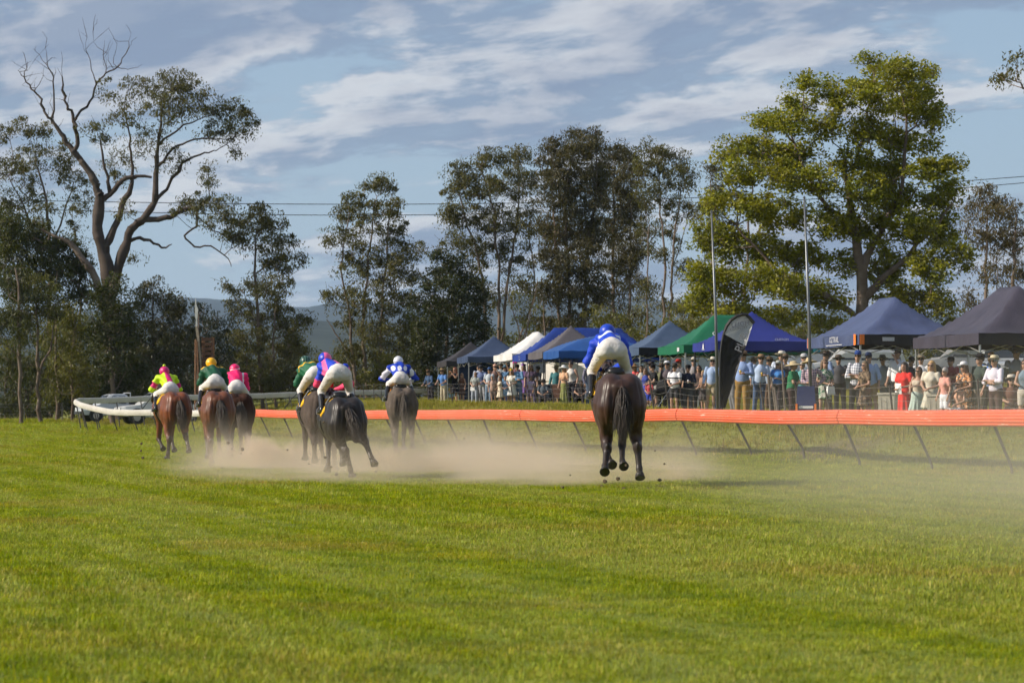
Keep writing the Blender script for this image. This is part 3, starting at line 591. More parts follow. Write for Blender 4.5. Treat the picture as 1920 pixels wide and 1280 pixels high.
for i, (lab, Yt, st, lb, c, k) in enumerate([
  ('low shrubs below the gum tree, right of the pink jockey', 186, [[(590, 770, .1), (592, 720, .06)], [(630, 770, .1), (625, 700, .06)]], [(575, 700, 30, 26), (605, 690, 34, 26), (640, 715, 36, 22), (600, 725, 44, 18), (670, 720, 36, 20)], OLIVE, .9),
  ('shrub behind the far white rail, above the white-capped jockey', 168, [[(770, 770, .1), (768, 700, .06)], [(740, 770, .1), (735, 710, .06)]], [(740, 690, 40, 30), (780, 700, 36, 30), (710, 712, 40, 22), (760, 725, 50, 16)], OLIVE, 1.1),
  ('dark shrub behind the far rail between the bay horses and the gum', 172, [[(470, 770, .1), (465, 720, .06)], [(430, 770, .1), (425, 720, .06)]], [(420, 715, 40, 26), (470, 720, 40, 26), (520, 722, 40, 24), (380, 730, 40, 24), (330, 735, 44, 26), (270, 740, 40, 26)], DARK, 1.3),
  ('thin sapling with bare forked stems behind the white tent', 165, [[(985, 740, .09), (975, 640, .075), (958, 570, .05), (950, 530, .03)], [(982, 740, .09), (985, 640, .07), (1000, 560, .05), (1010, 520, .03)], [(978, 650, .05), (995, 600, .04), (1020, 560, .02)]], [(960, 560, 20, 24, .4), (1000, 570, 26, 24, .4), (985, 600, 20, 16, .4)], OLIVE, .7),
  ('sapling thicket behind the long blue tent', 175, [[(1130, 740, .1), (1128, 600, .07)], [(1155, 740, .09), (1158, 590, .06)], [(1112, 740, .08), (1120, 620, .05)]], [(1120, 600, 30, 24, .7), (1155, 610, 34, 24, .7), (1100, 630, 30, 18, .7), (1185, 630, 30, 20, .8)], OLIVE, .9),
  ('yellow-green saplings behind the steel blue tent', 160, [[(1275, 740, .09), (1278, 600, .06)], [(1300, 740, .09), (1298, 580, .06)], [(1252, 740, .08), (1250, 620, .05)]], [(1280, 590, 30, 30, .8), (1305, 620, 30, 24, .9), (1255, 610, 26, 26, .7), (1230, 640, 30, 18, .7), (1330, 610, 26, 26, .9)], OLIVE, 1.0),
  ('shrubby thicket behind the cars at right', 140, [[(1720, 740, .1), (1722, 640, .06)], [(1790, 740, .1), (1788, 640, .06)], [(1750, 740, .08), (1752, 660, .05)]], [(1720, 650, 34, 26, .8), (1780, 650, 36, 26, .8), (1750, 680, 44, 20, .8), (1690, 670, 34, 22, .8), (1830, 660, 40, 26, .8), (1880, 650, 40, 30, .8)], OLIVE, 1.0),
  ('thicket of scrub behind the turquoise shed', 150, [[(1490, 740, .1), (1492, 640, .06)], [(1560, 740, .1), (1558, 650, .06)], [(1440, 740, .1), (1442, 640, .06)]], [(1440, 620, 40, 24, .8), (1490, 630, 40, 24, .9), (1560, 640, 40, 22, .8), (1520, 600, 30, 20, .6), (1600, 650, 40, 20, .8)], OLIVE, 1.0)]):
    make_tree('sapling' if 'sapling' in lab else 'shrub', lab, Yt, st, lb, c, 60 + i, dens=k, nper=100, cat='sapling' if 'sapling' in lab else 'shrub', clump=0.55)

print('TREE QUADS', sum(len(o.data.polygons) for o in bpy.data.objects if o.type == 'MESH'))
# ================================================================ smooth bodies (distance field -> one continuous surface)
class Field:
    def __init__(s): s.p = []; s.cuts = []
    def cap(s, a, b, ra, rb, k=0.04, col=None, flat=1.0):
        s.p.append(('c', np.array(a, float), np.array(b, float), ra, rb, k, col, flat)); return s
    def ell(s, c, r, k=0.05, col=None, rx=0.0, rz=0.0):
        M = np.array((Matrix.Rotation(rz, 3, 'Z') @ Matrix.Rotation(rx, 3, 'X')))
        s.p.append(('e', np.array(c, float), np.array(r, float), M, None, k, col, 1.0)); return s
    def sym(s, kind, *a, **kw):
        for sg in (-1, 1):
            f = lambda q: (sg * q[0], q[1], q[2])
            if kind == 'cap': s.cap(f(a[0]), f(a[1]), *a[2:], **kw)
            else: s.ell(f(a[0]), *a[1:], **kw)
        return s
    def cut(s, fn): s.cuts.append(fn); return s      # fn(P) <= 0 is kept
    @staticmethod
    def dist(pr, P):
        if pr[0] == 'c':
            _, a, b, ra, rb, k, col, fl = pr
            ba = b - a; pa = P - a
            if fl != 1.0: pa = pa * np.array([1 / fl, 1, 1]); ba = ba * np.array([1 / fl, 1, 1])
            t = np.clip((pa @ ba) / max(ba @ ba, 1e-9), 0, 1)
            d = np.linalg.norm(pa - t[..., None] * ba, axis=-1) - (ra + t * (rb - ra))
            return d * (fl if fl < 1 else 1)
        _, c, r, M, _, k, col, _ = pr
        q = (P - c) @ M
        k0 = np.linalg.norm(q / r, axis=-1); k1 = np.linalg.norm(q / (r * r), axis=-1) + 1e-6
        return k0 * (k0 - 1) / k1
    def bounds(s, pr):
        if pr[0] == 'c':
            m = max(pr[3], pr[4]) * max(1, pr[7]); return np.minimum(pr[1], pr[2]) - m, np.maximum(pr[1], pr[2]) + m
        m = pr[2].max() if np.any(np.abs(pr[3] - np.eye(3)) > 1e-6) else pr[2]
        return pr[1] - m, pr[1] + m
    def mesh(s, name, h, col=None, default=(1, 1, 1), sig=0.02, post=None):
        B = [s.bounds(p) for p in s.p]
        lo = np.min([b[0] for b in B], 0) - 3 * h; hi = np.max([b[1] for b in B], 0) + 3 * h
        n = np.ceil((hi - lo) / h).astype(int) + 1
        f = np.full(n, 0.5, dtype=np.float32)
        ax = [lo[i] + np.arange(n[i]) * h for i in range(3)]
        for pr, (b0, b1) in zip(s.p, B):
            k = pr[5]; mg = k + 2.5 * h
            i0 = np.maximum(0, np.floor((b0 - mg - lo) / h).astype(int)); i1 = np.minimum(n, np.ceil((b1 + mg - lo) / h).astype(int) + 1)
            sl = tuple(slice(i0[i], i1[i]) for i in range(3))
            G = np.stack(np.meshgrid(*[ax[i][sl[i]] for i in range(3)], indexing='ij'), -1)
            d = s.dist(pr, G); a = f[sl]
            if k > 0:
                w = np.clip(0.5 + 0.5 * (a - d) / k, 0, 1); f[sl] = a * (1 - w) + d * w - k * w * (1 - w)
            else: f[sl] = np.minimum(a, d)
        if s.cuts:
            G = np.stack(np.meshgrid(*ax, indexing='ij'), -1)
            for c in s.cuts: f = np.maximum(f, c(G))
        V, Q = surface_nets(f, lo, h)
        if post is not None: V = post(V)
        cc = None
        if col is not None: cc = col(V)
        elif any(p[6] is not None for p in s.p):
            W = np.zeros((len(V), 1)); S = np.zeros((len(V), 3))
            for pr in s.p:
                w = np.exp(-np.clip(s.dist(pr, V) + 0.05, 0, 1) / sig)[:, None] + 1e-12
                W += w; S += w * np.array(pr[6] if pr[6] is not None else default)
            cc = S / W
        return mesh_np(name, V, quads=Q, smooth=True, col=cc)
def surface_nets(f, lo, h):
    s = f < 0
    c = np.zeros(tuple(k - 1 for k in f.shape), dtype=np.int8)
    offs = [(i, j, k) for i in (0, 1) for j in (0, 1) for k in (0, 1)]
    sh = c.shape
    sub = lambda A, o: A[o[0]:o[0] + sh[0], o[1]:o[1] + sh[1], o[2]:o[2] + sh[2]]
    for o in offs: c += sub(s, o)
    cells = np.argwhere((c > 0) & (c < 8)); idx = np.full(sh, -1, dtype=np.int64)
    idx[tuple(cells.T)] = np.arange(len(cells))
    acc = np.zeros((len(cells), 3)); cnt = np.zeros(len(cells))
    i, j, k = cells.T
    for a in range(3):
        for u in (0, 1):
            for w in (0, 1):
                o0 = [0, 0, 0]; o1 = [0, 0, 0]; rest = [b for b in range(3) if b != a]
                o0[rest[0]] = o1[rest[0]] = u; o0[rest[1]] = o1[rest[1]] = w; o1[a] = 1
                f0 = f[i + o0[0], j + o0[1], k + o0[2]]; f1 = f[i + o1[0], j + o1[1], k + o1[2]]
                x = (f0 < 0) != (f1 < 0)
                t = np.where(x, f0 / np.where(x, f0 - f1, 1), 0)
                p = np.zeros((len(cells), 3)); p[:, rest[0]] = u; p[:, rest[1]] = w; p[:, a] = t
                acc += p * x[:, None]; cnt += x
    V = lo + (cells + acc / np.maximum(cnt, 1)[:, None]) * h
    Qs = []
    for a in range(3):
        s0 = [slice(None)] * 3; s1 = [slice(None)] * 3; s0[a] = slice(0, -1); s1[a] = slice(1, None)
        A = s[tuple(s0)]; Bb = s[tuple(s1)]; e = np.argwhere(A != Bb)
        r = [b for b in range(3) if b != a]
        ok = (e[:, r[0]] > 0) & (e[:, r[1]] > 0) & (e[:, r[0]] < f.shape[r[0]] - 1) & (e[:, r[1]] < f.shape[r[1]] - 1); e = e[ok]
        flip = A[tuple(e.T)]
        def at(du, dv):
            q = e.copy(); q[:, r[0]] += du; q[:, r[1]] += dv; return idx[tuple(q.T)]
        q = np.stack([at(-1, -1), at(0, -1), at(0, 0), at(-1, 0)], 1)
        if a == 1: flip = ~flip
        q[~flip] = q[~flip][:, ::-1]
        Qs.append(q)
    return V, np.concatenate(Qs)
# ================================================================ race horses and jockeys
def coat_mat(name, rough=0.38, spec=0.5):
    m = pbr(name, rough=rough, spec=spec, vcol=True)
    nt = m.node_tree; b = nt.nodes['Principled BSDF']; tc = nt.nodes.new('ShaderNodeTexCoord')
    n = NOISE(nt, tc.outputs['Object'], 5.0, 5, 0.65)
    src = b.inputs['Base Color'].links[0].from_socket
    nt.links.new(MIX(nt, 1.0, src, RAMP(nt, n, [(0.3, 0.55), (0.7, 1.30)]), 'MULTIPLY'), b.inputs['Base Color'])
    bp = nt.nodes.new('ShaderNodeBump'); bp.inputs['Strength'].default_value = 0.35; bp.inputs['Distance'].default_value = 0.02
    mp = nt.nodes.new('ShaderNodeMapping'); mp.inputs['Scale'].default_value = (2.2, 1.6, 0.8); mp.inputs['Rotation'].default_value = (0.5, 0.2, 0)
    nt.links.new(tc.outputs['Object'], mp.inputs[0])
    bp.inputs['Strength'].default_value = 0.4; bp.inputs['Distance'].default_value = 0.03
    nt.links.new(NOISE(nt, mp.outputs[0], 4.5, 4, 0.55, 0.4), bp.inputs['Height']); nt.links.new(bp.outputs[0], b.inputs['Normal'])
    rr = RAMP(nt, NOISE(nt, tc.outputs['Object'], 3.0, 4, 0.6), [(0.3, rough - 0.08), (0.7, rough + 0.15)])
    nt.links.new(rr, b.inputs['Roughness'])
    return m
COAT = coat_mat('horse_coat', 0.50, 0.28)
COAT.node_tree.nodes['Principled BSDF'].inputs['Coat Weight'].default_value = 0.16; COAT.node_tree.nodes['Principled BSDF'].inputs['Coat Roughness'].default_value = 0.28
COAT_DUSTY = coat_mat('horse_coat_dusty', 0.8, 0.15)
HAIR = pbr('horse_hair', (0.018, 0.013, 0.011), 0.5, spec=0.4, var=0.6, vscale=9, var_col=(0.085, 0.062, 0.048))
HAIR_DUSTY = pbr('horse_hair_dusty', (0.075, 0.062, 0.052), 0.7, spec=0.3, var=0.6, vscale=20, var_col=(0.14, 0.115, 0.095))
LEATHER = pbr('black_leather', (0.012, 0.011, 0.011), 0.35, spec=0.5)
TACK = pbr('tack_leather', (0.03, 0.017, 0.01), 0.5)
STEEL = pbr('steel', (0.55, 0.55, 0.57), 0.3, metal=1.0)
SILK = pbr('racing_silk', rough=0.55, spec=0.3, vcol=True, bump=0.9, bscale=13)
BREECH = pbr('white_breeches', rough=0.8, spec=0.15, vcol=True, bump=0.7, bscale=9, var=0.45, vscale=5, var_col=(0.50, 0.42, 0.35))
SKIN = pbr('skin', (0.36, 0.20, 0.13), 0.55, spec=0.35, objcol=True)
BOOTM = pbr('riding_boot', (0.012, 0.011, 0.012), 0.22, spec=0.6)
CLOTHY = pbr('saddle_cloth', (0.75, 0.42, 0.015), 0.8, spec=0.2, objcol=True)
CAPM = pbr('cap_cover', rough=0.4, spec=0.5, vcol=True, bump=0.3, bscale=20)
HOOVES = []
def limb_hind(f, sx, hock, fet, hoof, c, pt, hc):
    st = (sx * 0.19, 0.06, 0.97)
    f.cap((sx * 0.16, -0.10, 1.16), st, 0.20, 0.125, k=0.08, col=c)
    f.cap((sx * 0.17, -0.34, 1.10), tuple(0.35 * np.array(st) + 0.65 * np.array(hock)), 0.13, 0.075, k=0.07, col=c)
    f.cap(st, hock, 0.120, 0.060, k=0.05, col=c)
    f.ell(hock, (0.062, 0.075, 0.085), k=0.025, col=pt)
    back = tuple(np.array(hock) + np.array((0, -0.05, 0.05))); f.ell(back, (0.03, 0.045, 0.05), k=0.03, col=pt)
    f.cap(hock, fet, 0.053, 0.038, k=0.02, col=pt)
    f.ell(fet, (0.050, 0.054, 0.052), k=0.015, col=pt)
    hoof_end(f, fet, hoof, pt, hc)
def hoof_end(f, fet, hoof, pt, hc):
    a, b = np.array(fet, float), np.array(hoof, float); d = b - a
    f.cap(a, a + d * 0.5, 0.040, 0.041, k=0.012, col=pt)
    f.cap(a + d * 0.5, a + d * 0.7, 0.036, 0.038, k=0.010, col=pt)
    HOOVES.append((a, b))
def limb_fore(f, sx, knee, fet, hoof, c, pt, hc):
    el = (sx * 0.15, 0.86, 1.02)
    f.cap((sx * 0.15, 0.98, 1.2), el, 0.16, 0.11, k=0.08, col=c)
    f.cap(el, knee, 0.092, 0.052, k=0.05, col=c)
    f.ell(knee, (0.054, 0.058, 0.066), k=0.025, col=pt)
    f.cap(knee, fet, 0.047, 0.037, k=0.02, col=pt)
    f.ell(fet, (0.042, 0.046, 0.044), k=0.015, col=pt)
    hoof_end(f, fet, hoof, pt, hc)
def body_field(c, c2):
    f = Field()
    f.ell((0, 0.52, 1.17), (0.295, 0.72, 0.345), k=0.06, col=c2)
    f.ell((0, 1.05, 1.16), (0.235, 0.36, 0.35), k=0.08, col=c)
    f.ell((0, 0.80, 1.43), (0.10, 0.38, 0.15), k=0.1, col=c)
    f.ell((0, 0.12, 1.35), (0.22, 0.48, 0.20), k=0.1, col=c)
    f.sym('ell', (0.125, -0.12, 1.34), (0.185, 0.36, 0.225), k=0.05, col=c)
    f.sym('ell', (0.225, 0.13, 1.40), (0.07, 0.10, 0.08), k=0.07, col=c)
    f.sym('ell', (0.165, -0.27, 1.12), (0.155, 0.245, 0.33), k=0.045, col=c)
    f.sym('ell', (0.215, -0.08, 1.10), (0.13, 0.26, 0.28), k=0.05, col=c)
    f.sym('ell', (0.16, 0.98, 1.2), (0.11, 0.24, 0.32), k=0.08, col=c)
    f.sym('cap', (0.075, -0.42, 1.36), (0.155, -0.40, 0.92), 0.088, 0.07, k=0.012, col=c)
    f.sym('cap', (0.19, -0.20, 1.42), (0.245, -0.26, 0.98), 0.098, 0.08, k=0.012, col=c)
    f.sym('cap', (0.235, 0.12, 1.40), (0.255, 0.02, 1.04), 0.08, 0.095, k=0.016, col=c)
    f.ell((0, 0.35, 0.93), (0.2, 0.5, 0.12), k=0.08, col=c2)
    return f
def make_horse(label, x, s, lift, yaw, coat, points, legs, dusty=False, neck=0.0, tail=(0.0, 0.0, 1.0), cloth=(0.75, 0.42, 0.015), hood=None, scale=1.0, hoofc=(0.03, 0.026, 0.022), white=None, belly=None, zo=0.0):
    Y = F / s; X = pX(x, Y)
    H = empty('race_horse', (X, Y, gz(X, Y) + zo), R(yaw)); H.scale = (scale,) * 3
    tag(H, label, 'horse', 'horses racing away along the rail')
    c = coat; pt = points
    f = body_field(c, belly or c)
    L = np.array([0, 0, lift])
    for k, sx in (('lh', -1), ('rh', 1)):
        q = [np.array(v, float) - L for v in legs[k]]
        limb_hind(f, sx, *q, c, pt if white != k else (0.5, 0.46, 0.42), hoofc)
    for k, sx in (('lf', -1), ('rf', 1)):
        q = [np.array(v, float) - L for v in legs[k]]
        limb_fore(f, sx, *q, c, pt, hoofc)
    # neck and head
    nz = neck; poll = np.array((0, 1.78, 1.66 + nz)); muz = np.array((0, 2.24, 1.36 + nz * 1.3))
    f.cap((0, 1.12, 1.34), poll + (0, -.06, -.03), 0.205, 0.105, k=0.08, col=c, flat=0.68)
    f.cap((0, 1.0, 1.42), poll + (0, -.08, .02), 0.10, 0.055, k=0.08, col=c, flat=0.7)
    f.cap(poll, muz, 0.098, 0.062, k=0.05, col=c, flat=0.85)
    f.cap(poll + (0, 0.12, -0.12), poll + (0, 0.24, -0.2), 0.085, 0.06, k=0.04, col=c, flat=0.8)
    f.ell(muz, (0.058, 0.07, 0.06), k=0.03, col=(0.02, 0.018, 0.016))
    for sx in (-1, 1):
        f.cap(poll + (sx * 0.055, -0.03, 0.05), poll + (sx * 0.075, -0.02, 0.18), 0.034, 0.010, k=0.015, col=c)
        f.ell(poll + (sx * 0.085, 0.13, -0.03), (0.016, 0.022, 0.02), k=0.012, col=(0.01, 0.01, 0.01))
    # croup crease where the tail grows
    f.cap((0, -0.40, 1.43), (0, -0.50, 1.36), 0.05, 0.04, k=0.05, col=c)
    def relief(V):
        x, y, z = np.abs(V[:, 0]), V[:, 1], V[:, 2]
        w = np.clip((z - .62) / .15, 0, 1) * np.clip((.35 - y) / .25, 0, 1) * np.clip((1.52 - z) / .12, 0, 1)
        g = np.exp(-((x - .135 - .10 * (1.35 - z)) / .016) ** 2) * np.clip((1.38 - z) / .2, 0, 1) + .8 * np.exp(-((x - .235 - .03 * np.sin(z * 7)) / .016) ** 2) + .5 * np.exp(-((x - .04 - .06 * (1.2 - z)) / .014) ** 2)
        rb = np.exp(-(((y - .45) / .35) ** 2)) * np.clip((1.32 - z) / .2, 0, 1) * np.clip((z - .95) / .1, 0, 1) * .35 * np.sin(y * 62 + z * 6)
        c0 = np.column_stack([np.zeros(len(V)), np.clip(V[:, 1], -.2, 1.0), np.full(len(V), 1.12)]); dd = V - c0; dd /= np.linalg.norm(dd, axis=1, keepdims=True) + 1e-6
        s = .020 * g * w - .010 * rb * (y > .1)
        return V - dd * s[:, None]
    me = f.mesh('horse_body', 0.0215, sig=0.018, post=relief)
    at = me.color_attributes['Col']; cc = np.empty(len(me.vertices) * 4, np.float32); at.data.foreach_get('color', cc); cc = cc.reshape(-1, 4); co = np.empty(len(me.vertices) * 3, np.float32); me.vertices.foreach_get('co', co); co = co.reshape(-1, 3)
    fz = np.clip((.62 - co[:, 2] - lift) / .5, 0, 1)[:, None] * (.45 + .25 * np.sin(co[:, :1] * 40 + co[:, 2:3] * 31)); cc[:, :3] = cc[:, :3] * (1 - fz * .6) + np.array((.15, .11, .08)) * fz * .6; at.data.foreach_set('color', cc.ravel())
    hb = MB()
    for a, b in HOOVES:
        d = b - a; d = d / np.linalg.norm(d); t = np.array((0, 1.0, 0)) - d * d[1]; t = t / (np.linalg.norm(t) + 1e-6)
        m0 = b - d * 0.075 - t * .006
        hb.tube([m0 - d * .01, m0, b - d * .008 + t * .012, b + d * .004 + t * .012], [.040, .052, .072, .066], n=12)
    HOOVES.clear(); join_mesh(me, hb, hoofc)
    body = obj('body', me, COAT_DUSTY if dusty else COAT, H, loc=(0, 0, lift))
    # mane
    r = np.random.default_rng(int(x))
    mb = MB()
    for i in range(70):
        t = i / 69; p = np.array((0, 1.0, 1.50)) * (1 - t) + (poll + (0, -.06, .06)) * t
        sd = r.choice((-1, 1)) if i % 3 == 0 else -1
        q = p + (sd * r.uniform(.05, .11), r.uniform(-.16, -.04), r.uniform(-.16, .04))
        mb.tube([p, (p + q) / 2 + (0, 0, .05), q], [.016, .012, .003], n=3, cap=False)
    mb.obj('mane', HAIR_DUSTY if dusty else HAIR, H, loc=(0, 0, lift))
    # tail: a sheaf of tapering locks
    mb = MB(); sway, back, ln = tail
    for i in range(330):
        u = r.normal(0, 1); w = r.normal(0, 1); l = ln * r.uniform(0.55, 1.08); cl = r.integers(0, 9); cu = math.sin(cl * 2.4) * 0.9
        b0 = np.array((0.012 * u, -0.48 + 0.010 * w, 1.38 - 0.05 * r.uniform()))
        pts = []; rad = []; p1, p2 = r.uniform(0, 6), r.uniform(-1, 1)
        for t in np.linspace(0, 1, 9):
            sp = 0.008 + 0.038 * math.sin(min(t * 1.15, 1) * math.pi * 0.60)
            wv = 0.030 * t * math.sin(6.5 * t + cl * 1.7) + 0.012 * t * math.sin(11 * t + p1)
            pts.append(b0 + np.array(((0.55 * u + 0.6 * cu) * sp + sway * (t ** 1.3) * l + wv, -0.09 * math.sin(min(t * 3, 1.57)) - back * t * l + w * sp * 0.8, -0.86 * l * t ** 1.15 + 0.05 * back * math.sin(3 * t))))
            rad.append(0.0062 * (1 - t) ** 0.5 + 0.0012)
        mb.tube(pts, rad, n=3, cap=False)
    mb.obj('tail', HAIR_DUSTY if dusty else HAIR, H, smooth=True, loc=(0, 0, lift))
    # saddle, cloth, girth
    def shell(name, grow, fn, mat, h=0.02, col=None):
        g = Field()
        for pr in body_field(c, c).p:
            if pr[0] == 'e': g.ell(pr[1], pr[2] + grow, k=pr[5])
        g.cut(fn); o = obj(name, g.mesh(name, h), mat, H, loc=(0, 0, lift))
        if col: o.color = (*col, 1)
        return o
    shell('saddle_cloth', 0.022, lambda P: np.maximum(np.maximum(0.47 - P[..., 1], P[..., 1] - 0.96), 1.22 + 0.30 * np.abs(P[..., 1] - 0.72) - P[..., 2]), CLOTHY, col=cloth)
    shell('girth', 0.030, lambda P: np.maximum(np.abs(P[..., 1] - 0.78) - 0.045, P[..., 2] - 1.2), LEATHER)
    sd = Field(); sd.cap((0, 0.50, 1.56), (0, 0.86, 1.60), 0.085, 0.07, k=0.03, flat=1.25); sd.ell((0, 0.48, 1.60), (0.12, 0.06, 0.05), k=0.04)
    sd.sym('cap', (0.12, 0.66, 1.56), (0.27, 0.74, 1.32), 0.035, 0.03, k=0.03)
    obj('saddle', sd.mesh('saddle', 0.018), LEATHER, H, loc=(0, 0, lift))
    mb = MB()
    for sx in (-1, 1):
        mb.tube([tuple(muz + (sx * .06, -.02, .0)), (sx * .11, 1.75, 1.56 + nz), (sx * .09, 1.42, 1.64 + nz * .3)], 0.011, n=4)
    mb.tube([tuple(muz + (-.066, -.07, .05)), tuple(muz + (0, -.05, .09)), tuple(muz + (.066, -.07, .05))], .012, n=4)
    for sx in (-1, 1): mb.tube([tuple(muz + (sx * .068, -.04, .0)), tuple(poll + (sx * .095, .05, -.06)), tuple(poll + (sx * .04, -.02, .1))], .012, n=4)
    mb.obj('bridle', TACK, H, loc=(0, 0, lift))
    if hood:
        g = Field(); g.cap(poll + (0, -.06, 0), poll + (0, .3, -.2), 0.115, 0.095, k=.03, flat=.85)
        for sx in (-1, 1): g.cap(poll + (sx * .055, -.03, .05), poll + (sx * .078, -.02, .21), .045, .018, k=.02)
        o = obj('hood', g.mesh('hood', .018), CLOTHY, H, loc=(0, 0, lift)); o.color = (*hood, 1)
    H['rump'] = lift
    return H
# ---- jockeys
def finger_tubes(mb, wrist, tip, side, curl=0.5):
    """five fingers on a hand pointing from wrist to tip"""
    w = Vector(wrist); d = (Vector(tip) - w).normalized()
    a = d.cross(Vector((0, 0, 1)));
    a = a.normalized() if a.length > 0.1 else Vector((1, 0, 0))
    n = a.cross(d).normalized()
    for i, (o, l) in enumerate(((-.030, .062), (-.010, .072), (.010, .068), (.028, .054))):
        p0 = w + d * .075 + a * o; p1 = p0 + d * l * .5 - n * l * .15 * curl; p2 = p1 + d * l * .25 - n * l * .55 * curl
        mb.tube([p0 - d * .02, p1, p2], [.0095, .0085, .006], n=5)
    p0 = w + d * .03 - a * .034 * side; p1 = p0 + d * .035 - a * .022 * side; p2 = p1 + d * .028 - n * .01
    mb.tube([p0, p1, p2], [.012, .010, .007], n=5)
def join_mesh(me, mb, col=None):
    """append plain tubes to a finished surface"""
    import bmesh
    bm = bmesh.new(); bm.from_mesh(me)
    vs = [bm.verts.new(v) for v in mb.V]
    lay = bm.verts.layers.float_color.get('Col')
    if lay and col:
        for v in vs: v[lay] = (*col, 1)
    for fc in mb.Fc:
        try: q = bm.faces.new([vs[i] for i in fc]); q.smooth = True
        except ValueError: pass
    bm.to_mesh(me); bm.free(); me.update(); return me
def make_jockey(label, horse, pose, jacket, cap, up=0.0, lean=0.0, wide=0.0, breech=None, whip=False, pompom=None, off=0.0, gloves=None):
    lift = horse['rump']
    J = empty('person', horse.location, horse.rotation_euler[2]); J.scale = horse.scale
    tag(J, label, 'person', 'jockeys riding the race')
    def T(p): return np.array(p, float) + np.array((off, 0, lift + up))
    if pose == 'stand':
        pel = T((0, .60, 1.95)); ch = T((lean, 1.02, 2.03)); nk = T((lean * 1.2, 1.16, 2.07)); hd = T((lean * 1.3, 1.28, 2.15))
        hip = .115; kn = T((.245, .92, 1.64)); an = T((.275, .66, 1.33)); toe = T((.30, .84, 1.27))
        sh = T((.185, 1.06, 2.04)); el = T((.285 + wide, 1.14, 1.76)); ha = T((.075, 1.46, 1.66))
    else:
        pel = T((0, .50, 1.73)); ch = T((lean, .86, 1.93)); nk = T((lean * 1.2, 1.00, 2.01)); hd = T((lean * 1.3, 1.12, 2.09))
        hip = .10; kn = T((.235, .90, 1.60)); an = T((.32, .54, 1.28)); toe = T((.35, .72, 1.22))
        sh = T((.20, .90, 1.97)); el = T((.37 + wide, .98, 1.72)); ha = T((.08, 1.32, 1.63))
    M = lambda v, sx: np.array((off + (v[0] - off) * sx, v[1], v[2]))
    # skin: head, neck, hands -> one body running through torso
    f = Field()
    f.cap(pel, ch, .10, .11, k=.05); f.cap(ch, nk, .09, .055, k=.05); f.cap(nk, hd, .055, .06, k=.03)
    f.ell(hd, (.078, .098, .11), k=.03); f.ell(hd + (0, .08, -.05), (.05, .05, .06), k=.03); f.ell(hd + (0, .135, -.02), (.014, .022, .024), k=.015)
    for sx in (-1, 1):
        f.ell(hd + (sx * .078, -.01, -.01), (.014, .026, .034), k=.01)
        f.cap(M(sh, sx), M(el, sx), .042, .036, k=.03); f.cap(M(el, sx), M(ha, sx), .036, .026, k=.02)
        d = M(ha, sx) - M(el, sx); d /= np.linalg.norm(d); f.cap(M(ha, sx), M(ha, sx) + d * .07, .03, .034, k=.02)
        hj = pel + (sx * hip, 0, -.02)
        f.cap(hj, M(kn, sx), .08, .05, k=.03); f.cap(M(kn, sx), M(an, sx), .05, .034, k=.02); f.cap(M(an, sx), M(toe, sx), .034, .028, k=.02)
    mb = MB()
    for sx in (-1, 1):
        d = M(ha, sx) - M(el, sx); d /= np.linalg.norm(d); finger_tubes(mb, M(ha, sx), M(ha, sx) + d, sx, 1.0)
    b = obj('body', join_mesh(f.mesh('jockey_body', .018), mb), SKIN, J); b.color = (*(gloves or (0.42, 0.24, 0.16)), 1)
    # breeches
    f = Field(); up_v = ch - pel; up_v /= np.linalg.norm(up_v)
    f.ell(pel + (0, -.02, 0), (.150, .14, .14), k=.05)
    f.sym('ell', (.085, 0, 0), (.1, .1, .1)) if False else None
    for sx in (-1, 1):
        hj = pel + (sx * hip, -.02, -.03)
        f.ell(pel + (sx * .078, -.07, -.02), (.098, .105, .115), k=.035)
        f.cap(hj, M(kn, sx), .102, .066, k=.045)
        f.cap(M(kn, sx), M(kn, sx) * .62 + M(an, sx) * .38, .066, .056, k=.03)
    f.cap(pel, pel + up_v * .16, .15, .135, k=.05)
    bc = breech or (lambda V: np.tile(np.array([[.68, .665, .655]]), (len(V), 1)))
    pelv = pel.copy(); rb = np.random.default_rng(int(abs(horse.location.x * 77)) + 3); pb = rb.uniform(0, 6, 4)
    def crease(V):
        q = V - pelv; d = q / (np.linalg.norm(q, axis=1, keepdims=True) + 1e-6)
        wv = .0022 * np.sin(q[:, 2] * 62 + 25 * q[:, 0] + pb[0] + 1.5 * np.sin(q[:, 0] * 19)) + .0025 * np.sin(q[:, 2] * 38 - q[:, 1] * 44 + pb[1]) * (q[:, 2] < -.05)
        return V + d * wv[:, None]
    obj('breeches', f.mesh('breeches', .0155, col=lambda V: bc(V - pelv), post=crease), BREECH, J)
    # jacket
    f = Field(); w = pel + up_v * .13
    f.cap(w, ch, .150, .165, k=.05); f.cap(w, ch + (0, 0, .0), .12, .14, k=.04)
    f.ell(ch + (0, .02, .01), (.205, .15, .135), k=.06); f.cap(ch, nk, .12, .07, k=.05)
    for sx in (-1, 1):
        f.cap(M(sh, sx), M(el, sx), .075, .064, k=.05); f.cap(M(el, sx), M(el, sx) * .12 + M(ha, sx) * .88, .064, .042, k=.04)
    f.cut(lambda P: (P - (nk + up_v * .03)) @ up_v - 0.0 if pose == 'x' else -1 + 0 * P[..., 0])
    rr = np.random.default_rng(int(abs(horse.location.x * 100)))
    ph = rr.uniform(0, 6, 6)
    def billow(V):
        q = V - ch
        wv = .011 * np.sin(q[:, 0] * 34 + q[:, 2] * 21 + ph[0]) + .010 * np.sin(q[:, 2] * 47 - q[:, 1] * 23 + ph[1] + 2 * np.sin(q[:, 0] * 15 + ph[2]))
        d = q / (np.linalg.norm(q, axis=1, keepdims=True) + 1e-6)
        return V + d * wv[:, None]
    shv = {sx: (M(sh, sx), M(el, sx), M(ha, sx)) for sx in (-1, 1)}
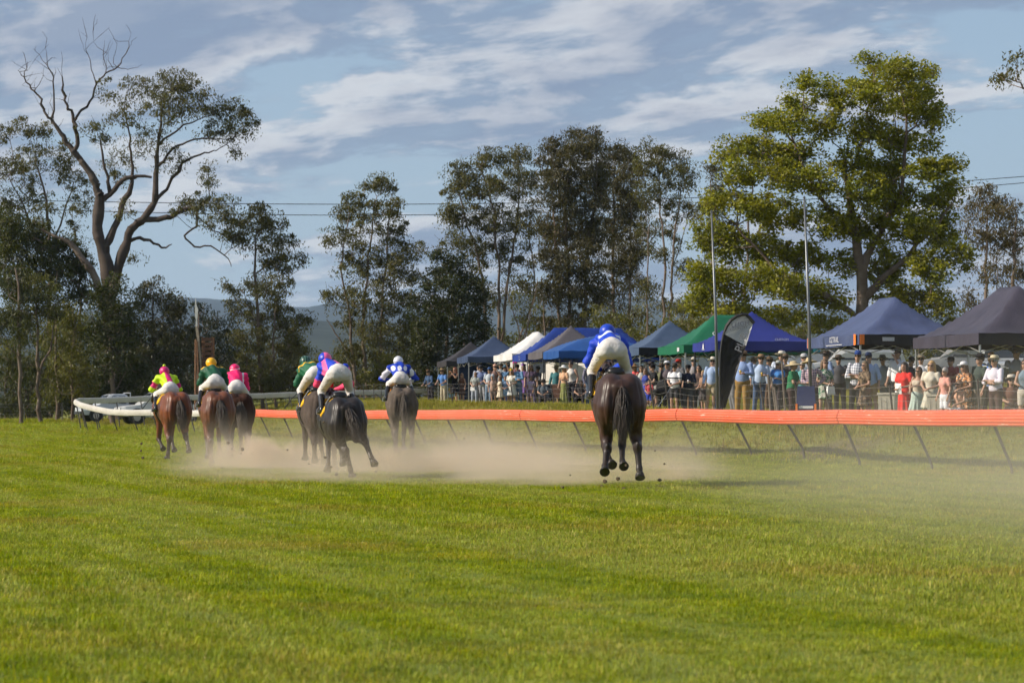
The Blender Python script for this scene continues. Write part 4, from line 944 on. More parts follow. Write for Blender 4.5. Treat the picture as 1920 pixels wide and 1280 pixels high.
    def jc(V):
        # arm parameter: 0 on the trunk, up to 1 at the shoulder..elbow, 1..2 elbow..wrist
        arm = np.zeros(len(V)); dmin = np.full(len(V), 9.0)
        for sx in (-1, 1):
            s_, e_, h_ = shv[sx]
            for a, bb, o in ((s_, e_, 0.0), (e_, h_, 1.0)):
                ba = bb - a; t = np.clip((V - a) @ ba / (ba @ ba), 0, 1); d = np.linalg.norm(V - a - t[:, None] * ba, axis=1)
                k = d < np.minimum(dmin, .11); arm[k] = o + t[k]; dmin[k] = d[k]
        ax = ch - w; tt = (V - w) @ ax / (ax @ ax)
        return jacket((V - ch), arm, tt)
    obj('jacket', f.mesh('jacket', .016, col=jc, post=billow), SILK, J)
    # boots
    for sx in (-1, 1):
        f = Field(); k0 = M(kn, sx) * .72 + M(an, sx) * .28
        f.cap(k0, M(an, sx), .062, .045, k=.02); f.cap(M(an, sx) + (0, 0, -.02), M(toe, sx), .045, .036, k=.02); f.cap(M(an, sx), M(an, sx) + (0, -.03, -.045), .04, .03, k=.02)
        bt = obj('boot', f.mesh('boot', .016), BOOTM, J)
        mb = MB(); m = (M(an, sx) * .35 + M(toe, sx) * .65)
        mb.tube([m + (-.06, 0, -.045), m + (-.055, 0, .03), m + (0, 0, .10), m + (.055, 0, .03), m + (.06, 0, -.045), m + (-.06, 0, -.045)], .008, n=5)
        mb.tube([m + (0, 0, .1), np.array((off * 0 + sx * .26, .74, 1.36 + lift))], .009, n=4)
        mb.obj('stirrup', STEEL, bt)
    # helmet with cover
    f = Field(); f.ell(hd + (0, -.015, .045), (.115, .138, .115), k=.02)
    f.cut(lambda P: (hd[2] - .015 + .25 * (P[..., 1] - hd[1])) - P[..., 2])
    f2 = hd.copy()
    hm = obj('helmet', f.mesh('helmet', .012, col=lambda V: cap(V - f2)), CAPM, J)
    mb = MB(); mb.box(hd + (0, .15, .02), (.15, .09, .014)); mb.obj('peak', LEATHER, hm)
    if pompom:
        g = Field(); g.ell(hd + (0, -.01, .175), (.038, .038, .036)); obj('pompom', g.mesh('pompom', .012, col=lambda V: np.tile(np.array([pompom]), (len(V), 1))), CAPM, hm)
    if whip:
        sx = whip; h = M(ha, sx); mb = MB(); mb.tube([h + (0, .03, .05), h + (sx * .25, -.10, -.16), h + (sx * .42, -.18, -.36)], [.009, .007, .012], n=5)
        w_ = mb.obj('riding_whip', LEATHER, None); w_.matrix_world = J.matrix_basis; w_.location = J.location; w_.rotation_euler = J.rotation_euler; w_.scale = J.scale
        tag(w_, 'thin black riding whip held by the ' + whip_txt[0], 'whip')
    return J
whip_txt = ['']
def flat(c): return lambda V, *a: np.tile(np.array([c], float), (len(V), 1))
def pick(mask, a, b): return np.where(mask[:, None], np.array([a]), np.array([b]))
LIME = (0.50, 0.72, 0.01); MAG = (0.60, 0.012, 0.16); GRN = (0.008, 0.075, 0.035); GOLD = (0.80, 0.42, 0.008); PINK = (0.85, 0.012, 0.14); BLU = (0.008, 0.045, 0.52); WHT = (0.76, 0.76, 0.78); PK2 = (0.85, 0.13, 0.33)
BAY = (0.150, 0.040, 0.012); BAYD = (0.022, 0.012, 0.008); BAY2 = (0.125, 0.038, 0.014); BLACK = (0.013, 0.008, 0.006); BROWN = (0.042, 0.017, 0.010); DUSTY = (0.105, 0.082, 0.066)
# -- leftmost bay
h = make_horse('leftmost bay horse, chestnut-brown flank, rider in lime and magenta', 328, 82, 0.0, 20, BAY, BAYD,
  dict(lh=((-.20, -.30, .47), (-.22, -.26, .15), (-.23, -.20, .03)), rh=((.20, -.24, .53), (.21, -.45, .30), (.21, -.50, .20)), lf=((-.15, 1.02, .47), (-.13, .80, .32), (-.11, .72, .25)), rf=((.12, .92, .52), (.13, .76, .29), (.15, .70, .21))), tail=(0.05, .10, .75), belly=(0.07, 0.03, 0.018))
whip_txt[0] = 'jockey in lime and magenta'
def j1(q, arm, t):
    c = np.tile(np.array([LIME]), (len(q), 1)).astype(float)
    c[(np.abs(q[:, 0]) < .065) & (arm == 0)] = MAG
    c[(arm > .40) & (arm < .85)] = MAG
    return c
make_jockey('jockey in lime and magenta silks with lime pompom cap on leftmost horse', h, 'crouch', j1, flat(MAG), up=-.09, wide=-.05, pompom=LIME, whip=-1)
# -- second bay
h = make_horse('reddish bay horse with flying dark tail, second from left', 408, 90, -.02, 12, BAY2, (0.05, 0.026, 0.016),
  dict(lh=((-.18, -.34, .47), (-.16, -.30, .15), (-.13, -.24, .02)), rh=((.18, -.22, .56), (.20, -.48, .36), (.20, -.55, .27)), lf=((-.13, 1.0, .56), (-.12, .85, .26), (-.12, .80, .15)), rf=((.13, 1.05, .6), (.13, .95, .3), (.13, .9, .2))), tail=(0.10, .22, .85))
def j2(q, arm, t):
    c = np.tile(np.array([GRN]), (len(q), 1)).astype(float)
    c[(arm == 0) & (t > 1.18)] = GOLD
    c[(arm == 0) & (t > .98) & (np.abs(q[:, 0]) > .05) & (np.abs(q[:, 0] - q[:, 2] * .4) < .095) & (q[:, 1] < .02)] = GOLD
    return c
make_jockey('jockey in dark green jacket and gold cap, second from left', h, 'crouch', j2, flat(GOLD), up=.03, lean=-.02, wide=-.10)
# -- pink rider beyond
h = make_horse('brown horse half hidden right of the reddish bay, rider in hot pink', 447, 86, -.05, 10, BROWN, BAYD,
  dict(lh=((-.18, -.24, .55), (-.18, -.45, .35), (-.18, -.5, .26)), rh=((.18, -.34, .47), (.18, -.30, .15), (.18, -.24, .02)), lf=((-.13, 1.0, .56), (-.12, .85, .26), (-.12, .80, .15)), rf=((.13, 1.05, .6), (.13, .95, .3), (.13, .9, .2))), dusty=True, tail=(0.05, .15, .8))
make_jockey('jockey in hot pink jacket and pink cap beside the green one', h, 'crouch', lambda q, arm, t: pick((np.abs(q[:, 0] - .16) < .02) & (arm == 0), WHT, PINK), lambda q: pick(np.abs(q[:, 2] - .035 - q[:, 0] * .15) < .012, WHT, PINK), up=-.03, wide=-.11)
# -- green rider left of the black horse
h = make_horse('dusty brown horse just left of the black horse, rider in green', 603, 100, -.06, 14, (0.075, 0.055, 0.045), (0.03, 0.022, 0.018),
  dict(lh=((-.18, -.24, .55), (-.20, -.40, .30), (-.20, -.46, .2)), rh=((.18, -.30, .47), (.2, -.26, .15), (.22, -.2, .02)), lf=((-.14, 1.0, .62), (-.14, 1.0, .30), (-.14, 1.02, .20)), rf=((.13, .9, .55), (.16, .75, .26), (.18, .7, .16))), dusty=True, tail=(0.05, .12, .8), hood=(0.55, 0.012, 0.01))
whip_txt[0] = 'jockey in green left of the black horse'
def j4(q, arm, t):
    c = np.tile(np.array([(0.012, 0.11, 0.05)]), (len(q), 1)).astype(float)
    c[(arm == 0) & (np.abs(t - .85 + q[:, 0] * .9) < .06)] = GOLD
    return c
make_jockey('jockey in green silks and dark green cap left of the black horse', h, 'stand', j4, lambda q: pick(np.abs(np.sin(q[:, 0] * 60)) > .93, (0.1, 0.2, 0.15), (0.006, 0.05, 0.032)), up=-.06, lean=-.07, whip=-1, gloves=(0.75, 0.42, 0.02))
# -- black horse
h = make_horse('near-black horse in mid-stride, hind hoof kicked out', 646, 112, -.20, 13, BLACK, (0.014, 0.010, 0.009),
  dict(lh=((-.03, -.30, .46), (.05, -.30, .16), (.09, -.25, .02)), rh=((.29, -.34, .62), (.36, -.56, .35), (.40, -.63, .25)), lf=((-.14, .82, .58), (-.16, .74, .24), (-.18, .70, .11)), rf=((.10, 1.1, .6), (.13, 1.0, .32), (.14, .95, .22))), tail=(0.22, .34, .6), hood=(0.55, 0.01, 0.01), white='')
def j5(q, arm, t):
    c = np.tile(np.array([BLU]), (len(q), 1)).astype(float)
    c[(arm == 0) & (np.abs(np.abs(q[:, 0]) - .105) < .032)] = PK2
    c[arm > .75] = (0.75, 0.05, 0.14); c[(arm > .0) & (arm < .3) & (q[:, 0] > 0)] = PK2
    return c
def seat_mark(q):
    c = np.tile(np.array([[.68, .665, .655]]), (len(q), 1)); b = q[:, 1] < -.08
    hx, hz = np.abs(q[:, 0]), q[:, 2] - .02
    c[b & (np.abs(np.hypot(hx - .022, hz - .018) - .026) < .007) & (hz > -.01)] = (.46, .45, .45)
    c[b & (np.abs(hx * 1.0 - (hz + .04) * 1.0) < .008) & (hz <= 0) & (hz > -.04)] = (.46, .45, .45)
    c[(q[:, 2] < -.12) & (np.sin(q[:, 2] * 150) > .72) & (np.sin(q[:, 1] * 70 + q[:, 2] * 40) > 0) & (q[:, 0] < -.19)] = (.25, .25, .27)
    return c
make_jockey('jockey standing in stirrups, blue and pink silks, on the black horse', h, 'stand', j5, lambda q: pick(q[:, 0] > -.03, PK2, BLU), breech=seat_mark, up=.03, lean=-.10)
# -- dusty horse, blue and white
h = make_horse('dust-covered grey-brown horse, rider in blue and white', 754, 82, .10, 7, DUSTY, (0.075, 0.06, 0.05),
  dict(lh=((-.17, -.28, .60), (-.16, -.35, .30), (-.15, -.38, .18)), rh=((.20, -.24, .62), (.20, -.45, .40), (.20, -.5, .30)), lf=((-.12, .95, .6), (-.10, .8, .35), (-.08, .74, .26)), rf=((.12, 1.0, .6), (.10, .85, .35), (.10, .8, .25))), dusty=True, tail=(0.02, .16, .8), cloth=(0.65, 0.25, 0.03))
whip_txt[0] = 'jockey in blue and white'
def j6(q, arm, t):
    c = np.tile(np.array([(0.006, 0.04, 0.42)]), (len(q), 1)).astype(float)
    for cx in (-.15, -.01, .13): c[(arm == 0) & (np.hypot((q[:, 0] - cx) * 1.2, q[:, 2] - .03) < .06)] = WHT
    c[(arm > .15) & (arm < .95) & (q[:, 0] < 0)] = (0.62, 0.60, 0.66); c[(arm > .1) & (np.abs(np.sin(arm * 4)) > .55) & (q[:, 0] > 0) & (np.abs(q[:, 0] - .3) < .05)] = WHT
    return c
def seat_lines(q):
    c = np.tile(np.array([[.70, .685, .68]]), (len(q), 1)); b = q[:, 1] < -.07
    for z0, x0, x1 in ((.055, -.02, .12), (.02, .02, .13), (-.015, .04, .12)):
        c[b & (np.abs(q[:, 2] - z0) < .008) & (q[:, 0] > x0) & (q[:, 0] < x1) & (np.sin(q[:, 0] * 190) > -.5)] = (.12, .12, .15)
    return c
make_jockey('jockey in blue silks with white patches and white cap', h, 'crouch', j6, lambda q: pick(np.abs(np.sin(q[:, 2] * 62)) > .93, (.1, .12, .2), (.8, .8, .82)), up=.05, wide=.02, breech=seat_lines, whip=1)
# -- last horse
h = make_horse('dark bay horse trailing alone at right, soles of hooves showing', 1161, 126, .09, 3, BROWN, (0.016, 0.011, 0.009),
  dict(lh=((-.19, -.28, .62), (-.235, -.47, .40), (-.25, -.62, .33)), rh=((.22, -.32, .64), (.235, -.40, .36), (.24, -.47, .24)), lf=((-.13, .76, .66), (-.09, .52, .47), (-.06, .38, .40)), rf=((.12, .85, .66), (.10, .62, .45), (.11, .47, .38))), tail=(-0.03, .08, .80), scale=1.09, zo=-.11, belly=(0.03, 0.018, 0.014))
def j7(q, arm, t):
    c = np.tile(np.array([(0.008, 0.05, 0.50)]), (len(q), 1)).astype(float)
    c[(arm == 0) & (np.abs(t - .72) < .13) & (np.abs(q[:, 0]) < .16)] = (0.66, 0.70, 0.80)
    return c
make_jockey('jockey standing up in stirrups, royal blue cap, on the trailing horse', h, 'stand', j7, flat((0.008, 0.05, 0.46)), breech=seat_mark, up=-.03, off=-.05)
# ================================================================ running rails
def rail_mat(name, col, worn, streak=(0.8, 0.62, 0.52)):
    m = bpy.data.materials.new(name); m.use_nodes = True; nt = m.node_tree; MATS[name] = m
    b = nt.nodes['Principled BSDF']; b.inputs['Roughness'].default_value = 0.45; b.inputs['Specular IOR Level'].default_value = 0.4
    geo = nt.nodes.new('ShaderNodeNewGeometry'); pos = geo.outputs['Position']
    n = NOISE(nt, pos, 0.8, 5, 0.65); c = MIX(nt, RAMP(nt, n, [(0.3, 0.0), (0.75, 1.0)]), col, worn)
    mp = nt.nodes.new('ShaderNodeMapping'); mp.inputs['Scale'].default_value = (1, 1, 9); nt.links.new(pos, mp.inputs[0])
    s = NOISE(nt, mp.outputs[0], 2.2, 6, 0.75)
    c = MIX(nt, RAMP(nt, s, [(0.60, 0.0), (0.68, 0.85)]), c, streak)
    d = NOISE(nt, pos, 7, 5, 0.7); c = MIX(nt, RAMP(nt, d, [(0.60, 0.0), (0.75, 0.45)]), c, (0.22, 0.12, 0.08))
    nt.links.new(c, b.inputs['Base Color'])
    return m
ORANGE = rail_mat('orange_plastic', (0.76, 0.112, 0.045), (0.72, 0.165, 0.080))
WHITEP = rail_mat('white_plastic', (0.62, 0.59, 0.52), (0.46, 0.43, 0.38), (0.40, 0.38, 0.33))
POSTM = pbr('rail_post_dark', (0.030, 0.028, 0.030), 0.6, var=0.5, vscale=6, var_col=(0.10, 0.08, 0.07))
POSTG = pbr('rail_post_grey', (0.09, 0.085, 0.08), 0.6, var=0.5, vscale=6, var_col=(0.16, 0.14, 0.12))
def profile(h, w):
    """cross section of the hollow rail: bulged front with five ribs, offset d outwards, height z"""
    P = []; nb = 5
    for i in range(nb):
        for t, o in ((0.04, 0.0), (0.22, 0.012), (0.5, 0.017), (0.78, 0.012), (0.96, 0.0)):
            z = (i + t) / nb; P.append((-(w / 2) - o - 0.05 * math.sin(math.pi * z), z * h))
    P += [(-w * .2, h + 0.012), (w * .3, h), (w * .5, h * .8), (w * .5, h * .2), (w * .3, -0.005)]
    return P
def resample(C, step):
    d = np.concatenate([[0], np.cumsum(np.linalg.norm(np.diff(C, axis=0), axis=1))]); n = max(2, int(round(d[-1] / step)) + 1)
    t = np.linspace(0, d[-1], n); return np.stack([np.interp(t, d, C[:, i]) for i in range(C.shape[1])], 1)
def normals2(C):
    t = np.gradient(C, axis=0); t /= np.linalg.norm(t, axis=1, keepdims=True); return t, np.stack([t[:, 1], -t[:, 0]], 1)
def running_rail(name, label, C, top, h, mat, pmat, spacing, lean, cat='rail', sec=3, ground=None, split=None):
    """C: curve from near to far. Sections of beam with small gaps, goose-neck posts leaning away from the track"""
    C = resample(np.asarray(C, float), spacing)
    T = empty(name, (C[0][0], C[0][1], gz(*C[0]))); base = np.array(T.location); tag(T, label, cat)
    tg, nr = normals2(C); pr = profile(h, 0.10)
    rr = np.random.default_rng(5)
    z0 = [ (ground_z(C[i][0], C[i][1]) if top is None else 0) for i in range(len(C))]
    tz = lambda i: (top(C[i][0], C[i][1]) if callable(top) else top) + rr.normal(0, 0.012)
    tops = np.array([tz(i) for i in range(len(C))])
    for a in range(0, len(C) - 1, sec):
        b = min(a + sec, len(C) - 1); n = (b - a) * 4
        u = np.linspace(a + (0.006 if a else 0), b - 0.006, n + 1)
        Cx = np.interp(u, np.arange(len(C)), C[:, 0]); Cy = np.interp(u, np.arange(len(C)), C[:, 1])
        Nx = np.interp(u, np.arange(len(C)), nr[:, 0]); Ny = np.interp(u, np.arange(len(C)), nr[:, 1]); Tz = np.interp(u, np.arange(len(C)), tops)
        Tz = Tz - 0.022 * np.sin((u - a) / (b - a) * math.pi) * 1.0
        V = []; m = len(pr)
        for k in range(n + 1):
            for d, z in pr: V.append((Cx[k] + Nx[k] * d - base[0], Cy[k] + Ny[k] * d - base[1], Tz[k] - h + z - base[2]))
        Q = [(k * m + q, k * m + (q + 1) % m, (k + 1) * m + (q + 1) % m, (k + 1) * m + q) for k in range(n) for q in range(m)]
        Q += [tuple(range(m))[::-1], tuple(n * m + q for q in range(m))]
        mt = mat if split is None or a < split else split_mat
        obj('rail_section', mesh_np('rail_section', np.array(V), faces=Q), mt, T)
    for i in range(len(C)):
        x, y = C[i]; n = nr[i]; ln = lean + rr.normal(0, 0.04)
        f = np.array((x + n[0] * ln, y + n[1] * ln)); zg = gz(*f)
        mb = MB()
        p = [(x, y, tops[i] - h * .5), (x + n[0] * ln * .12, y + n[1] * ln * .12, tops[i] - h * .98), (x + n[0] * ln * .86, y + n[1] * ln * .86, zg + 0.26), (f[0], f[1], zg + .12), (f[0] + n[0] * .02, f[1] + n[1] * .02, zg - .1)]
        mb.tube([np.array(q) - base for q in p], [.030, .030, .027, .027, .027], n=6)
        mb.obj('post', pmat, T)
    return T
split_mat = None
running_rail('running_rail', 'long orange plastic running rail on dark slanted posts', RAIL_C[:-62], 1.15, 0.285, ORANGE, POSTM, 3.45, 0.42)
# the white run of the same rail at the bend, then back behind
bend = catmull(np.array([RAIL_C[-60], (-14.6, 114.2), (-18.4, 120.2), (-20.3, 124.5), (-20.6, 128.5), (-19.0, 133.0), (-15.5, 139.5), (-11.0, 147.0), (-6.0, 156.0), (-0.5, 167.0), (4.5, 178.0)]), 12)
running_rail('running_rail', 'white plastic running rail curving round the bend at left', bend, lambda X, Y: 1.15 + 0.5 * float(sstep(118, 126, Y)) + max(0, Y - 126) * 0.024, 0.26, WHITEP, POSTM, 2.2, 0.30)
# ---- low wire fence along the trees at far left
def wire_fence(label, C, hgt, step, rp=0.03, wires=4, mat=None, tilt=0.0, seed=3, sag=0.01):
    C = resample(np.asarray(C, float), step); r = np.random.default_rng(seed)
    T = empty('wire_fence', (C[0][0], C[0][1], gz(*C[0]))); b = np.array(T.location); tag(T, label, 'fence')
    tg, nr = normals2(C); tops = []
    for i, (x, y) in enumerate(C):
        zg = gz(x, y); tl = tilt + r.normal(0, .05); q = np.array((x + nr[i][0] * tl + r.normal(0, .03), y + nr[i][1] * tl, zg + hgt * r.uniform(.94, 1.06)))
        MB().tube([np.array((x, y, zg - .15)) - b, q - b], [rp, rp * .9], n=5).obj('post', mat or POSTG, T); tops.append((np.array((x, y, zg)), q))
    for w in range(wires):
        f = 0.96 - w * 0.85 / wires; pts = []
        for i in range(len(C)):
            a, q = tops[i]; p = a + (q - a) * f - b; pts.append(p)
            if i < len(C) - 1:
                a2, q2 = tops[i + 1]; p2 = a2 + (q2 - a2) * f - b; pts.append((p + p2) / 2 - np.array((0, 0, sag + r.uniform(0, sag))))
        MB().tube(pts, 0.0035, n=3, cap=False).obj('wire', WIRE, T)
    return T
WIRE = pbr('fence_wire', (0.25, 0.235, 0.22), 0.45, metal=0.5)
wire_fence('thin wire and post fence before the trees at far left', [(-31, 158), (-26.5, 156), (-22.5, 158.5), (-19.0, 163)], 1.15, 2.4, wires=5, seed=4)
# ================================================================ pop-up tents
def fabric(name, col, rough=0.6, tr=0.18):
    return pbr('fabric_' + name, col, rough, spec=0.35, bump=0.7, bscale=4, var=0.3, vscale=1.4, transl=tr)
ALU = pbr('aluminium', (0.55, 0.54, 0.52), 0.4, metal=0.7)
ALUD = pbr('dark_tube', (0.05, 0.05, 0.055), 0.45, metal=0.3)
ROW = R(10.8)
def make_tent(label, x, s, w, d, ridge, mat, vmat=None, eave=1.95, peak=3.25, val=0.27, leg=None, peak_low=0.0, zoff=0.0, yaw=None, wall=None, sag=1.42, seed=1, side_mat=None):
    """x, s: photograph column and scale of the near-left leg; w across (towards right), d along the row (away)"""
    Y = F / s; X = pX(x, Y); yaw = ROW if yaw is None else yaw
    c = np.array((X, Y)) + np.array((math.cos(yaw), math.sin(yaw))) * w / 2 + np.array((-math.sin(yaw), math.cos(yaw))) * d / 2
    zg = gz(X, Y)
    T = empty('pop_up_tent', (c[0], c[1], zg + zoff), yaw); tag(T, label, 'tent', 'pop-up tents behind the crowd')
    r = np.random.default_rng(seed)
    n = 28; V = []; us = np.linspace(-1, 1, n + 1)
    rid_u = max(0, 1 - d / w) if ridge == 'x' else 0; rid_v = max(0, 1 - w / d) if ridge == 'y' else 0
    if ridge == 'x': rid_u = max(rid_u, .34)
    if ridge == 'y': rid_v = max(rid_v, .34)
    H = peak - eave - val + 0.02
    for v in us:
        for u in us:
            a = max(0, (abs(u) - rid_u) / (1 - rid_u)); b = max(0, (abs(v) - rid_v) / (1 - rid_v)); m = max(a, b)
            z = (1 - m) ** sag * (1 - peak_low) + peak_low * (1 - m * m) * 0.8
            e = min(a, b) / max(m, 1e-3)
            z += 0.035 * e ** 6 * math.sin(m * math.pi)                 # hip seams ride on the frame
            z += r.normal(0, 0.004) + .014 * math.sin(u * 9 + v * 4 + seed) * m + .010 * math.sin(math.atan2(v, u) * 22 + seed) * m * (1 - m) * 2
            V.append((u * w / 2 * (1 + 0.02 * m), v * d / 2 * (1 + 0.02 * m), eave + val + z * H))
    i = np.arange(n)[None] + np.arange(n)[:, None] * (n + 1)
    Q = np.stack([i, i + 1, i + n + 2, i + n + 1], -1).reshape(-1, 4)
    obj('canopy', mesh_np('canopy', np.array(V), quads=Q, smooth=True), mat, T)
    # seams along the hips
    mb = MB(); Va = np.array(V).reshape(n + 1, n + 1, 3)
    # valances
    for k in range(4):
        m = 14; P = []
        L = w if k in (0, 2) else d
        for q in range(m + 1):
            t = q / m * 2 - 1
            for zz in (0, 1):
                sc = .03 * math.sin(q * 1.9 + k + seed) * (1 - zz) + .012
                drop = .05 * (1 - abs(t)) if zz == 0 else 0
                out = sc * (1 - abs(t) ** 4)
                p = {0: (t * w / 2, -d / 2 - out), 1: (w / 2 + out, t * d / 2), 2: (-t * w / 2, d / 2 + out), 3: (-w / 2 - out, -t * d / 2)}[k]
                P.append((p[0] * 1.02, p[1] * 1.02, eave + val * zz - drop * .6 + .003))
        Fq = [(2 * q, 2 * q + 2, 2 * q + 3, 2 * q + 1) for q in range(m)]
        o = obj('valance', mesh_np('valance', np.array(P), faces=Fq, smooth=True), (side_mat if (k == 3 and side_mat) else (vmat or mat)), T)
    lm = leg or ALU
    for sx in (-1, 1):
        for sy in (-1, 1):
            lx, ly = sx * (w / 2 - .03), sy * (d / 2 - .03)
            wp = T.location + Vector((lx * math.cos(yaw) - ly * math.sin(yaw), lx * math.sin(yaw) + ly * math.cos(yaw), 0))
            zb = gz(wp.x, wp.y) - T.location.z
            g = MB().box((lx, ly, (eave + val + zb) / 2), (.042, .042, eave + val - zb)).box((lx, ly, zb + .02), (.1, .1, .02)).obj('leg', lm, T)
    # scissor truss under the roof
    for k in range(4):
        mb = MB(); seg = 2
        for q in range(seg):
            t0, t1 = q / seg * 2 - 1, (q + 1) / seg * 2 - 1
            pt = lambda t, z: {0: (t * w / 2, -d / 2 + .06, z), 1: (w / 2 - .06, t * d / 2, z), 2: (t * w / 2, d / 2 - .06, z), 3: (-w / 2 + .06, t * d / 2, z)}[k]
            mb.tube([pt(t0 * .98, eave + val - .04), pt(t1 * .98, eave - .18)], .012, n=4).tube([pt(t0 * .98, eave - .18), pt(t1 * .98, eave + val - .04)], .012, n=4)
        mb.obj('truss', lm, T)
    if wall:
        for side, wm in wall:
            m = 16; P = []
            for q in range(m + 1):
                t = q / m * 2 - 1; o_ = .04 * math.sin(q * 2.1)
                p = {'back': (t * w / 2 * .97, d / 2 - .05 + o_), 'right': (w / 2 - .05 + o_, t * d / 2 * .97)}[side]
                P += [(p[0], p[1], .03), (p[0], p[1], eave + val * .6)]
            obj('side_wall', mesh_np('side_wall', np.array(P), faces=[(2 * q, 2 * q + 2, 2 * q + 3, 2 * q + 1) for q in range(m)], smooth=True), wm, T)
    return T
def text_obj(body, size, mat, parent, loc, rot, name='lettering', thick=0.002, align='CENTER', sx=1.0):
    cu = bpy.data.curves.new(name, 'FONT'); cu.body = body; cu.size = size; cu.extrude = thick; cu.align_x = align; cu.align_y = 'CENTER'; cu.resolution_u = 2
    o = bpy.data.objects.new(name, cu); COL.objects.link(o); bpy.context.view_layer.update()
    dg = bpy.context.evaluated_depsgraph_get(); me = bpy.data.meshes.new_from_object(o.evaluated_get(dg)); bpy.data.objects.remove(o)
    o = obj(name, me, mat, parent); o.location = loc; o.rotation_euler = rot; o.scale = (sx, 1, 1)
    return o
INKW = pbr('print_white', (0.75, 0.75, 0.75), 0.6); INKK = pbr('print_black', (0.02, 0.02, 0.025), 0.6); INKO = pbr('print_orange', (0.85, 0.20, 0.02), 0.6); INKG = pbr('print_grey', (0.5, 0.5, 0.52), 0.6)
fb_dark = fabric('charcoal', (0.05, 0.045, 0.05)); fb_navy = fabric('navy', (0.062, 0.090, 0.170), .45); fb_white = fabric('white', (0.78, 0.76, 0.74), .7, .12); fb_blue = fabric('blue', (0.020, 0.055, 0.30)); fb_grey = fabric('grey', (0.14, 0.125, 0.135)); fb_sky = fabric('bright_blue', (0.028, 0.11, 0.38), .4); fb_steel = fabric('steel', (0.080, 0.120, 0.205), .45); fb_green = fabric('green', (0.012, 0.155, 0.075)); fb_royal = fabric('royal', (0.028, 0.042, 0.27)); fb_ind = fabric('indigo', (0.085, 0.110, 0.225), .42); fb_plum = fabric('plum', (0.070, 0.060, 0.085), .45)
fb_wallw = fabric('wall_white', (0.80, 0.77, 0.72), .8, .3); fb_wallb = fabric('wall_blue', (0.025, 0.04, 0.09), .8, .3); fb_shade = fabric('shaded_valance', (0.016, 0.016, 0.022), .6, .08)  # near-black paints in the shade on valances turned away from the sun
t1 = make_tent('charcoal tent, leftmost of the row, next to the dark tree', 838, 36.5, 3.0, 3.0, None, fb_dark, seed=1)
t2 = make_tent('navy tent with dark blue side wall, second from the left', 878, 39.5, 3.0, 3.0, None, fb_navy, seed=2, wall=[('back', fb_wallb), ('right', fb_wallb)])
t3 = make_tent('white tent with dark print on its roof', 961, 42, 3.0, 4.5, 'y', fb_white, seed=3)
t4 = make_tent('long blue tent with wide ridge behind the grey peak', 988, 43.5, 6.0, 3.0, 'x', fb_blue, seed=4, peak=3.4)
t5 = make_tent('pointed grey tent between the two blue tents', 1018, 45.5, 3.0, 3.0, None, fb_grey, seed=5, leg=ALUD, peak=3.35)
t6 = make_tent('bright blue tent with rounded sagging roof behind the trailing jockey', 1049, 48, 3.7, 3.0, None, fb_sky, seed=6, leg=ALUD, peak=2.95, peak_low=.75)
t7 = make_tent('steel blue tent left of the green one', 1199, 52, 3.0, 3.0, None, fb_steel, vmat=fb_shade, seed=7, side_mat=fb_steel)
t8 = make_tent('large green tent behind the black and white flag', 1284, 55, 4.5, 3.6, 'x', fb_green, seed=8, peak=3.3)
t9 = make_tent('royal blue tent behind the black and white flag', 1347, 60.5, 3.0, 3.0, None, fb_royal, seed=9, leg=ALUD, peak=3.2)
t10 = make_tent('large indigo tent with orange corner tabs', 1612, 72.5, 3.0, 4.5, 'y', fb_ind, vmat=fb_shade, seed=10, side_mat=fb_ind)
t11 = make_tent('dark plum tent at the right edge', 1836, 80, 3.2, 4.5, 'y', fb_plum, vmat=fb_shade, seed=11, side_mat=fb_plum, peak=3.4)
# marks on the tents
LEFT = (R(90), 0, R(-90)); FRONT = (R(90), 0, 0)
for sy in (-2.06, 1.98):
    for sx in (0,):
        MB().box((-1.572, sy, 2.09), (.012, .16, .28)).obj('corner_tab', INKO, t10)
MB().box((-1.46, -2.33, 2.09), (.12, .012, .26)).obj('corner_tab', INKO, t10)
text_obj('OZTRAIL', .22, INKG, t10, (-1.575, -.3, 2.12), LEFT, sx=.9); MB().box((-1.574, -.3, 1.985), (.006, 1.4, .02)).obj('underline', INKG, t10)
MB().box((-.75, -2.335, 2.10), (.32, .006, .10)).obj('maker_label', INKG, t10)
text_obj('Gr', .26, INKW, t8, (-1.02, -1.36, 2.62), (R(52), 0, 0))
MB().box((-2.33, -1.2, 2.08), (.006, .3, .14)).obj('maker_label', INKG, t8)
text_obj('CUSTOM', .11, INKG, t9, (.55, -1.46, 2.28), (R(70), 0, 0))
text_obj('CUP', .28, INKK, t3, (.62, -1.45, 2.72), (R(50), 0, 0))
def emblem(t, xx, y, z, k=1.0):
    mb = MB(); mb.lathe([(0.001, 0), (.055 * k, .0), (.06 * k, .05 * k), (.03 * k, .12 * k), (.001, .17 * k)], 8, (xx, y, z - .07 * k), sx=.06); mb.box((xx, y, z - .09 * k), (.006, .26 * k, .016)); return mb.obj('emblem', INKW, t)
emblem(t4, -3.08, -.1, 2.1); emblem(t9, -1.565, .1, 2.1, 1.1)
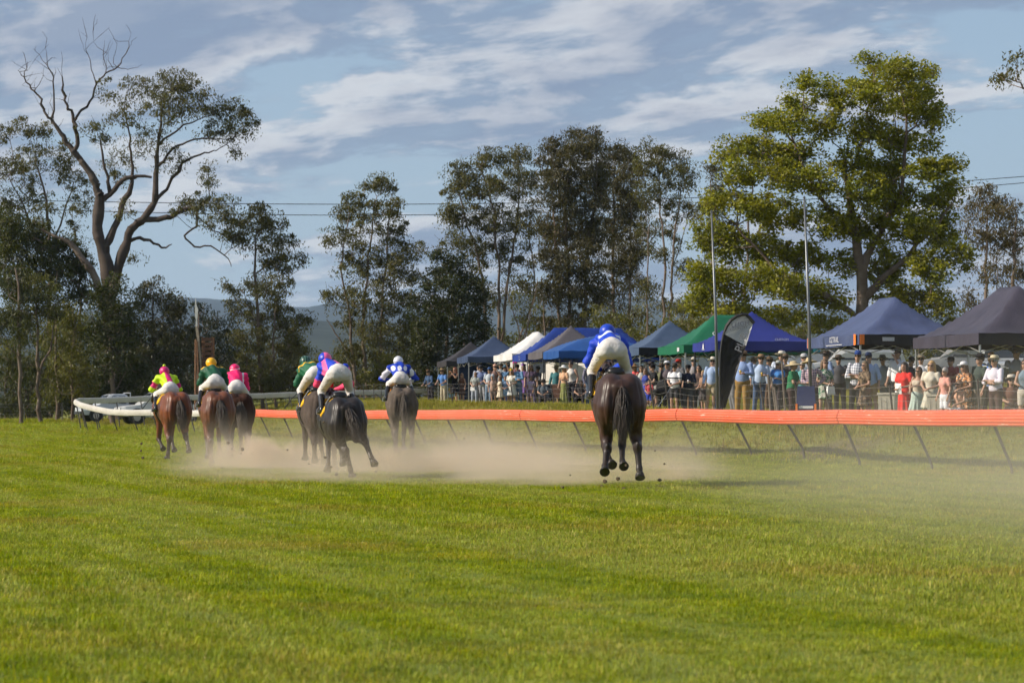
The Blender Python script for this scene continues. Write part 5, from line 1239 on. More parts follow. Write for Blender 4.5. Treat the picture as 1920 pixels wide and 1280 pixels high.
# ================================================================ spectators
CL = {}
def cloth(kind):
    if kind in CL: return CL[kind]
    m = pbr('cloth_' + kind, rough=0.8, spec=0.2, objcol=True, bump=0.5, bscale=13)
    if kind != 'plain':
        nt = m.node_tree; b = nt.nodes['Principled BSDF']; tc = nt.nodes.new('ShaderNodeTexCoord'); src = b.inputs['Base Color'].links[0].from_socket
        if kind == 'check':
            sp = nt.nodes.new('ShaderNodeSeparateXYZ'); nt.links.new(tc.outputs['Object'], sp.inputs[0])
            a = MATH(nt, 'GREATER_THAN', MATH(nt, 'SINE', MATH(nt, 'MULTIPLY', sp.outputs[0], 95.0)), 0.1)
            c = MATH(nt, 'GREATER_THAN', MATH(nt, 'SINE', MATH(nt, 'MULTIPLY', sp.outputs[2], 95.0)), 0.1)
            f = MATH(nt, 'MULTIPLY', MATH(nt, 'ADD', a, c), 0.42); nt.links.new(MIX(nt, f, src, (0.02, 0.035, 0.11)), b.inputs['Base Color'])
        elif kind == 'stripe':
            sp = nt.nodes.new('ShaderNodeSeparateXYZ'); nt.links.new(tc.outputs['Object'], sp.inputs[0])
            c = MATH(nt, 'LESS_THAN', MATH(nt, 'ABSOLUTE', MATH(nt, 'SUBTRACT', sp.outputs[2], 1.27)), 0.022); nt.links.new(MIX(nt, c, src, (0.02, 0.02, 0.03)), b.inputs['Base Color'])
        else:
            n = NOISE(nt, tc.outputs['Object'], 15 if kind == 'floral' else 10, 2, 0.5, 1.0)
            sec = {'floral': (0.06, 0.035, 0.03), 'camo': (0.05, 0.04, 0.03), 'print': (0.5, 0.5, 0.42)}[kind]
            c = MIX(nt, RAMP(nt, n, [(0.47, 0.0), (0.53, 1.0)]), src, sec)
            if kind == 'floral': c = MIX(nt, RAMP(nt, NOISE(nt, tc.outputs['Object'], 21, 1, 0.5), [(0.60, 0.0), (0.66, 0.9)]), c, (0.75, 0.65, 0.5))
            nt.links.new(c, b.inputs['Base Color'])
    CL[kind] = m; return m
HAIRP = pbr('human_hair', rough=0.5, spec=0.4, objcol=True, bump=0.6, bscale=40)
HATM = pbr('hat_felt', rough=0.85, spec=0.15, objcol=True, var=0.25, vscale=14)
SHOE = pbr('shoe', (0.05, 0.035, 0.025), 0.5)
SUNG = pbr('sunglasses', (0.006, 0.006, 0.008), 0.12, spec=0.6)
BANDM = pbr('hat_band', (0.03, 0.022, 0.018), 0.7)
CANM = pbr('drink_can', rough=0.3, metal=0.6, objcol=True)
PAPERM = pbr('paper', (0.78, 0.77, 0.75), 0.8)
# local frame: faces -Y, feet at z = 0, height about 1.75
def pose_joints(pose):
    J = dict(hipz=.93, lean=0.0, sh=1.43, kn=((.10, -.01, .50), (-.10, -.01, .50)), an=((.11, .03, .07), (-.11, .03, .07)))
    rel = ((.27, .02, 1.14), (.27, -.09, .90)); A = {}
    if pose == 'rest': A = (rel, rel)
    elif pose == 'drink': A = (((.25, -.03, 1.14), (.13, -.29, 1.16)), rel)
    elif pose == 'fold': A = (((.255, -.10, 1.15), (-.09, -.21, 1.17)), ((.255, -.10, 1.13), (-.09, -.23, 1.11)))
    elif pose == 'photo': A = (((.24, -.20, 1.26), (.07, -.30, 1.50)), ((.24, -.20, 1.26), (.07, -.30, 1.50)))
    elif pose == 'sip': A = (((.27, -.20, 1.24), (.05, -.20, 1.52)), rel)
    elif pose == 'hip': A = (((.40, .06, 1.17), (.19, -.02, 1.00)), ((.25, -.05, 1.14), (.12, -.28, 1.10)))
    elif pose == 'lean': A = (((.27, -.12, 1.12), (.17, -.36, 1.02)), ((.27, -.12, 1.12), (.17, -.36, 1.02))); J['lean'] = .10
    elif pose == 'hold': A = (((.25, -.03, 1.12), (.08, -.26, 1.05)), ((.25, -.03, 1.12), (.06, -.27, 1.03)))
    elif pose == 'point': A = (((.27, -.18, 1.24), (.20, -.42, 1.22)), ((.25, -.03, 1.12), (.06, -.27, 1.03)))
    elif pose == 'up': A = (((.30, -.05, 1.52), (.24, -.14, 1.78)), rel)
    elif pose == 'sit':
        A = (((.25, -.10, .75), (.10, -.34, .66)), ((.25, -.10, .75), (.10, -.34, .66)))
        J.update(hipz=.48, sh=1.00, kn=((.13, -.42, .50), (-.13, -.42, .50)), an=((.13, -.44, .07), (-.13, -.44, .07)))
    J['arms'] = A; return J
PM = {}
def pmesh(part, pose, build):
    key = (part, pose)
    if key not in PM: PM[key] = build()
    return PM[key]
class Pose:
    def __init__(s, pose, fem=False):
        J = pose_joints(pose); s.J = J; s.fem = fem; ln = J['lean']; dz = J['sh'] - 1.43
        s.pel = np.array((0, .02, J['hipz'])); s.ch = np.array((0, -ln * .6, 1.26 + dz)); s.nk = np.array((0, -ln, 1.47 + dz)); s.hd = np.array((0, -.015 - ln * 1.2, 1.625 + dz))
        w = .165 if fem else .195
        s.sh = [np.array((sx * w, -ln * .8, 1.41 + dz)) for sx in (1, -1)]
        fx = lambda p, sx: np.array((p[0] * sx * (0.92 if fem else 1), p[1] - ln * .3, p[2]))
        s.el = [fx(J['arms'][i][0], sx) for i, sx in enumerate((1, -1))]; s.ha = [fx(J['arms'][i][1], sx) for i, sx in enumerate((1, -1))]
        s.hj = [s.pel + (sx * .09, 0, -.02) for sx in (1, -1)]; s.kn = [np.array(k) for k in J['kn']]; s.an = [np.array(k) for k in J['an']]
def body_mesh(pose, fem):
    p = Pose(pose, fem); f = Field(); g = .9 if fem else 1.0
    f.ell(p.pel, (.145, .11, .12), k=.05); f.cap(p.pel, p.ch, .115 * g, .125 * g, k=.06); f.ell(p.ch + (0, .01, .03), (.155 * g, .105, .15), k=.06)
    f.cap(p.ch, p.nk, .08, .052, k=.05); f.cap(p.nk, p.hd, .052, .055, k=.02)
    f.ell(p.hd + (0, .012, .02), (.074, .094, .105), k=.03); f.ell(p.hd + (0, -.03, -.055), (.056, .062, .062), k=.03)
    f.ell(p.hd + (0, -.098, -.02), (.013, .02, .022), k=.014)
    for i, sx in enumerate((1, -1)):
        f.ell(p.hd + (sx * .076, .01, -.01), (.012, .022, .03), k=.008)
        f.cap(p.sh[i], p.el[i], .052 * g, .042 * g, k=.035); f.cap(p.el[i], p.ha[i], .042 * g, .028 * g, k=.02)
        d = p.ha[i] - p.el[i]; d /= np.linalg.norm(d); f.cap(p.ha[i], p.ha[i] + d * .07, .027, .03, k=.02)
        f.cap(p.hj[i], p.kn[i], .088 * g, .058 * g, k=.04); f.cap(p.kn[i], p.an[i], .056 * g, .036, k=.02); f.cap(p.kn[i] * .65 + p.an[i] * .35 + (0, .02, 0), p.kn[i] * .45 + p.an[i] * .55 + (0, .015, 0), .052 * g, .042 * g, k=.03)
        f.cap(p.an[i] + (0, .02, -.03), p.an[i] + (sx * .02, -.15, -.045), .036, .028, k=.02)
    me = f.mesh('person_body', .022); mb = MB()
    for i, sx in enumerate((1, -1)):
        d = p.ha[i] - p.el[i]; finger_tubes(mb, p.ha[i], p.ha[i] + d, sx, .7)
    return join_mesh(me, mb)
def top_mesh(kind, pose, fem):
    p = Pose(pose, fem); f = Field(); g = .92 if fem else 1.0
    lo = p.pel + (0, 0, .0 if kind != 'crop' else .1)
    f.cap(lo + (0, 0, .02), p.ch, .135 * g + (0 if fem else .015), .15 * g, k=.06); f.ell(p.ch + (0, .0, .03), (.178 * g, .125, .17), k=.06); f.ell(p.pel + (0, 0, .04), (.17, .135, .12), k=.06)
    if not fem: f.ell(p.pel + (0, -.05, .14), (.14, .10, .13), k=.06)
    if fem: f.sym('ell', (.07, p.ch[1] - .09, p.ch[2] + .02), (.065, .06, .065), k=.04)
    if kind != 'strapless': f.cap(p.ch, p.nk, .11, .068, k=.05)
    for i in (0, 1):
        if kind in ('tee', 'dress'): f.cap(p.sh[i], p.sh[i] * .45 + p.el[i] * .55, .072 * g, .066 * g, k=.04)
        elif kind in ('shirt', 'jacket'): f.cap(p.sh[i], p.el[i], .063 * g, .054 * g, k=.04); f.cap(p.el[i], p.el[i] * .15 + p.ha[i] * .85, .056 * g, .042 * g, k=.03)
        elif kind == 'rolled': f.cap(p.sh[i], p.el[i], .063 * g, .056 * g, k=.04); f.cap(p.el[i], p.el[i] * .7 + p.ha[i] * .3, .058 * g, .054 * g, k=.03)
    if kind == 'strapless': f.cut(lambda P: P[..., 2] - (p.ch[2] + .10))
    f.cut(lambda P: P[..., 2] - (p.nk[2] + .012)); f.cut(lambda P: (p.pel[2] - .07) - P[..., 2])
    if kind == 'tank': f.cut(lambda P: np.abs(P[..., 0]) - .15)
    return f.mesh('top_' + kind, .021)
def bottom_mesh(kind, pose, fem):
    p = Pose(pose, fem); f = Field()
    f.ell(p.pel + (0, 0, .01), (.165, .13, .13), k=.05); f.cap(p.pel, p.pel + (0, 0, .1), .15, .135, k=.05)
    if kind in ('trousers', 'shorts'):
        for i in (0, 1):
            f.cap(p.hj[i], p.kn[i], .104, .076, k=.04)
            if kind == 'trousers': f.cap(p.kn[i], p.an[i], .074, .062, k=.02)
        if kind == 'shorts' and pose != 'sit': f.cut(lambda P: (p.kn[0][2] + .07) - P[..., 2])
        if kind == 'trousers': f.cut(lambda P: .035 - P[..., 2])
        if kind == 'shorts' and pose == 'sit': f.cut(lambda P: -(P[..., 1] + .36))
    else:
        z1 = {'skirt': .52, 'long': .16, 'mini': .62}[kind]
        f.cap(p.pel, (0, .0, z1), .15, .225 if kind != 'mini' else .19, k=.06); f.cut(lambda P: z1 - P[..., 2])
        ph = .5
        return f.mesh('skirt', .0185, post=lambda V: V * np.array([1, 1, 1]) + np.stack([np.zeros(len(V)), np.zeros(len(V)), np.zeros(len(V))], 1) + (V - p.pel) * np.array([1, 1, 0]) * (.10 * np.clip((p.pel[2] - V[:, 2]) / .5, 0, 1) * np.sin(np.arctan2(V[:, 1], V[:, 0]) * 9))[:, None])
    f.cut(lambda P: P[..., 2] - (p.pel[2] + .115))
    return f.mesh('bottom_' + kind, .021)
def hair_mesh(kind, pose, fem):
    p = Pose(pose, fem); f = Field(); h = p.hd
    f.ell(h + (0, .022, .035), (.086, .103, .108), k=.02)
    if kind == 'short': f.cut(lambda P: (h[2] + .00 - .55 * (P[..., 1] - h[1] + .02)) - P[..., 2]) ; f.cut(lambda P: -(P[..., 1] - h[1] + .075) - .9 * np.maximum(0, P[..., 2] - h[2] - .06))
    else:
        f.cap(h + (0, .06, .0), p.nk + (0, .085, -.02 if kind == 'bob' else -.2), .085, .07 if kind == 'bob' else .05, k=.03)
        for sx in (-1, 1): f.cap(h + (sx * .07, .02, .02), p.nk + (sx * .085, .03, .0 if kind == 'bob' else -.14), .035, .03, k=.03)
        f.cut(lambda P: np.where(P[..., 2] < h[2] + .055, -(P[..., 1] - h[1] + .02), -1))
    return f.mesh('hair', .0165)
def hat_mesh(kind):
    mb = MB()
    if kind == 'akubra': mb.lathe([(.185, -.004), (.188, .003), (.14, -.006), (.103, .0), (.10, .03), (.092, .085), (.07, .105), (.02, .092)], 18, sy=1.16)
    elif kind == 'sun': mb.lathe([(.235, -.045), (.237, -.036), (.16, -.006), (.103, .004), (.10, .05), (.07, .085), (.02, .094)], 18, sy=1.08)
    elif kind == 'fedora': mb.lathe([(.145, .004), (.147, .010), (.103, .0), (.10, .03), (.092, .08), (.07, .098), (.02, .09)], 16, sy=1.14)
    elif kind == 'cap':
        mb.lathe([(.094, -.01), (.098, .03), (.085, .075), (.05, .10), (.008, .108)], 14, sy=1.16)
        V = [(-.08, -.10, .0), (.08, -.10, .0), (.06, -.185, -.02), (-.06, -.185, -.02)]; V2 = [(a, b, c + .012) for a, b, c in V]
        mb.add(V + V2, [(3, 2, 1, 0), (4, 5, 6, 7), (0, 1, 5, 4), (1, 2, 6, 5), (2, 3, 7, 6), (3, 0, 4, 7)])
    elif kind == 'flower':
        r = np.random.default_rng(3)
        for k in range(9):
            a = r.uniform(0, 6.28); q = (math.cos(a) * .06, math.sin(a) * .05, .03 + r.uniform(0, .09)); mb.lathe([(.005, -.035), (.04, -.02), (.048, .0), (.03, .03), (.004, .038)], 8, q)
    return mb.mesh('hat_' + kind, smooth=(kind != 'flower'))
CROWD = 'spectators along the track fence'
def person(label, x, top_y, s, pose='rest', top='tee', tc=(.5, .5, .5), tk='plain', bot='trousers', bc=(.05, .05, .06), bk='plain', hat=None, hc=(.4, .3, .2), hair='short', hairc=(.05, .03, .02), fem=False, face=0.0, size=None, skin=(.40, .235, .16), glasses=True, prop=None, belt=None, zfix=None):
    Y = F / s; X = pX(x, Y); zg = gz(X, Y) if zfix is None else zfix
    full = {'akubra': 1.80, 'sun': 1.80, 'fedora': 1.79, 'cap': 1.79, 'flower': 1.83, None: 1.765}[hat] - (.45 if pose == 'sit' else 0)
    want = EYE + (HZ - top_y) / s - zg
    k = size or float(np.clip(want / full, .45, 1.12))
    a = math.atan2(X, Y)
    P = empty('person', (X, Y, zg), R(face) - a * 0.3, k); tag(P, label, 'person', CROWD)
    rj = np.random.default_rng(int(x * 13 + top_y)); P.rotation_euler = (R(rj.normal(0, 1.8)), R(rj.normal(0, 2.2)), P.rotation_euler[2] + R(rj.normal(0, 16)))
    wd = 1.16 if 'stout' in label else rj.uniform(.90, 1.10); P.scale = (k * wd, k * wd, k)
    fk = 'f' if fem else 'm'; key = (pose, fk)
    def add(part, mk, mat, col=None, nm=None):
        o = obj(nm or part, pmesh((part, nm), key, mk), mat, P)
        if col is not None: o.color = (*col, 1)
        return o
    add('body', lambda: body_mesh(pose, fem), SKIN, skin, 'body')
    add('top_' + top, lambda: top_mesh(top, pose, fem), cloth(tk), tc, 'dress_top' if top == 'dress' else ('jacket' if top == 'jacket' else 'shirt'))
    add('bot_' + bot, lambda: bottom_mesh(bot, pose, fem), cloth(bk), bc, {'trousers': 'trousers', 'shorts': 'shorts', 'skirt': 'skirt', 'mini': 'skirt', 'long': 'skirt'}[bot])
    p = Pose(pose, fem)
    if hair: add('hair_' + hair, lambda: hair_mesh(hair, pose, fem), HAIRP, hairc, 'hair')
    if hat:
        o = obj('hat', pmesh(('hat', hat), 0, lambda: hat_mesh(hat)), HATM, P, loc=p.hd + (0, .012, .062)); o.color = (*hc, 1)
        o.rotation_euler = (R(-6), 0, 0)
        if hat in ('akubra', 'fedora'): obj('hat_band', pmesh(('band', hat), 0, lambda: MB().lathe([(.1045, .004), (.1035, .028)], 18, sy=1.15).mesh('hat_band', True)), BANDM, o)
    if glasses:
        def gl():
            mb = MB()
            for sx in (-1, 1): mb.box((sx * .036, 0, 0), (.052, .012, .034)); mb.box((sx * .068, .04, .004), (.006, .09, .008))
            mb.box((0, .0, .006), (.025, .008, .008)); return mb.mesh('sunglasses')
        obj('sunglasses', pmesh('glasses', 0, gl), SUNG, P, loc=p.hd + (0, -.088, .012))
    else:
        for sx in (-1, 1): obj('eye', pmesh('eye', 0, lambda: MB().lathe([(.001, -.008), (.011, -.004), (.013, .0), (.011, .004), (.001, .008)], 8).mesh('eye', True)), SUNG, P, loc=p.hd + (sx * .032, -.082, .012))
    for i in (0, 1):
        q = p.an[i]; obj('shoe', pmesh(('shoe',), 0, lambda: Field().cap((0, .04, -.03), (0, -.15, -.042), .044, .036, k=.02).ell((0, .02, .0), (.045, .06, .05), k=.03).cut(lambda P_: -.072 - P_[..., 2]).mesh('shoe', .016)), SHOE, P, loc=q)
    if belt: obj('belt', pmesh('belt', key, lambda: MB().lathe([(.163, -.02), (.166, -.018), (.166, .018), (.163, .02)], 18, sy=.82).mesh('belt', True)), SHOE, P, loc=p.pel + (0, 0, .075))
    if prop:
        i = 0; d = p.ha[i] - p.el[i]; d /= np.linalg.norm(d); h = p.ha[i] + d * .08
        M = P.matrix_basis
        if prop in ('can', 'cup'):
            o = obj('drink_can', pmesh('can', 0, lambda: MB().lathe([(.026, -.06), (.032, -.055), (.032, .055), (.026, .062)], 10).mesh('drink_can', True)), CANM); o.color = (.5, .32, .05, 1) if prop == 'can' else (.6, .6, .6, 1); tag(o, 'small drink can in the hand of the ' + label, 'drink can', 'drinks held by spectators')
        elif prop == 'phone': o = obj('phone', pmesh('phone', 0, lambda: MB().box((0, 0, 0), (.075, .01, .145)).mesh('phone')), SUNG); tag(o, 'dark phone held up by the ' + label, 'phone', 'phones held up by spectators')
        elif prop == 'paper': o = obj('race_paper', pmesh('paper', 0, lambda: MB().add([(-.1, -.01, -.14), (.1, .01, -.15), (.1, -.02, .14), (-.1, 0, .15), (0, -.03, 0)], [(0, 1, 4), (1, 2, 4), (2, 3, 4), (3, 0, 4)]).mesh('race_paper')), PAPERM); tag(o, 'white race paper held by the ' + label, 'paper')
        elif prop == 'bag':
            o = obj('handbag', pmesh('bag', 0, lambda: MB().box((0, 0, -.16), (.26, .09, .22), taper=.8).tube([(-.09, 0, -.06), (-.05, 0, .02), (.05, 0, .02), (.09, 0, -.06)], .008, n=4).mesh('handbag')), PAPERM); tag(o, 'white handbag carried by the ' + label, 'bag')
        o['label'] = ' '.join(o['label'].split()[:16])
        w = Vector(h); w = Matrix.Rotation(P.rotation_euler[2], 3, 'Z') @ (w * k) + P.location
        o.location = w; o.rotation_euler = (0, 0, P.rotation_euler[2]); o.scale = (k,) * 3
    return P
LB = (.32, .42, .62); KH = (.28, .19, .09); JE = (.06, .10, .19); NV = (.02, .035, .09); BK = (.015, .014, .016); WH = (.72, .72, .74); CR = (.62, .57, .48); TAN = (.34, .23, .13); BR = (.13, .08, .05); STRAW = (.55, .44, .26); GY = (.18, .18, .19)
FD = (.62, .36, .25)
# ---- right-hand group, from the right edge leftwards
person('person at the right edge with hand on hip, grey-blue top', 1921, 672, 88, 'hip', 'tank', (.16, .22, .27), bot='shorts', bc=(.5, .45, .38), fem=True, hair='long', face=-20)
person('man in dark hat and grey shirt under the plum tent', 1903, 647, 78, 'drink', 'rolled', (.30, .33, .36), tk='plain', bc=BK, hat='akubra', hc=(.03, .03, .035), face=-30)
person('seated person in straw hat near the right edge', 1898, 703, 84, 'sit', 'tee', (.14, .07, .05), bc=(.15, .11, .09), hat='fedora', hc=CR, face=-30)
person('man with cream hat and folded arms, pale lilac shirt, brown trousers', 1868, 665, 86, 'fold', 'rolled', (.66, .62, .70), bc=(.075, .045, .04), hat='fedora', hc=(.62, .54, .36), face=-42, belt=True, hairc=(.3, .3, .3))
person('bald man in bright blue shirt behind the cream-hatted man', 1851, 657, 78, 'rest', 'rolled', (.08, .20, .55), tk='print', bc=BK, hair=None, face=-40)
person('man in dark green t-shirt and dark cap with khaki shorts', 1831, 661, 85, 'rest', 'tee', (.055, .075, .065), bot='shorts', bc=(.24, .20, .15), hat='cap', hc=BK, face=-50)
person('woman in orange floral dress and white cap', 1811, 677, 85, 'hold', 'dress', (.62, .28, .12), tk='floral', bot='skirt', bc=(.62, .28, .12), bk='floral', hat='cap', hc=WH, fem=True, hair='bob', hairc=BR, face=-45)
person('seated girl in white shorts beside the orange floral dress', 1798, 712, 85, 'sit', 'tank', FD, bot='shorts', bc=WH, fem=True, hair='long', hairc=(.16, .09, .05), face=-35)
person('grey-haired woman in pink top and white shorts', 1770, 688, 85, 'rest', 'tee', (.68, .32, .26), bot='shorts', bc=(.74, .74, .78), fem=True, hair='short', hairc=(.33, .31, .29), face=-40)
person('blonde woman in cream lace dress', 1743, 675, 83, 'hold', 'dress', (.58, .53, .43), tk='plain', bot='skirt', bc=(.55, .50, .40), bk='print', fem=True, hair='bob', hairc=(.42, .26, .11), hat=None, face=-25)
person('woman in strapless top and long pale mint skirt', 1713, 686, 82, 'point', 'strapless', (.52, .44, .34), bot='long', bc=(.42, .52, .46), fem=True, hair='long', hairc=(.10, .05, .03), face=-50)
person('dark-haired woman in long red dress', 1695, 678, 81, 'hold', 'dress', (.66, .035, .03), bot='long', bc=(.66, .035, .03), fem=True, hair='long', hairc=(.025, .015, .012), face=-25, prop='paper', glasses=False)
person('man in white shirt and black tie with grey flat cap', 1679, 650, 72, 'sip', 'rolled', (.74, .74, .76), bc=BK, hat='cap', hc=GY, face=-35)
person('bearded man in dark cap and pale blue shirt, khaki shorts', 1638, 659, 74, 'rest', 'rolled', LB, bot='shorts', bc=KH, hat='cap', hc=NV, face=-25)
person('woman with short hair in dark camouflage-print dress', 1621, 676, 80, 'hold', 'dress', (.20, .14, .09), tk='camo', bot='skirt', bc=(.20, .14, .09), bk='camo', fem=True, hair='bob', hairc=(.16, .11, .06), face=-20)
person('man in blue cap and checked white shirt with black trousers', 1602, 656, 74, 'fold', 'rolled', WH, tk='check', bc=BK, hat='cap', hc=(.03, .07, .26), face=-25)
person('man in dark wide hat and blue shirt behind the green dress', 1553, 656, 66.5, 'rest', 'shirt', (.20, .27, .45), bc=(.03, .02, .03), hat='akubra', hc=(.08, .06, .05), face=-15)
person('long-haired woman in green print dress', 1544, 672, 72.2, 'hold', 'dress', (.05, .16, .09), tk='print', bot='mini', bc=(.05, .16, .09), bk='print', fem=True, hair='long', hairc=(.14, .08, .04), face=-20, prop='bag')
person('person in wide straw hat and pink plaid shirt, hand on hip', 1527, 668, 73.15, 'hip', 'shirt', (.50, .36, .38), tk='check', bc=(.04, .035, .045), hat='sun', hc=STRAW, face=15)
person('grey-haired person between the green shirt and the plaid shirt', 1500, 677, 68.4, 'rest', 'tee', (.10, .30, .30), bc=BK, hair='short', hairc=(.30, .28, .26), face=-20)
person('man in green shirt and straw hat', 1485, 675, 71.25, 'fold', 'tee', (.025, .16, .07), bc=(.05, .03, .03), hat='sun', hc=STRAW, face=35)
person('tall man in cream hat and white shirt behind the blue top', 1459, 657, 60.55, 'rest', 'rolled', (.55, .60, .72), bc=NV, hat='akubra', hc=CR, face=-15)
person('woman in sun visor cap and bright blue top', 1453, 675, 66.61, 'drink', 'tee', (.06, .22, .55), bot='trousers', bc=(.06, .05, .06), hat='cap', hc=(.45, .45, .42), fem=True, hair='bob', hairc=(.2, .12, .06), face=-20)
person('man in brown felt hat behind the jeans-wearing man', 1441, 668, 62.28, 'rest', 'shirt', (.25, .30, .38), bc=BR, hat='akubra', hc=(.14, .09, .05), face=-30)
person('man in wide tan hat, pale blue shirt and jeans', 1421, 663, 66.61, 'drink', 'rolled', (.40, .50, .68), bc=JE, hat='akubra', hc=(.28, .18, .10), face=-20, belt=True, prop='can')
person('stout man in blue shirt and mustard trousers with tan hat', 1390, 656, 67.47, 'drink', 'shirt', (.24, .33, .56), bc=(.30, .18, .055), hat='akubra', hc=(.30, .20, .12), face=-25, belt=True, prop='can')
person('man in pale blue shirt drinking behind the stout man', 1375, 659, 64.01, 'drink', 'shirt', (.50, .58, .72), bc=GY, hat='akubra', hc=(.25, .22, .17), face=-35, prop='can')
person('man in cream hat and pale blue shirt, hand raised to face', 1331, 668, 64.88, 'sip', 'shirt', LB, bot='shorts', bc=(.36, .29, .19), hat='akubra', hc=CR, face=-10)
person('girl with long fair hair in brown dress', 1319, 694, 62.28, 'hold', 'dress', (.30, .18, .12), bot='skirt', bc=(.06, .05, .05), fem=True, hair='long', hairc=(.33, .21, .10), face=-40, glasses=False)
person('dark-haired woman behind the fair-haired girl', 1309, 684, 58.82, 'rest', 'tee', (.12, .08, .07), bc=BK, fem=True, hair='bob', hairc=(.04, .02, .015), face=-20)
person('person in cream hat under the green tent', 1297, 669, 55.36, 'rest', 'shirt', (.30, .27, .27), bc=BR, hat='akubra', hc=(.50, .45, .38), face=-25)
person('man in navy jacket with white panels and dark cap', 1290, 683, 64.88, 'drink', 'jacket', (.018, .022, .04), bc=(.055, .055, .062), hat='cap', hc=BK, face=-25, prop='cup')
person('man in white t-shirt with dark chest stripe and shorts', 1264, 680, 64.88, 'hold', 'tee', (.70, .70, .73), tk='stripe', bot='shorts', bc=(.05, .05, .055), hat='akubra', hc=(.06, .05, .04), face=-30, prop='phone')
person('person in white trilby with dark band beside the green tent leg', 1252, 676, 58.82, 'rest', 'shirt', (.10, .08, .09), bc=BK, hat='fedora', hc=WH, face=-20)
person('man in black t-shirt and cap pushing a pram', 1229, 682, 58.74, 'lean', 'tee', BK, bot='shorts', bc=(.35, .33, .30), hat='cap', hc=BK, face=-50)
person('man in dark felt hat behind the pram', 1221, 677, 53.4, 'rest', 'shirt', (.10, .09, .09), bc=BR, hat='akubra', hc=(.05, .04, .04), face=-20)
person('small child in red and blue beside the pram', 1217, 712, 58.74, 'hold', 'tee', (.42, .06, .07), bot='shorts', bc=(.03, .06, .38), hair='short', hairc=(.2, .12, .06), face=-20, glasses=False)
person('woman in blue dress next to the small child', 1213, 690, 56.96, 'rest', 'tank', (.05, .07, .30), bot='skirt', bc=(.04, .06, .32), fem=True, hair='long', hairc=(.12, .07, .04), face=-25)
person('dark-haired woman in pale grey singlet', 1203, 684, 55.18, 'rest', 'tank', (.45, .45, .43), bot='long', bc=(.42, .42, .40), fem=True, hair='long', hairc=(.02, .014, .01), face=-20)
person('woman in coral red top and brown hat', 1190, 680, 53.4, 'rest', 'tee', (.72, .10, .10), bc=BR, fem=True, hat='sun', hc=(.26, .15, .07), hair='long', hairc=BR, face=-20)
person('person in grey cap right behind the trailing horse', 1178, 676, 49.84, 'rest', 'tee', (.16, .10, .08), bc=BK, hat='cap', hc=(.28, .25, .22), face=-30)
# ---- left-hand group
person('man in black hat and plaid shirt drinking, left of the trailing jockey', 1107, 675, 49, 'sip', 'shirt', (.26, .24, .28), tk='check', bc=(.10, .14, .22), hat='akubra', hc=BK, face=-10)
person('seated child in dark clothes under the bright blue tent', 1087, 708, 49, 'sit', 'tee', (.06, .05, .05), bc=BK, hair='short', hairc=(.05, .03, .02), face=-20, size=.8, glasses=False)
person('woman with short dark hair in white singlet', 1073, 676, 48.5, 'rest', 'tank', (.62, .58, .52), bc=(.03, .03, .04), fem=True, hair='short', hairc=(.03, .02, .015), face=-10)
person('woman in white wide hat, peach top and green and orange skirt', 1059, 683, 49, 'drink', 'tee', (.60, .36, .22), bot='long', bc=(.20, .21, .07), bk='plain', fem=True, hat='sun', hc=(.70, .70, .68), hair='bob', hairc=(.3, .2, .1), face=-30)
person('seated man in broad dark hat and slate shirt', 1018, 711, 49, 'sit', 'tee', (.09, .11, .13), bc=(.06, .05, .05), hat='akubra', hc=(.09, .07, .06), face=-20)
person('woman in cream hat and dark top under the grey tent', 998, 680, 44, 'rest', 'tee', (.10, .07, .11), bc=(.10, .08, .14), fem=True, hat='flower', hc=(.66, .58, .46), hair='bob', hairc=BR, face=-15)
person('girl in lilac top by the rope', 993, 705, 45, 'rest', 'tee', (.42, .33, .46), bot='shorts', bc=(.20, .14, .20), fem=True, hair='long', hairc=(.1, .06, .04), face=-20, glasses=False)
person('woman with purple flower headpiece', 985, 680, 43, 'rest', 'dress', (.16, .09, .26), bot='skirt', bc=(.16, .09, .26), fem=True, hat='flower', hc=(.33, .12, .55), hair='long', hairc=BR, face=-15)
person('man in black cap and blue plaid shirt with jeans', 973, 682, 45, 'fold', 'shirt', (.20, .38, .58), tk='check', bc=(.12, .16, .24), hat='cap', hc=BK, face=-10)
person('woman with pink flower hat', 965, 676, 42, 'rest', 'dress', (.40, .10, .16), bot='skirt', bc=(.3, .08, .12), fem=True, hat='flower', hc=(.72, .08, .30), hair='long', hairc=BR, face=-15)
person('woman in white blouse with yellow flower hat', 961, 690, 45, 'hold', 'tee', (.68, .64, .56), bot='skirt', bc=(.62, .60, .56), fem=True, hat='flower', hc=(.66, .44, .04), hair='bob', hairc=(.25, .15, .07), face=-20)
person('boy in blue checked outfit', 950, 705, 45, 'hold', 'tee', (.25, .38, .55), tk='check', bot='shorts', bc=(.2, .32, .5), hair='short', hairc=(.16, .09, .05), face=-30, glasses=False)
person('man in blue cap and navy shirt, arm raised', 947, 684, 42, 'up', 'rolled', (.10, .20, .34), bc=NV, hat='cap', hc=(.10, .18, .24), face=-10)
person('girl in cream dress pointing at the race', 938, 706, 45, 'point', 'dress', (.66, .56, .42), bot='skirt', bc=(.66, .56, .42), fem=True, hair='bob', hairc=(.1, .06, .035), face=-30, glasses=False)
person('man in grey cap and grey shirt under the white tent', 934, 678, 41, 'rest', 'shirt', (.25, .28, .30), bc=GY, hat='cap', hc=(.25, .25, .24), face=-15)
person('child with brown hair left of the cream dress girl', 926, 704, 44.5, 'rest', 'tee', (.42, .28, .22), bot='shorts', bc=(.3, .2, .16), hair='short', hairc=(.22, .13, .07), face=-20, glasses=False)
person('person in pink cap and brown shirt', 924, 682, 42, 'sip', 'tee', (.24, .15, .13), bc=BR, hat='cap', hc=(.58, .34, .26), face=-20)
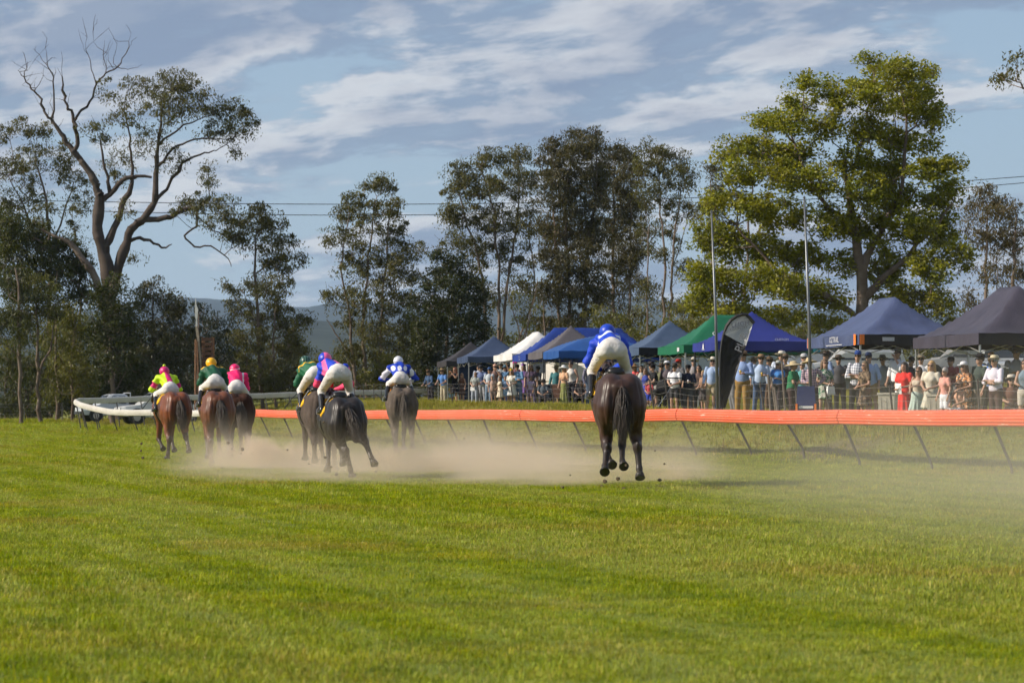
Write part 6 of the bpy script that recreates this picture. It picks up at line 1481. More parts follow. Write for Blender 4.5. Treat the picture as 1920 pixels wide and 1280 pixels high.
person('man in grey polo and blue cap with pale jeans', 915, 688, 43.5, 'hold', 'tee', (.42, .46, .50), bc=(.16, .22, .30), hat='cap', hc=(.06, .11, .24), face=-25)
person('man in navy checked shirt and grey trousers', 905, 684, 43, 'lean', 'rolled', (.18, .23, .40), tk='check', bc=(.28, .28, .30), hat='cap', hc=(.05, .05, .06), face=-20)
person('man in black cap behind the navy checked shirt', 898, 681, 41, 'rest', 'shirt', (.36, .40, .50), bc=BK, hat='cap', hc=BK, face=-20)
person('woman in grey top and sunglasses with white bag', 889, 697, 44, 'hold', 'tee', (.30, .32, .30), bc=(.30, .33, .40), fem=True, hair='short', hairc=(.2, .11, .05), face=-15, prop='bag')
person('woman in brown singlet at the navy tent leg', 866, 699, 42, 'rest', 'tank', (.14, .07, .05), bot='skirt', bc=(.10, .06, .05), fem=True, hair='bob', hairc=(.28, .18, .1), face=-15)
person('woman in black dress taking a picture with both hands', 852, 688, 42, 'photo', 'tank', BK, bot='skirt', bc=BK, fem=True, hair='bob', hairc=(.20, .06, .03), face=-20, prop='phone', skin=(.50, .28, .18))
person('toddler in straw hat and yellow holding the fence', 844, 720, 42, 'hold', 'tee', (.60, .40, .05), bot='shorts', bc=(.25, .45, .60), hat='sun', hc=STRAW, hair='short', face=-15, glasses=False)
person('man in blue polo and straw hat with khaki trousers', 831, 690, 42, 'lean', 'tee', (.09, .20, .46), bc=(.42, .36, .26), hat='akubra', hc=(.36, .25, .13), face=-15)
person('man in brown hat and dark blue shirt leaning on the fence', 809, 692, 40.5, 'lean', 'rolled', (.05, .09, .17), bc=(.035, .03, .035), hat='akubra', hc=(.12, .07, .04), face=-10)

# ---- more people seen in the gaps, further back
for a in [('man in grey hat half hidden behind the white shirt and tie', 1664, 664, 68, 'rest', 'shirt', (.30, .34, .42), GY, 'akubra', (.25, .24, .22), -30),
          ('man in navy polo behind the red dress', 1703, 668, 68, 'drink', 'tee', NV, BK, 'cap', (.05, .05, .07), -25),
          ('man in pale shirt behind the blonde woman', 1729, 664, 66, 'rest', 'shirt', (.58, .58, .60), BR, 'akubra', (.40, .32, .22), -20),
          ('man in maroon polo behind the pink top', 1783, 668, 68, 'fold', 'tee', (.20, .03, .04), GY, 'cap', BK, -35),
          ('man in charcoal shirt at the indigo tent leg', 1576, 664, 66, 'drink', 'rolled', (.07, .07, .08), BK, 'akubra', (.10, .08, .06), -20),
          ('man in white polo right of the wide straw hat', 1514, 662, 62, 'rest', 'tee', (.66, .66, .66), NV, 'cap', (.5, .5, .5), -10),
          ('man in dark vest between the masts', 1472, 662, 62, 'fold', 'shirt', (.06, .055, .06), BK, 'akubra', (.16, .11, .07), -20),
          ('man in sky blue shirt behind the wide tan hat', 1407, 668, 60, 'rest', 'rolled', (.35, .46, .62), KH, 'akubra', (.33, .26, .17), -20),
          ('man in brown shirt left of the black flag', 1345, 672, 60, 'drink', 'shirt', (.16, .10, .07), JE, 'akubra', (.20, .14, .09), -25),
          ('man in red cap under the green tent', 1275, 672, 56, 'rest', 'tee', (.12, .12, .13), BK, 'cap', (.42, .04, .03), -20),
          ('man in olive shirt under the steel blue tent', 1242, 680, 54, 'rest', 'shirt', (.14, .14, .08), BK, 'akubra', (.10, .07, .05), -20),
          ('man in dark polo at the back of the white tent', 955, 688, 40, 'rest', 'tee', (.05, .06, .08), BK, 'cap', (.08, .08, .09), -15),
          ('man in striped shirt at the back of the navy tent', 879, 690, 38.5, 'rest', 'shirt', (.34, .36, .42), NV, 'cap', (.14, .12, .1), -15),
          ('man in grey jacket left of the cream hat woman', 1008, 686, 42.5, 'fold', 'jacket', (.12, .12, .13), BK, 'fedora', (.14, .12, .10), -15),
          ('man in teal shirt standing at the bright blue tent wall', 1042, 684, 45, 'rest', 'shirt', (.05, .16, .18), KH, 'akubra', (.42, .34, .22), -15)]:
    person(a[0], a[1], a[2], a[3], a[4], a[5], a[6], bc=a[7], hat=a[8], hc=a[9], face=a[10])
# ================================================================ fence, poles, banner, wires, cars and small things
PICK = pbr('picket', (0.045, 0.04, 0.04), 0.7, var=0.5, vscale=8, var_col=(0.14, 0.11, 0.09))
fl = [(1990, 93), (1850, 88.5), (1700, 85), (1560, 80), (1400, 71), (1265, 68), (1150, 57.5), (1060, 51.5), (1000, 48.5), (880, 46), (800, 44), (770, 43)]
wire_fence('low wire fence with leaning dark pickets in front of the crowd', [(pX(x, F / s), F / s) for x, s in fl], 1.0, 3.1, rp=.026, wires=5, mat=PICK, tilt=-.16, seed=9, sag=.03)
wire_fence('thin wire fence running left from the crowd behind the jockeys', [(pX(x, F / s), F / s) for x, s in ((765, 42.5), (700, 38), (620, 34), (520, 31))], 1.0, 3.4, rp=.022, wires=3, mat=PICK, seed=10)
# loose timber stakes leaning on the fence
for i, (x, xt, s, hgt) in enumerate(((1447, 1440, 76, 1.25), (1459, 1446, 76.4, 1.2), (1474, 1466, 76.8, 1.55), (1463, 1452, 77.2, 1.0))):
    p = on(x, F / s, -.05); q = on(xt, F / s + .25, hgt)
    o = MB().tube([p - p, q - p], [.028, .024], n=5).obj('timber_stake', pbr('old_timber', (.20, .16, .125), .85, var=.5, vscale=8)); o.location = p
    tag(o, ['thin grey timber stake leaning left, beside the man in jeans', 'second leaning timber stake right of the man in jeans', 'tallest upright timber stake left of the green shirt', 'short slanted timber stake in front of the tallest one'][i], 'stake')
GALV = pbr('galvanised', (.20, .21, .22), .45, metal=.6, var=.4, vscale=4)
for lab, x0, x1, y1, s in (('thin grey flag mast left of the black and white flag', 1346, 1334, 398, 70), ('thin grey mast left of the orange-tabbed indigo tent', 1521, 1508, 372, 78)):
    b = on(x0, F / s, -.2); t = px(x1, y1, F / s)
    T = empty('mast', b); tag(T, lab, 'mast')
    m = b.lerp(t, .5) + Vector((.03, 0, 0))
    MB().tube([b - b, m - b, t - b], [.045, .038, .022], n=8).obj('tube', GALV, T, smooth=True)
    MB().lathe([(.03, 0), (.035, .03), (.012, .05)], 8, tuple(t - b)).obj('cap', GALV, T)
# ---- feather banner
INKG2 = pbr('print_faded', (.16, .16, .18), .6)
def banner():
    Y = F / 71; s = 71
    B = on(1352, Y); T = empty('feather_banner', B); tag(T, 'black and white feather flag with lettering among the crowd', 'flag')
    Lf = [(1352, 765), (1351, 740), (1351, 700), (1352, 665), (1355, 640), (1358, 626), (1364, 611), (1372, 600), (1382, 593), (1392, 589.5), (1401, 590), (1407, 596)]
    Rt = [(1360, 765), (1366, 745), (1376, 715), (1384, 690), (1391, 668), (1399, 648), (1405, 628), (1409, 616), (1411, 610), (1412.5, 606), (1413, 604), (1413, 602)]
    def grid(i0, i1, n=10, m=5):
        V = []; L = np.array(Lf[i0:i1], float); Rr = np.array(Rt[i0:i1], float); k = len(L)
        for a in np.linspace(0, k - 1, (k - 1) * 4 + 1):
            l = np.array([np.interp(a, range(k), L[:, c]) for c in (0, 1)]); r = np.array([np.interp(a, range(k), Rr[:, c]) for c in (0, 1)])
            for b in np.linspace(0, 1, n + 1):
                q = l * (1 - b) + r * b; w = px(q[0], q[1], Y) - B
                V.append((w.x, w.y + .10 * math.sin(b * 3.1) + .02 * math.sin(q[1] * .35 + b * 9) + .015 * math.sin(b * 17 + q[1] * .11), w.z))
        R_ = (k - 1) * 4 + 1; i = np.arange(n)[None] + np.arange(R_ - 1)[:, None] * (n + 1)
        return mesh_np('flag_panel', np.array(V), quads=np.stack([i, i + 1, i + n + 2, i + n + 1], -1).reshape(-1, 4), smooth=True)
    obj('black_panel', grid(0, 6), fabric('flag_black', (.012, .012, .014), .6, .1), T); obj('white_panel', grid(5, 12), fabric('flag_white', (.62, .63, .66), .5, .25), T)
    pts = [px(x - 1.5, y, Y) - B for x, y in [(1351, 775)] + Lf[1:]] + [px(1414, 606, Y) - B]
    MB().tube(pts, [.03] * 6 + [.05] * (len(pts) - 6), n=6).obj('pole', pbr('flag_pole', (.012, .012, .013), .5), T)
    def lab(t, x, y, sz, mat, rot): 
        w = px(x, y, Y) - B; o = text_obj(t, sz, mat, T, (w.x, w.y - .05, w.z), rot)
    lab('LEIGH', 1388, 608, .18, INKG2, (R(90), R(-8), 0)); lab('COUNTRY', 1385, 616, .10, INKG2, (R(90), R(-8), 0)); lab('PUB', 1391, 642, .30, pbr('print_dim', (.30, .30, .32), .6), (R(90), R(-68), 0))
banner()
# ---- ragged white pennant on rusty frame and slatted tower, behind the left horses
Yp = F / 36; b = on(371, Yp); T = empty('ragged_flag', b); tag(T, 'ragged white pennant on rusty timber frame behind the gold-capped jockey', 'flag')
RUST = pbr('rusty_timber', (.20, .085, .04), .85, var=.6, vscale=5, var_col=(.34, .20, .11))
for pts in ([(366, 775), (366.5, 690), (367, 636)], [(374, 775), (371, 690), (369, 640)]): MB().tube([px(x, y, Yp) - b for x, y in pts], .055, n=5).obj('post', RUST, T)
for y in (660, 690, 720): MB().tube([px(366, y, Yp) - b, px(372, y + 1, Yp) - b], .03, n=4).obj('crossbar', RUST, T)
def strip(P, dy=0.0):
    mb = MB()
    for (x0, y0, w0), (x1, y1, w1) in zip(P, P[1:]):
        V = [px(x0 - w0 / 2, y0, Yp) - b, px(x0 + w0 / 2, y0, Yp) - b, px(x1 + w1 / 2, y1, Yp) - b, px(x1 - w1 / 2, y1, Yp) - b]
        V = [v + Vector((0, dy, 0)) for v in V] ; V += [v + Vector((0, .03, 0)) for v in V]
        mb.add(V, [(0, 1, 2, 3), (7, 6, 5, 4), (0, 4, 5, 1), (1, 5, 6, 2), (2, 6, 7, 3), (3, 7, 4, 0)])
    return mb
strip([(366.5, 560, 1), (367, 572, 3), (368.5, 580, 6), (368, 592, 5), (368.5, 600, 2.5), (368.5, 612, 3)]).obj('pennant', fb_white, T)
strip([(367, 608, 2), (369, 618, 5), (371, 632, 5), (373, 650, 4), (375.5, 675, 3), (377, 700, 2.5), (378, 740, 2)], .05).obj('streamer', pbr('weathered_board', (.42, .34, .26), .8, var=.4, vscale=6), T)
RUSTD = pbr('dark_slat', (.075, .032, .018), .9, var=.6, vscale=5, var_col=(.13, .07, .04))
Yb = F / 33; b = on(389, Yb); T = empty('slatted_tower', b); tag(T, 'brown slatted timber tower behind the gold-capped jockey', 'tower')
for sx in (-9, 9):
    for dy in (0, .6): MB().tube([px(389 + sx, 775, Yb) - b + Vector((0, dy, 0)), px(389 + sx, 632, Yb) - b + Vector((0, dy, 0))], .06, n=5).obj('post', RUST, T)
for k in range(8):
    c = px(389, 636 + k * 9, Yb) - b; MB().box(tuple(c + Vector((0, -.08, 0))), (.62, .04, .20)).obj('slat', RUSTD, T)
# ---- power lines and their far poles (outside the picture)
WBLK = pbr('power_wire', (.03, .03, .032), .5)
def wirepath(P, Y): return [px(x, y, Y) for x, y in P]
for lab, P in (('upper power line wire crossing the sky behind the trees', [(-250, 372), (40, 376), (450, 382), (830, 382.5), (1200, 375), (1560, 357), (1920, 331), (2150, 312)]), ('lower power line wire crossing the sky behind the trees', [(-250, 384), (40, 392), (450, 402), (830, 402.5), (1200, 392), (1560, 371), (1920, 343), (2150, 322)])):
    C = catmull(np.array([tuple(v) for v in wirepath(P, 205)]), 6); o = MB().tube(C - C[0], .028, n=4, cap=False).obj('power_line', WBLK); o.location = C[0]; tag(o, lab, 'power line')
TIMB = pbr('pole_timber', (.16, .12, .09), .85, var=.4, vscale=3)
for x, y in ((-252, 360), (2152, 300)):
    t = px(x, y, 205.3); g = gz(t.x, t.y); T = empty('power_pole', (t.x, t.y, g)); tag(T, 'wooden power pole beyond the ' + ('left' if x < 0 else 'right') + ' edge of view', 'pole')
    MB().tube([(0, 0, -.3), (0, 0, t.z - g)], [.2, .14], n=8).obj('pole', TIMB, T); MB().box((0, 0, t.z - g - .55), (2.0, .12, .14)).obj('crossarm', TIMB, T)
# ---- cars
GLASS = pbr('car_glass', (.02, .025, .03), .06, spec=.8); TYRE = pbr('tyre', (.018, .018, .019), .8); RIM = pbr('rim', (.4, .4, .42), .35, metal=.8); LAMP = pbr('headlamp', (.75, .75, .72), .15, spec=.7); TRIM = pbr('car_trim', (.02, .02, .022), .5)
def make_car(label, x, s, heading, col, kind='wagon', zoff=0.0):
    Y = F / s; X = pX(x, Y); T = empty('parked_car', (X, Y, gz(X, Y) + zoff), R(heading)); tag(T, label, 'car', 'cars parked behind the crowd')
    pm = pbr('paint_%.2f_%.2f' % (col[0], col[2]), col, .3, spec=.5, coat=.6, var=.12, vscale=3)
    def loft(secs):      # sections along length: (x, halfwidth bottom, halfwidth top, z0, z1)
        V = []; Fq = []
        for (lx, wb, wt, z0, z1) in secs:
            m = (z0 + z1) / 2; V += [(lx, -wb, z0), (lx, -max(wb, wt) * 1.02, m), (lx, -wt * .97, z1 - .03), (lx, -wt * .9, z1), (lx, wt * .9, z1), (lx, wt * .97, z1 - .03), (lx, max(wb, wt) * 1.02, m), (lx, wb, z0)]
        n = 8
        for i in range(len(secs) - 1): Fq += [(i * n + k, i * n + (k + 1) % n, (i + 1) * n + (k + 1) % n, (i + 1) * n + k) for k in range(n)]
        Fq += [tuple(range(n))[::-1], tuple((len(secs) - 1) * n + k for k in range(n))]
        return MB().add(V, Fq)
    L = 2.35; w = .90
    loft([(-L, .80, .80, .50, .95), (-L + .12, w, w, .42, 1.06), (-.9, w, w, .40, 1.10), (.9, w, w, .40, 1.10), (1.25, w, .88, .40, 1.07), (2.05, .86, .82, .42, .98), (2.3, .78, .74, .46, .90), (L + .03, .70, .66, .52, .80)]).obj('body', pm, T, smooth=False)
    ck = {'wagon': [(-2.2, .80, .70, 1.08, 1.12), (-2.05, .82, .72, 1.08, 1.72), (-1.7, .84, .74, 1.08, 1.80), (.15, .84, .74, 1.08, 1.80), (.45, .84, .72, 1.08, 1.74), (1.15, .82, .78, 1.06, 1.10)], 'ute': [(-.75, .80, .70, 1.08, 1.12), (-.68, .82, .72, 1.08, 1.66), (-.5, .84, .74, 1.08, 1.76), (.25, .84, .74, 1.08, 1.76), (.5, .84, .72, 1.08, 1.70), (1.2, .82, .78, 1.06, 1.10)]}[kind]
    loft(ck).obj('roof', pm, T)
    # windows slightly proud of the cabin
    x0 = ck[1][0]; 
    rng = [(-1.95, -1.05), (-.98, -.2), (-.12, .62)] if kind == 'wagon' else [(-.55, -.05), (.03, .66)]
    for sy in (-1, 1):
        for a, c in rng:
            yb, yt = .862 * sy, .775 * sy; c2 = c - (.30 if c > .5 else 0.02)
            MB().add([(a, yb, 1.14), (c, yb, 1.14), (c2, yt, 1.62), (a + .04, yt, 1.62)], [(0, 1, 2, 3)]).obj('window', GLASS, T)
    MB().add([(1.14, -.74, 1.13), (1.14, .74, 1.13), (.56, .66, 1.68), (.56, -.66, 1.68)], [(0, 1, 2, 3)]).obj('windscreen', GLASS, T)
    xr = ck[0][0] - .02; MB().add([(xr - .0, -.68, 1.14), (xr, .68, 1.14), (xr + .11, .62, 1.62), (xr + .11, -.62, 1.62)], [(0, 1, 2, 3)]).obj('rear_window', GLASS, T)
    for wx in (-1.42, 1.45):
        for sy in (-1, 1):
            wl = MB(); 
            V = []
            tyre = MB().tube([(wx, sy * .70, .37), (wx, sy * .93, .37)], .37, n=18).obj('wheel', TYRE, T)
            MB().tube([(wx, sy * .90, .37), (wx, sy * .945, .37)], [.22, .20], n=14).obj('rim', RIM, tyre)
            MB().tube([(wx, sy * .86, .42), (wx, sy * .925, .42)], .44, n=18).obj('wheel_arch', TRIM, T)
    for sy in (-1, 1): MB().box((2.28, sy * .60, .80), (.16, .26, .16)).obj('headlight', LAMP, T); MB().box((-L - .0, sy * .72, .90), (.06, .14, .22)).obj('tail_light', pbr('tail_lamp', (.4, .01, .01), .2), T)
    MB().box((L - .01, 0, .56), (.18, 1.55, .18)).obj('bumper', TRIM, T); MB().box((2.33, 0, .76), (.08, .8, .16)).obj('grille', TRIM, T)
    if kind == 'ute': MB().box((-1.55, 0, 1.16), (1.5, 1.7, .1)).obj('tray', TRIM, T); MB().tube([(-.86, -.75, 1.1), (-.86, -.72, 1.82), (-.86, .72, 1.82), (-.86, .75, 1.1)], .035, n=6).obj('rack', pm, T)
    else: MB().box((-.7, -.6, 1.84), (1.9, .04, .05)).box((-.7, .6, 1.84), (1.9, .04, .05)).obj('roof_rails', TRIM, T)
    return T
make_car('white pickup truck parked behind the bend of the white rail', 214, 34, 205, (.50, .52, .54), 'ute', .22).scale = (.86,) * 3
make_car('white pickup mostly hidden behind the leftmost jockey', 300, 34.5, 200, (.62, .62, .60), 'ute', .1)
make_car('silver four-wheel drive side-on between the two right tents', 1805, 46, 184, (.33, .33, .32), 'wagon')
make_car('silver wagon facing the track under the plum tent', 1884, 50, 258, (.38, .40, .41), 'wagon', .25)
make_car('white wagon behind the people under the indigo tent', 1588, 47, 195, (.60, .60, .58), 'wagon')
make_car('grey wagon seen between the masts behind the royal blue tent', 1490, 47, 185, (.22, .24, .26), 'wagon')
# ---- white caravan glimpsed under the blue tents
Yv = F / 40; b = on(1062, Yv); T = empty('caravan', b, R(-38)); tag(T, 'white caravan side glimpsed below the bright blue tent', 'caravan')
CARW = pbr('caravan_white', (.74, .71, .66), .5, var=.2, vscale=2)
prof = [(-2.4, .45), (2.4, .45), (2.55, .9), (2.5, 2.2), (2.2, 2.6), (-2.1, 2.62), (-2.45, 2.3), (-2.55, .9)]
MB().prism(prof, -1.1, 1.1).obj('body', CARW, T); MB().box((-.9, -1.11, 1.75), (1.0, .03, .6)).obj('window', GLASS, T); MB().box((1.0, -1.115, 1.35), (.65, .03, 1.75)).obj('door', pbr('caravan_door', (.66, .63, .58), .5), T); MB().box((0, -1.112, 1.05), (5.0, .02, .06)).obj('trim', pbr('trim_band', (.35, .30, .22), .6), T)
for wx in (-.35, .45): MB().tube([(wx, -1.12, .36), (wx, -.9, .36)], .35, n=16).obj('wheel', TYRE, T)
# ---- turquoise cabin
Yc = F / 47; b = on(1503, Yc); T = empty('portable_toilet', b, R(12)); tag(T, 'turquoise portable cabin behind the royal blue tent', 'cabin')
TEAL = pbr('teal_plastic', (.02, .30, .36), .5, var=.25, vscale=3)
MB().box((0, 0, 1.1), (1.15, 1.15, 2.2)).obj('wall', TEAL, T); MB().box((0, 0, 2.24), (1.25, 1.25, .10), taper=.85).obj('roof', pbr('pale_plastic', (.6, .65, .66), .6), T); MB().box((0, -.585, 1.05), (.72, .03, 1.9)).obj('door', pbr('teal_door', (.03, .36, .42), .5), T); MB().box((.26, -.62, 1.05), (.04, .05, .14)).obj('handle', TRIM, T)
# ---- second cabin under tent line, long pale shed wall far behind
# ---- blue chair bag with orange tabs
b = on(1511, F / 79); T = empty('folding_chair', b, R(-8)); tag(T, 'blue folding chair back with orange tabs hung on the fence', 'chair')
BLUEC = fabric('chair_blue', (.045, .07, .22), .7, .1)
V = [(-.20, 0, 1.02), (.20, 0, 1.02), (.24, .06, .38), (-.24, .06, .38)]; V += [(a, c + .03, d) for a, c, d in V]
MB().add(V, [(0, 1, 2, 3), (7, 6, 5, 4), (0, 4, 5, 1), (1, 5, 6, 2), (2, 6, 7, 3), (3, 7, 4, 0)]).obj('backrest', BLUEC, T)
for sx in (-1, 1):
    MB().box((sx * .222, .03, .52), (.05, .08, .16)).obj('tab', INKO, T)
    MB().tube([(sx * .19, .05, 1.05), (sx * .25, .10, .35), (sx * .28, -.2, 0)], .012, n=5).obj('leg', ALUD, T); MB().tube([(sx * .2, .45, .45), (sx * .26, .45, 0)], .012, n=5).obj('leg', ALUD, T)
MB().box((0, .25, .42), (.46, .46, .03)).obj('seat', BLUEC, T)
MB().box((0, -.005 + .035, .52), (.34, .006, .06)).obj('lettering_band', INKW, T)
# ---- pram
b = on(1238, F / 60); T = empty('pram', b, R(-40)); tag(T, 'black pram pushed by the man in the black t-shirt', 'pram')
FBK = fabric('pram_black', (.018, .018, .02), .8, .05)
f = Field(); f.ell((0, 0, .62), (.2, .32, .17)); f.cut(lambda P: P[..., 2] - .68); obj('seat', f.mesh('pram_seat', .03), FBK, T)
f = Field(); f.ell((0, .12, .72), (.21, .22, .26)); f.cut(lambda P: .68 - P[..., 2]); f.cut(lambda P: -(P[..., 1] - .02)); obj('hood', f.mesh('pram_hood', .03), FBK, T)
for sx in (-1, 1):
    MB().tube([(sx * .2, -.4, .12), (sx * .2, .1, .55), (sx * .2, .5, 1.0)], .012, n=5).obj('frame', ALU, T)
    for yy in (-.4, .35):
        wv = [(sx * .2, yy + .12 * math.cos(a), .13 + .12 * math.sin(a)) for a in np.linspace(0, 6.283, 13)]; MB().tube(wv, .016, n=5, cap=False).obj('wheel', TYRE, T)
MB().tube([(-.2, .5, 1.0), (.2, .5, 1.0)], .016, n=6).obj('handle', TRIM, T)
# ---- camp chairs of the seated people and cream tubs behind the fence
def camp_chair(label, x, s, col, face=-20):
    b = on(x, F / s); T = empty('camp_chair', b, R(face)); tag(T, label, 'chair', 'camp chairs among the crowd')
    m = fabric('camp_%.2f' % col[2], col, .8, .08)
    MB().box((0, 0.02, .40), (.52, .46, .03)).obj('seat', m, T); MB().box((0, .27, .68), (.52, .03, .52)).obj('backrest', m, T)
    for sx in (-1, 1):
        for yy in (-.2, .25): MB().tube([(sx * .26, yy, .0), (sx * .26, -yy * .6, .41)], .012, n=5).obj('leg', ALUD, T)
        MB().tube([(sx * .27, .27, .40), (sx * .27, .28, .95)], .012, n=5).obj('frame', ALUD, T); MB().box((sx * .28, .03, .62), (.06, .46, .02)).obj('armrest', m, T)
camp_chair('dark camp chair under the seated man in the broad hat', 1018, 49, (.03, .04, .06)); camp_chair('black camp chair of the seated child', 1088, 48.8, (.02, .02, .022)); camp_chair('brown camp chair of the seated straw-hat person', 1898, 84, (.12, .06, .04), -30); camp_chair('camp chair of the girl in white shorts', 1798, 85, (.2, .2, .19), -35); camp_chair('empty dark camp chair right of the seated slate-shirt man', 1036, 48.6, (.03, .03, .035))
TUB = pbr('cream_plastic', (.46, .43, .35), .6, var=.3, vscale=5)
for lab, x, s in (('cream plastic tub left of the woman in the red dress', 1665, 83), ('cream tub between the cream dress and the pink top', 1757, 84)):
    b = on(x, F / s); T = empty('plastic_tub', b, R(-20)); tag(T, lab, 'tub')
    MB().box((0, 0, .36), (.34, .34, .72), taper=1.12).obj('body', TUB, T); MB().box((0, 0, .735), (.42, .42, .05)).obj('rim', TUB, T)
    for k in range(3): MB().box((-.12 + k * .12, -.182, .36), (.02, .02, .6)).obj('rib', TUB, T)
# ================================================================ turf blades
def blade_mat():
    m = bpy.data.materials.new('grass_blade'); m.use_nodes = True; nt = m.node_tree
    b = nt.nodes['Principled BSDF']; out = nt.nodes['Material Output']; b.inputs['Roughness'].default_value = 0.5; b.inputs['Specular IOR Level'].default_value = 0.18
    geo = nt.nodes.new('ShaderNodeNewGeometry'); oi = nt.nodes.new('ShaderNodeObjectInfo')
    c = grass_colour(nt, geo.outputs['Position'])
    a = nt.nodes.new('ShaderNodeVertexColor'); a.layer_name = 'Col'
    c = MIX(nt, 1.0, c, a.outputs[0], 'MULTIPLY')
    k = RAMP(nt, oi.outputs['Random'], [(0.0, 0.70), (1.0, 1.35)]); c = MIX(nt, 1.0, c, k, 'MULTIPLY')
    nt.links.new(c, b.inputs['Base Color'])
    t = nt.nodes.new('ShaderNodeBsdfTranslucent'); nt.links.new(MIX(nt, 1.0, c, (1.2, 1.3, .6), 'MULTIPLY'), t.inputs[0])
    mx = nt.nodes.new('ShaderNodeMixShader'); mx.inputs[0].default_value = .38
    nt.links.new(b.outputs[0], mx.inputs[1]); nt.links.new(t.outputs[0], mx.inputs[2]); nt.links.new(mx.outputs[0], out.inputs[0]); return m
BLADE = blade_mat()
def tuft(seed, n, rad, hgt, wid):
    r = np.random.default_rng(seed); V = []; T = []; C = []
    for i in range(n):
        p = r.normal(0, rad, 2); a = r.uniform(0, 6.28); l = hgt * r.uniform(.55, 1.3); bend = l * r.uniform(.25, 1.0); d = np.array((math.cos(a), math.sin(a))); sd = np.array((-d[1], d[0])) * wid * r.uniform(.7, 1.3)
        b = len(V); q = p + d * bend * .35; e = p + d * bend
        V += [(*(p - sd), 0), (*(p + sd), 0), (*(q - sd * .8), l * .6), (*(q + sd * .8), l * .6), (*e, l * (.98 - .25 * bend / l))]
        T += [(b, b + 1, b + 3), (b, b + 3, b + 2), (b + 2, b + 3, b + 4)]
        k = r.uniform(.7, 1.3); y = r.uniform(0, 1); dry = y > .90
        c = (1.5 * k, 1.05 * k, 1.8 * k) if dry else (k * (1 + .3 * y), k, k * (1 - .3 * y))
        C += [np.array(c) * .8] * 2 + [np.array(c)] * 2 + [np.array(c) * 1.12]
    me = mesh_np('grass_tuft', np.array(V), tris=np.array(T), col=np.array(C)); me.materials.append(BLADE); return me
def scatter(name, label, pts, rz, sc, idx, meshes):
    c = bpy.data.collections.new(name + '_tufts')
    for i, me in enumerate(meshes):
        o = bpy.data.objects.new('%s_tuft_%02d' % (name, i), me); c.objects.link(o)
    me = bpy.data.meshes.new(name); me.vertices.add(len(pts)); me.vertices.foreach_set('co', np.asarray(pts, np.float32).ravel())
    for nm, ty, a in (('rz', 'FLOAT', rz), ('sc', 'FLOAT', sc), ('idx', 'INT', idx)):
        at = me.attributes.new(nm, ty, 'POINT'); at.data.foreach_set('value', np.asarray(a, np.float32 if ty == 'FLOAT' else np.int32))
    o = bpy.data.objects.new(name, me); COL.objects.link(o); tag(o, label, 'grass', kind='stuff')
    ng = bpy.data.node_groups.new(name + '_nodes', 'GeometryNodeTree')
    ng.interface.new_socket('Geometry', in_out='INPUT', socket_type='NodeSocketGeometry'); ng.interface.new_socket('Geometry', in_out='OUTPUT', socket_type='NodeSocketGeometry')
    gi = ng.nodes.new('NodeGroupInput'); go = ng.nodes.new('NodeGroupOutput'); ip = ng.nodes.new('GeometryNodeInstanceOnPoints'); ci = ng.nodes.new('GeometryNodeCollectionInfo')
    ci.inputs[0].default_value = c; ci.inputs['Separate Children'].default_value = True; ci.inputs['Reset Children'].default_value = True
    def att(nm, ty):
        a = ng.nodes.new('GeometryNodeInputNamedAttribute'); a.data_type = ty; a.inputs[0].default_value = nm; return a.outputs[0]
    cx = ng.nodes.new('ShaderNodeCombineXYZ'); ng.links.new(att('rz', 'FLOAT'), cx.inputs[2]); 
    ng.links.new(gi.outputs[0], ip.inputs['Points']); ng.links.new(ci.outputs[0], ip.inputs['Instance']); ip.inputs['Pick Instance'].default_value = True
    ng.links.new(att('idx', 'INT'), ip.inputs['Instance Index']); ng.links.new(cx.outputs[0], ip.inputs['Rotation']); ng.links.new(att('sc', 'FLOAT'), ip.inputs['Scale']); ng.links.new(ip.outputs[0], go.inputs[0])
    md = o.modifiers.new('scatter', 'NODES'); md.node_group = ng
    return o
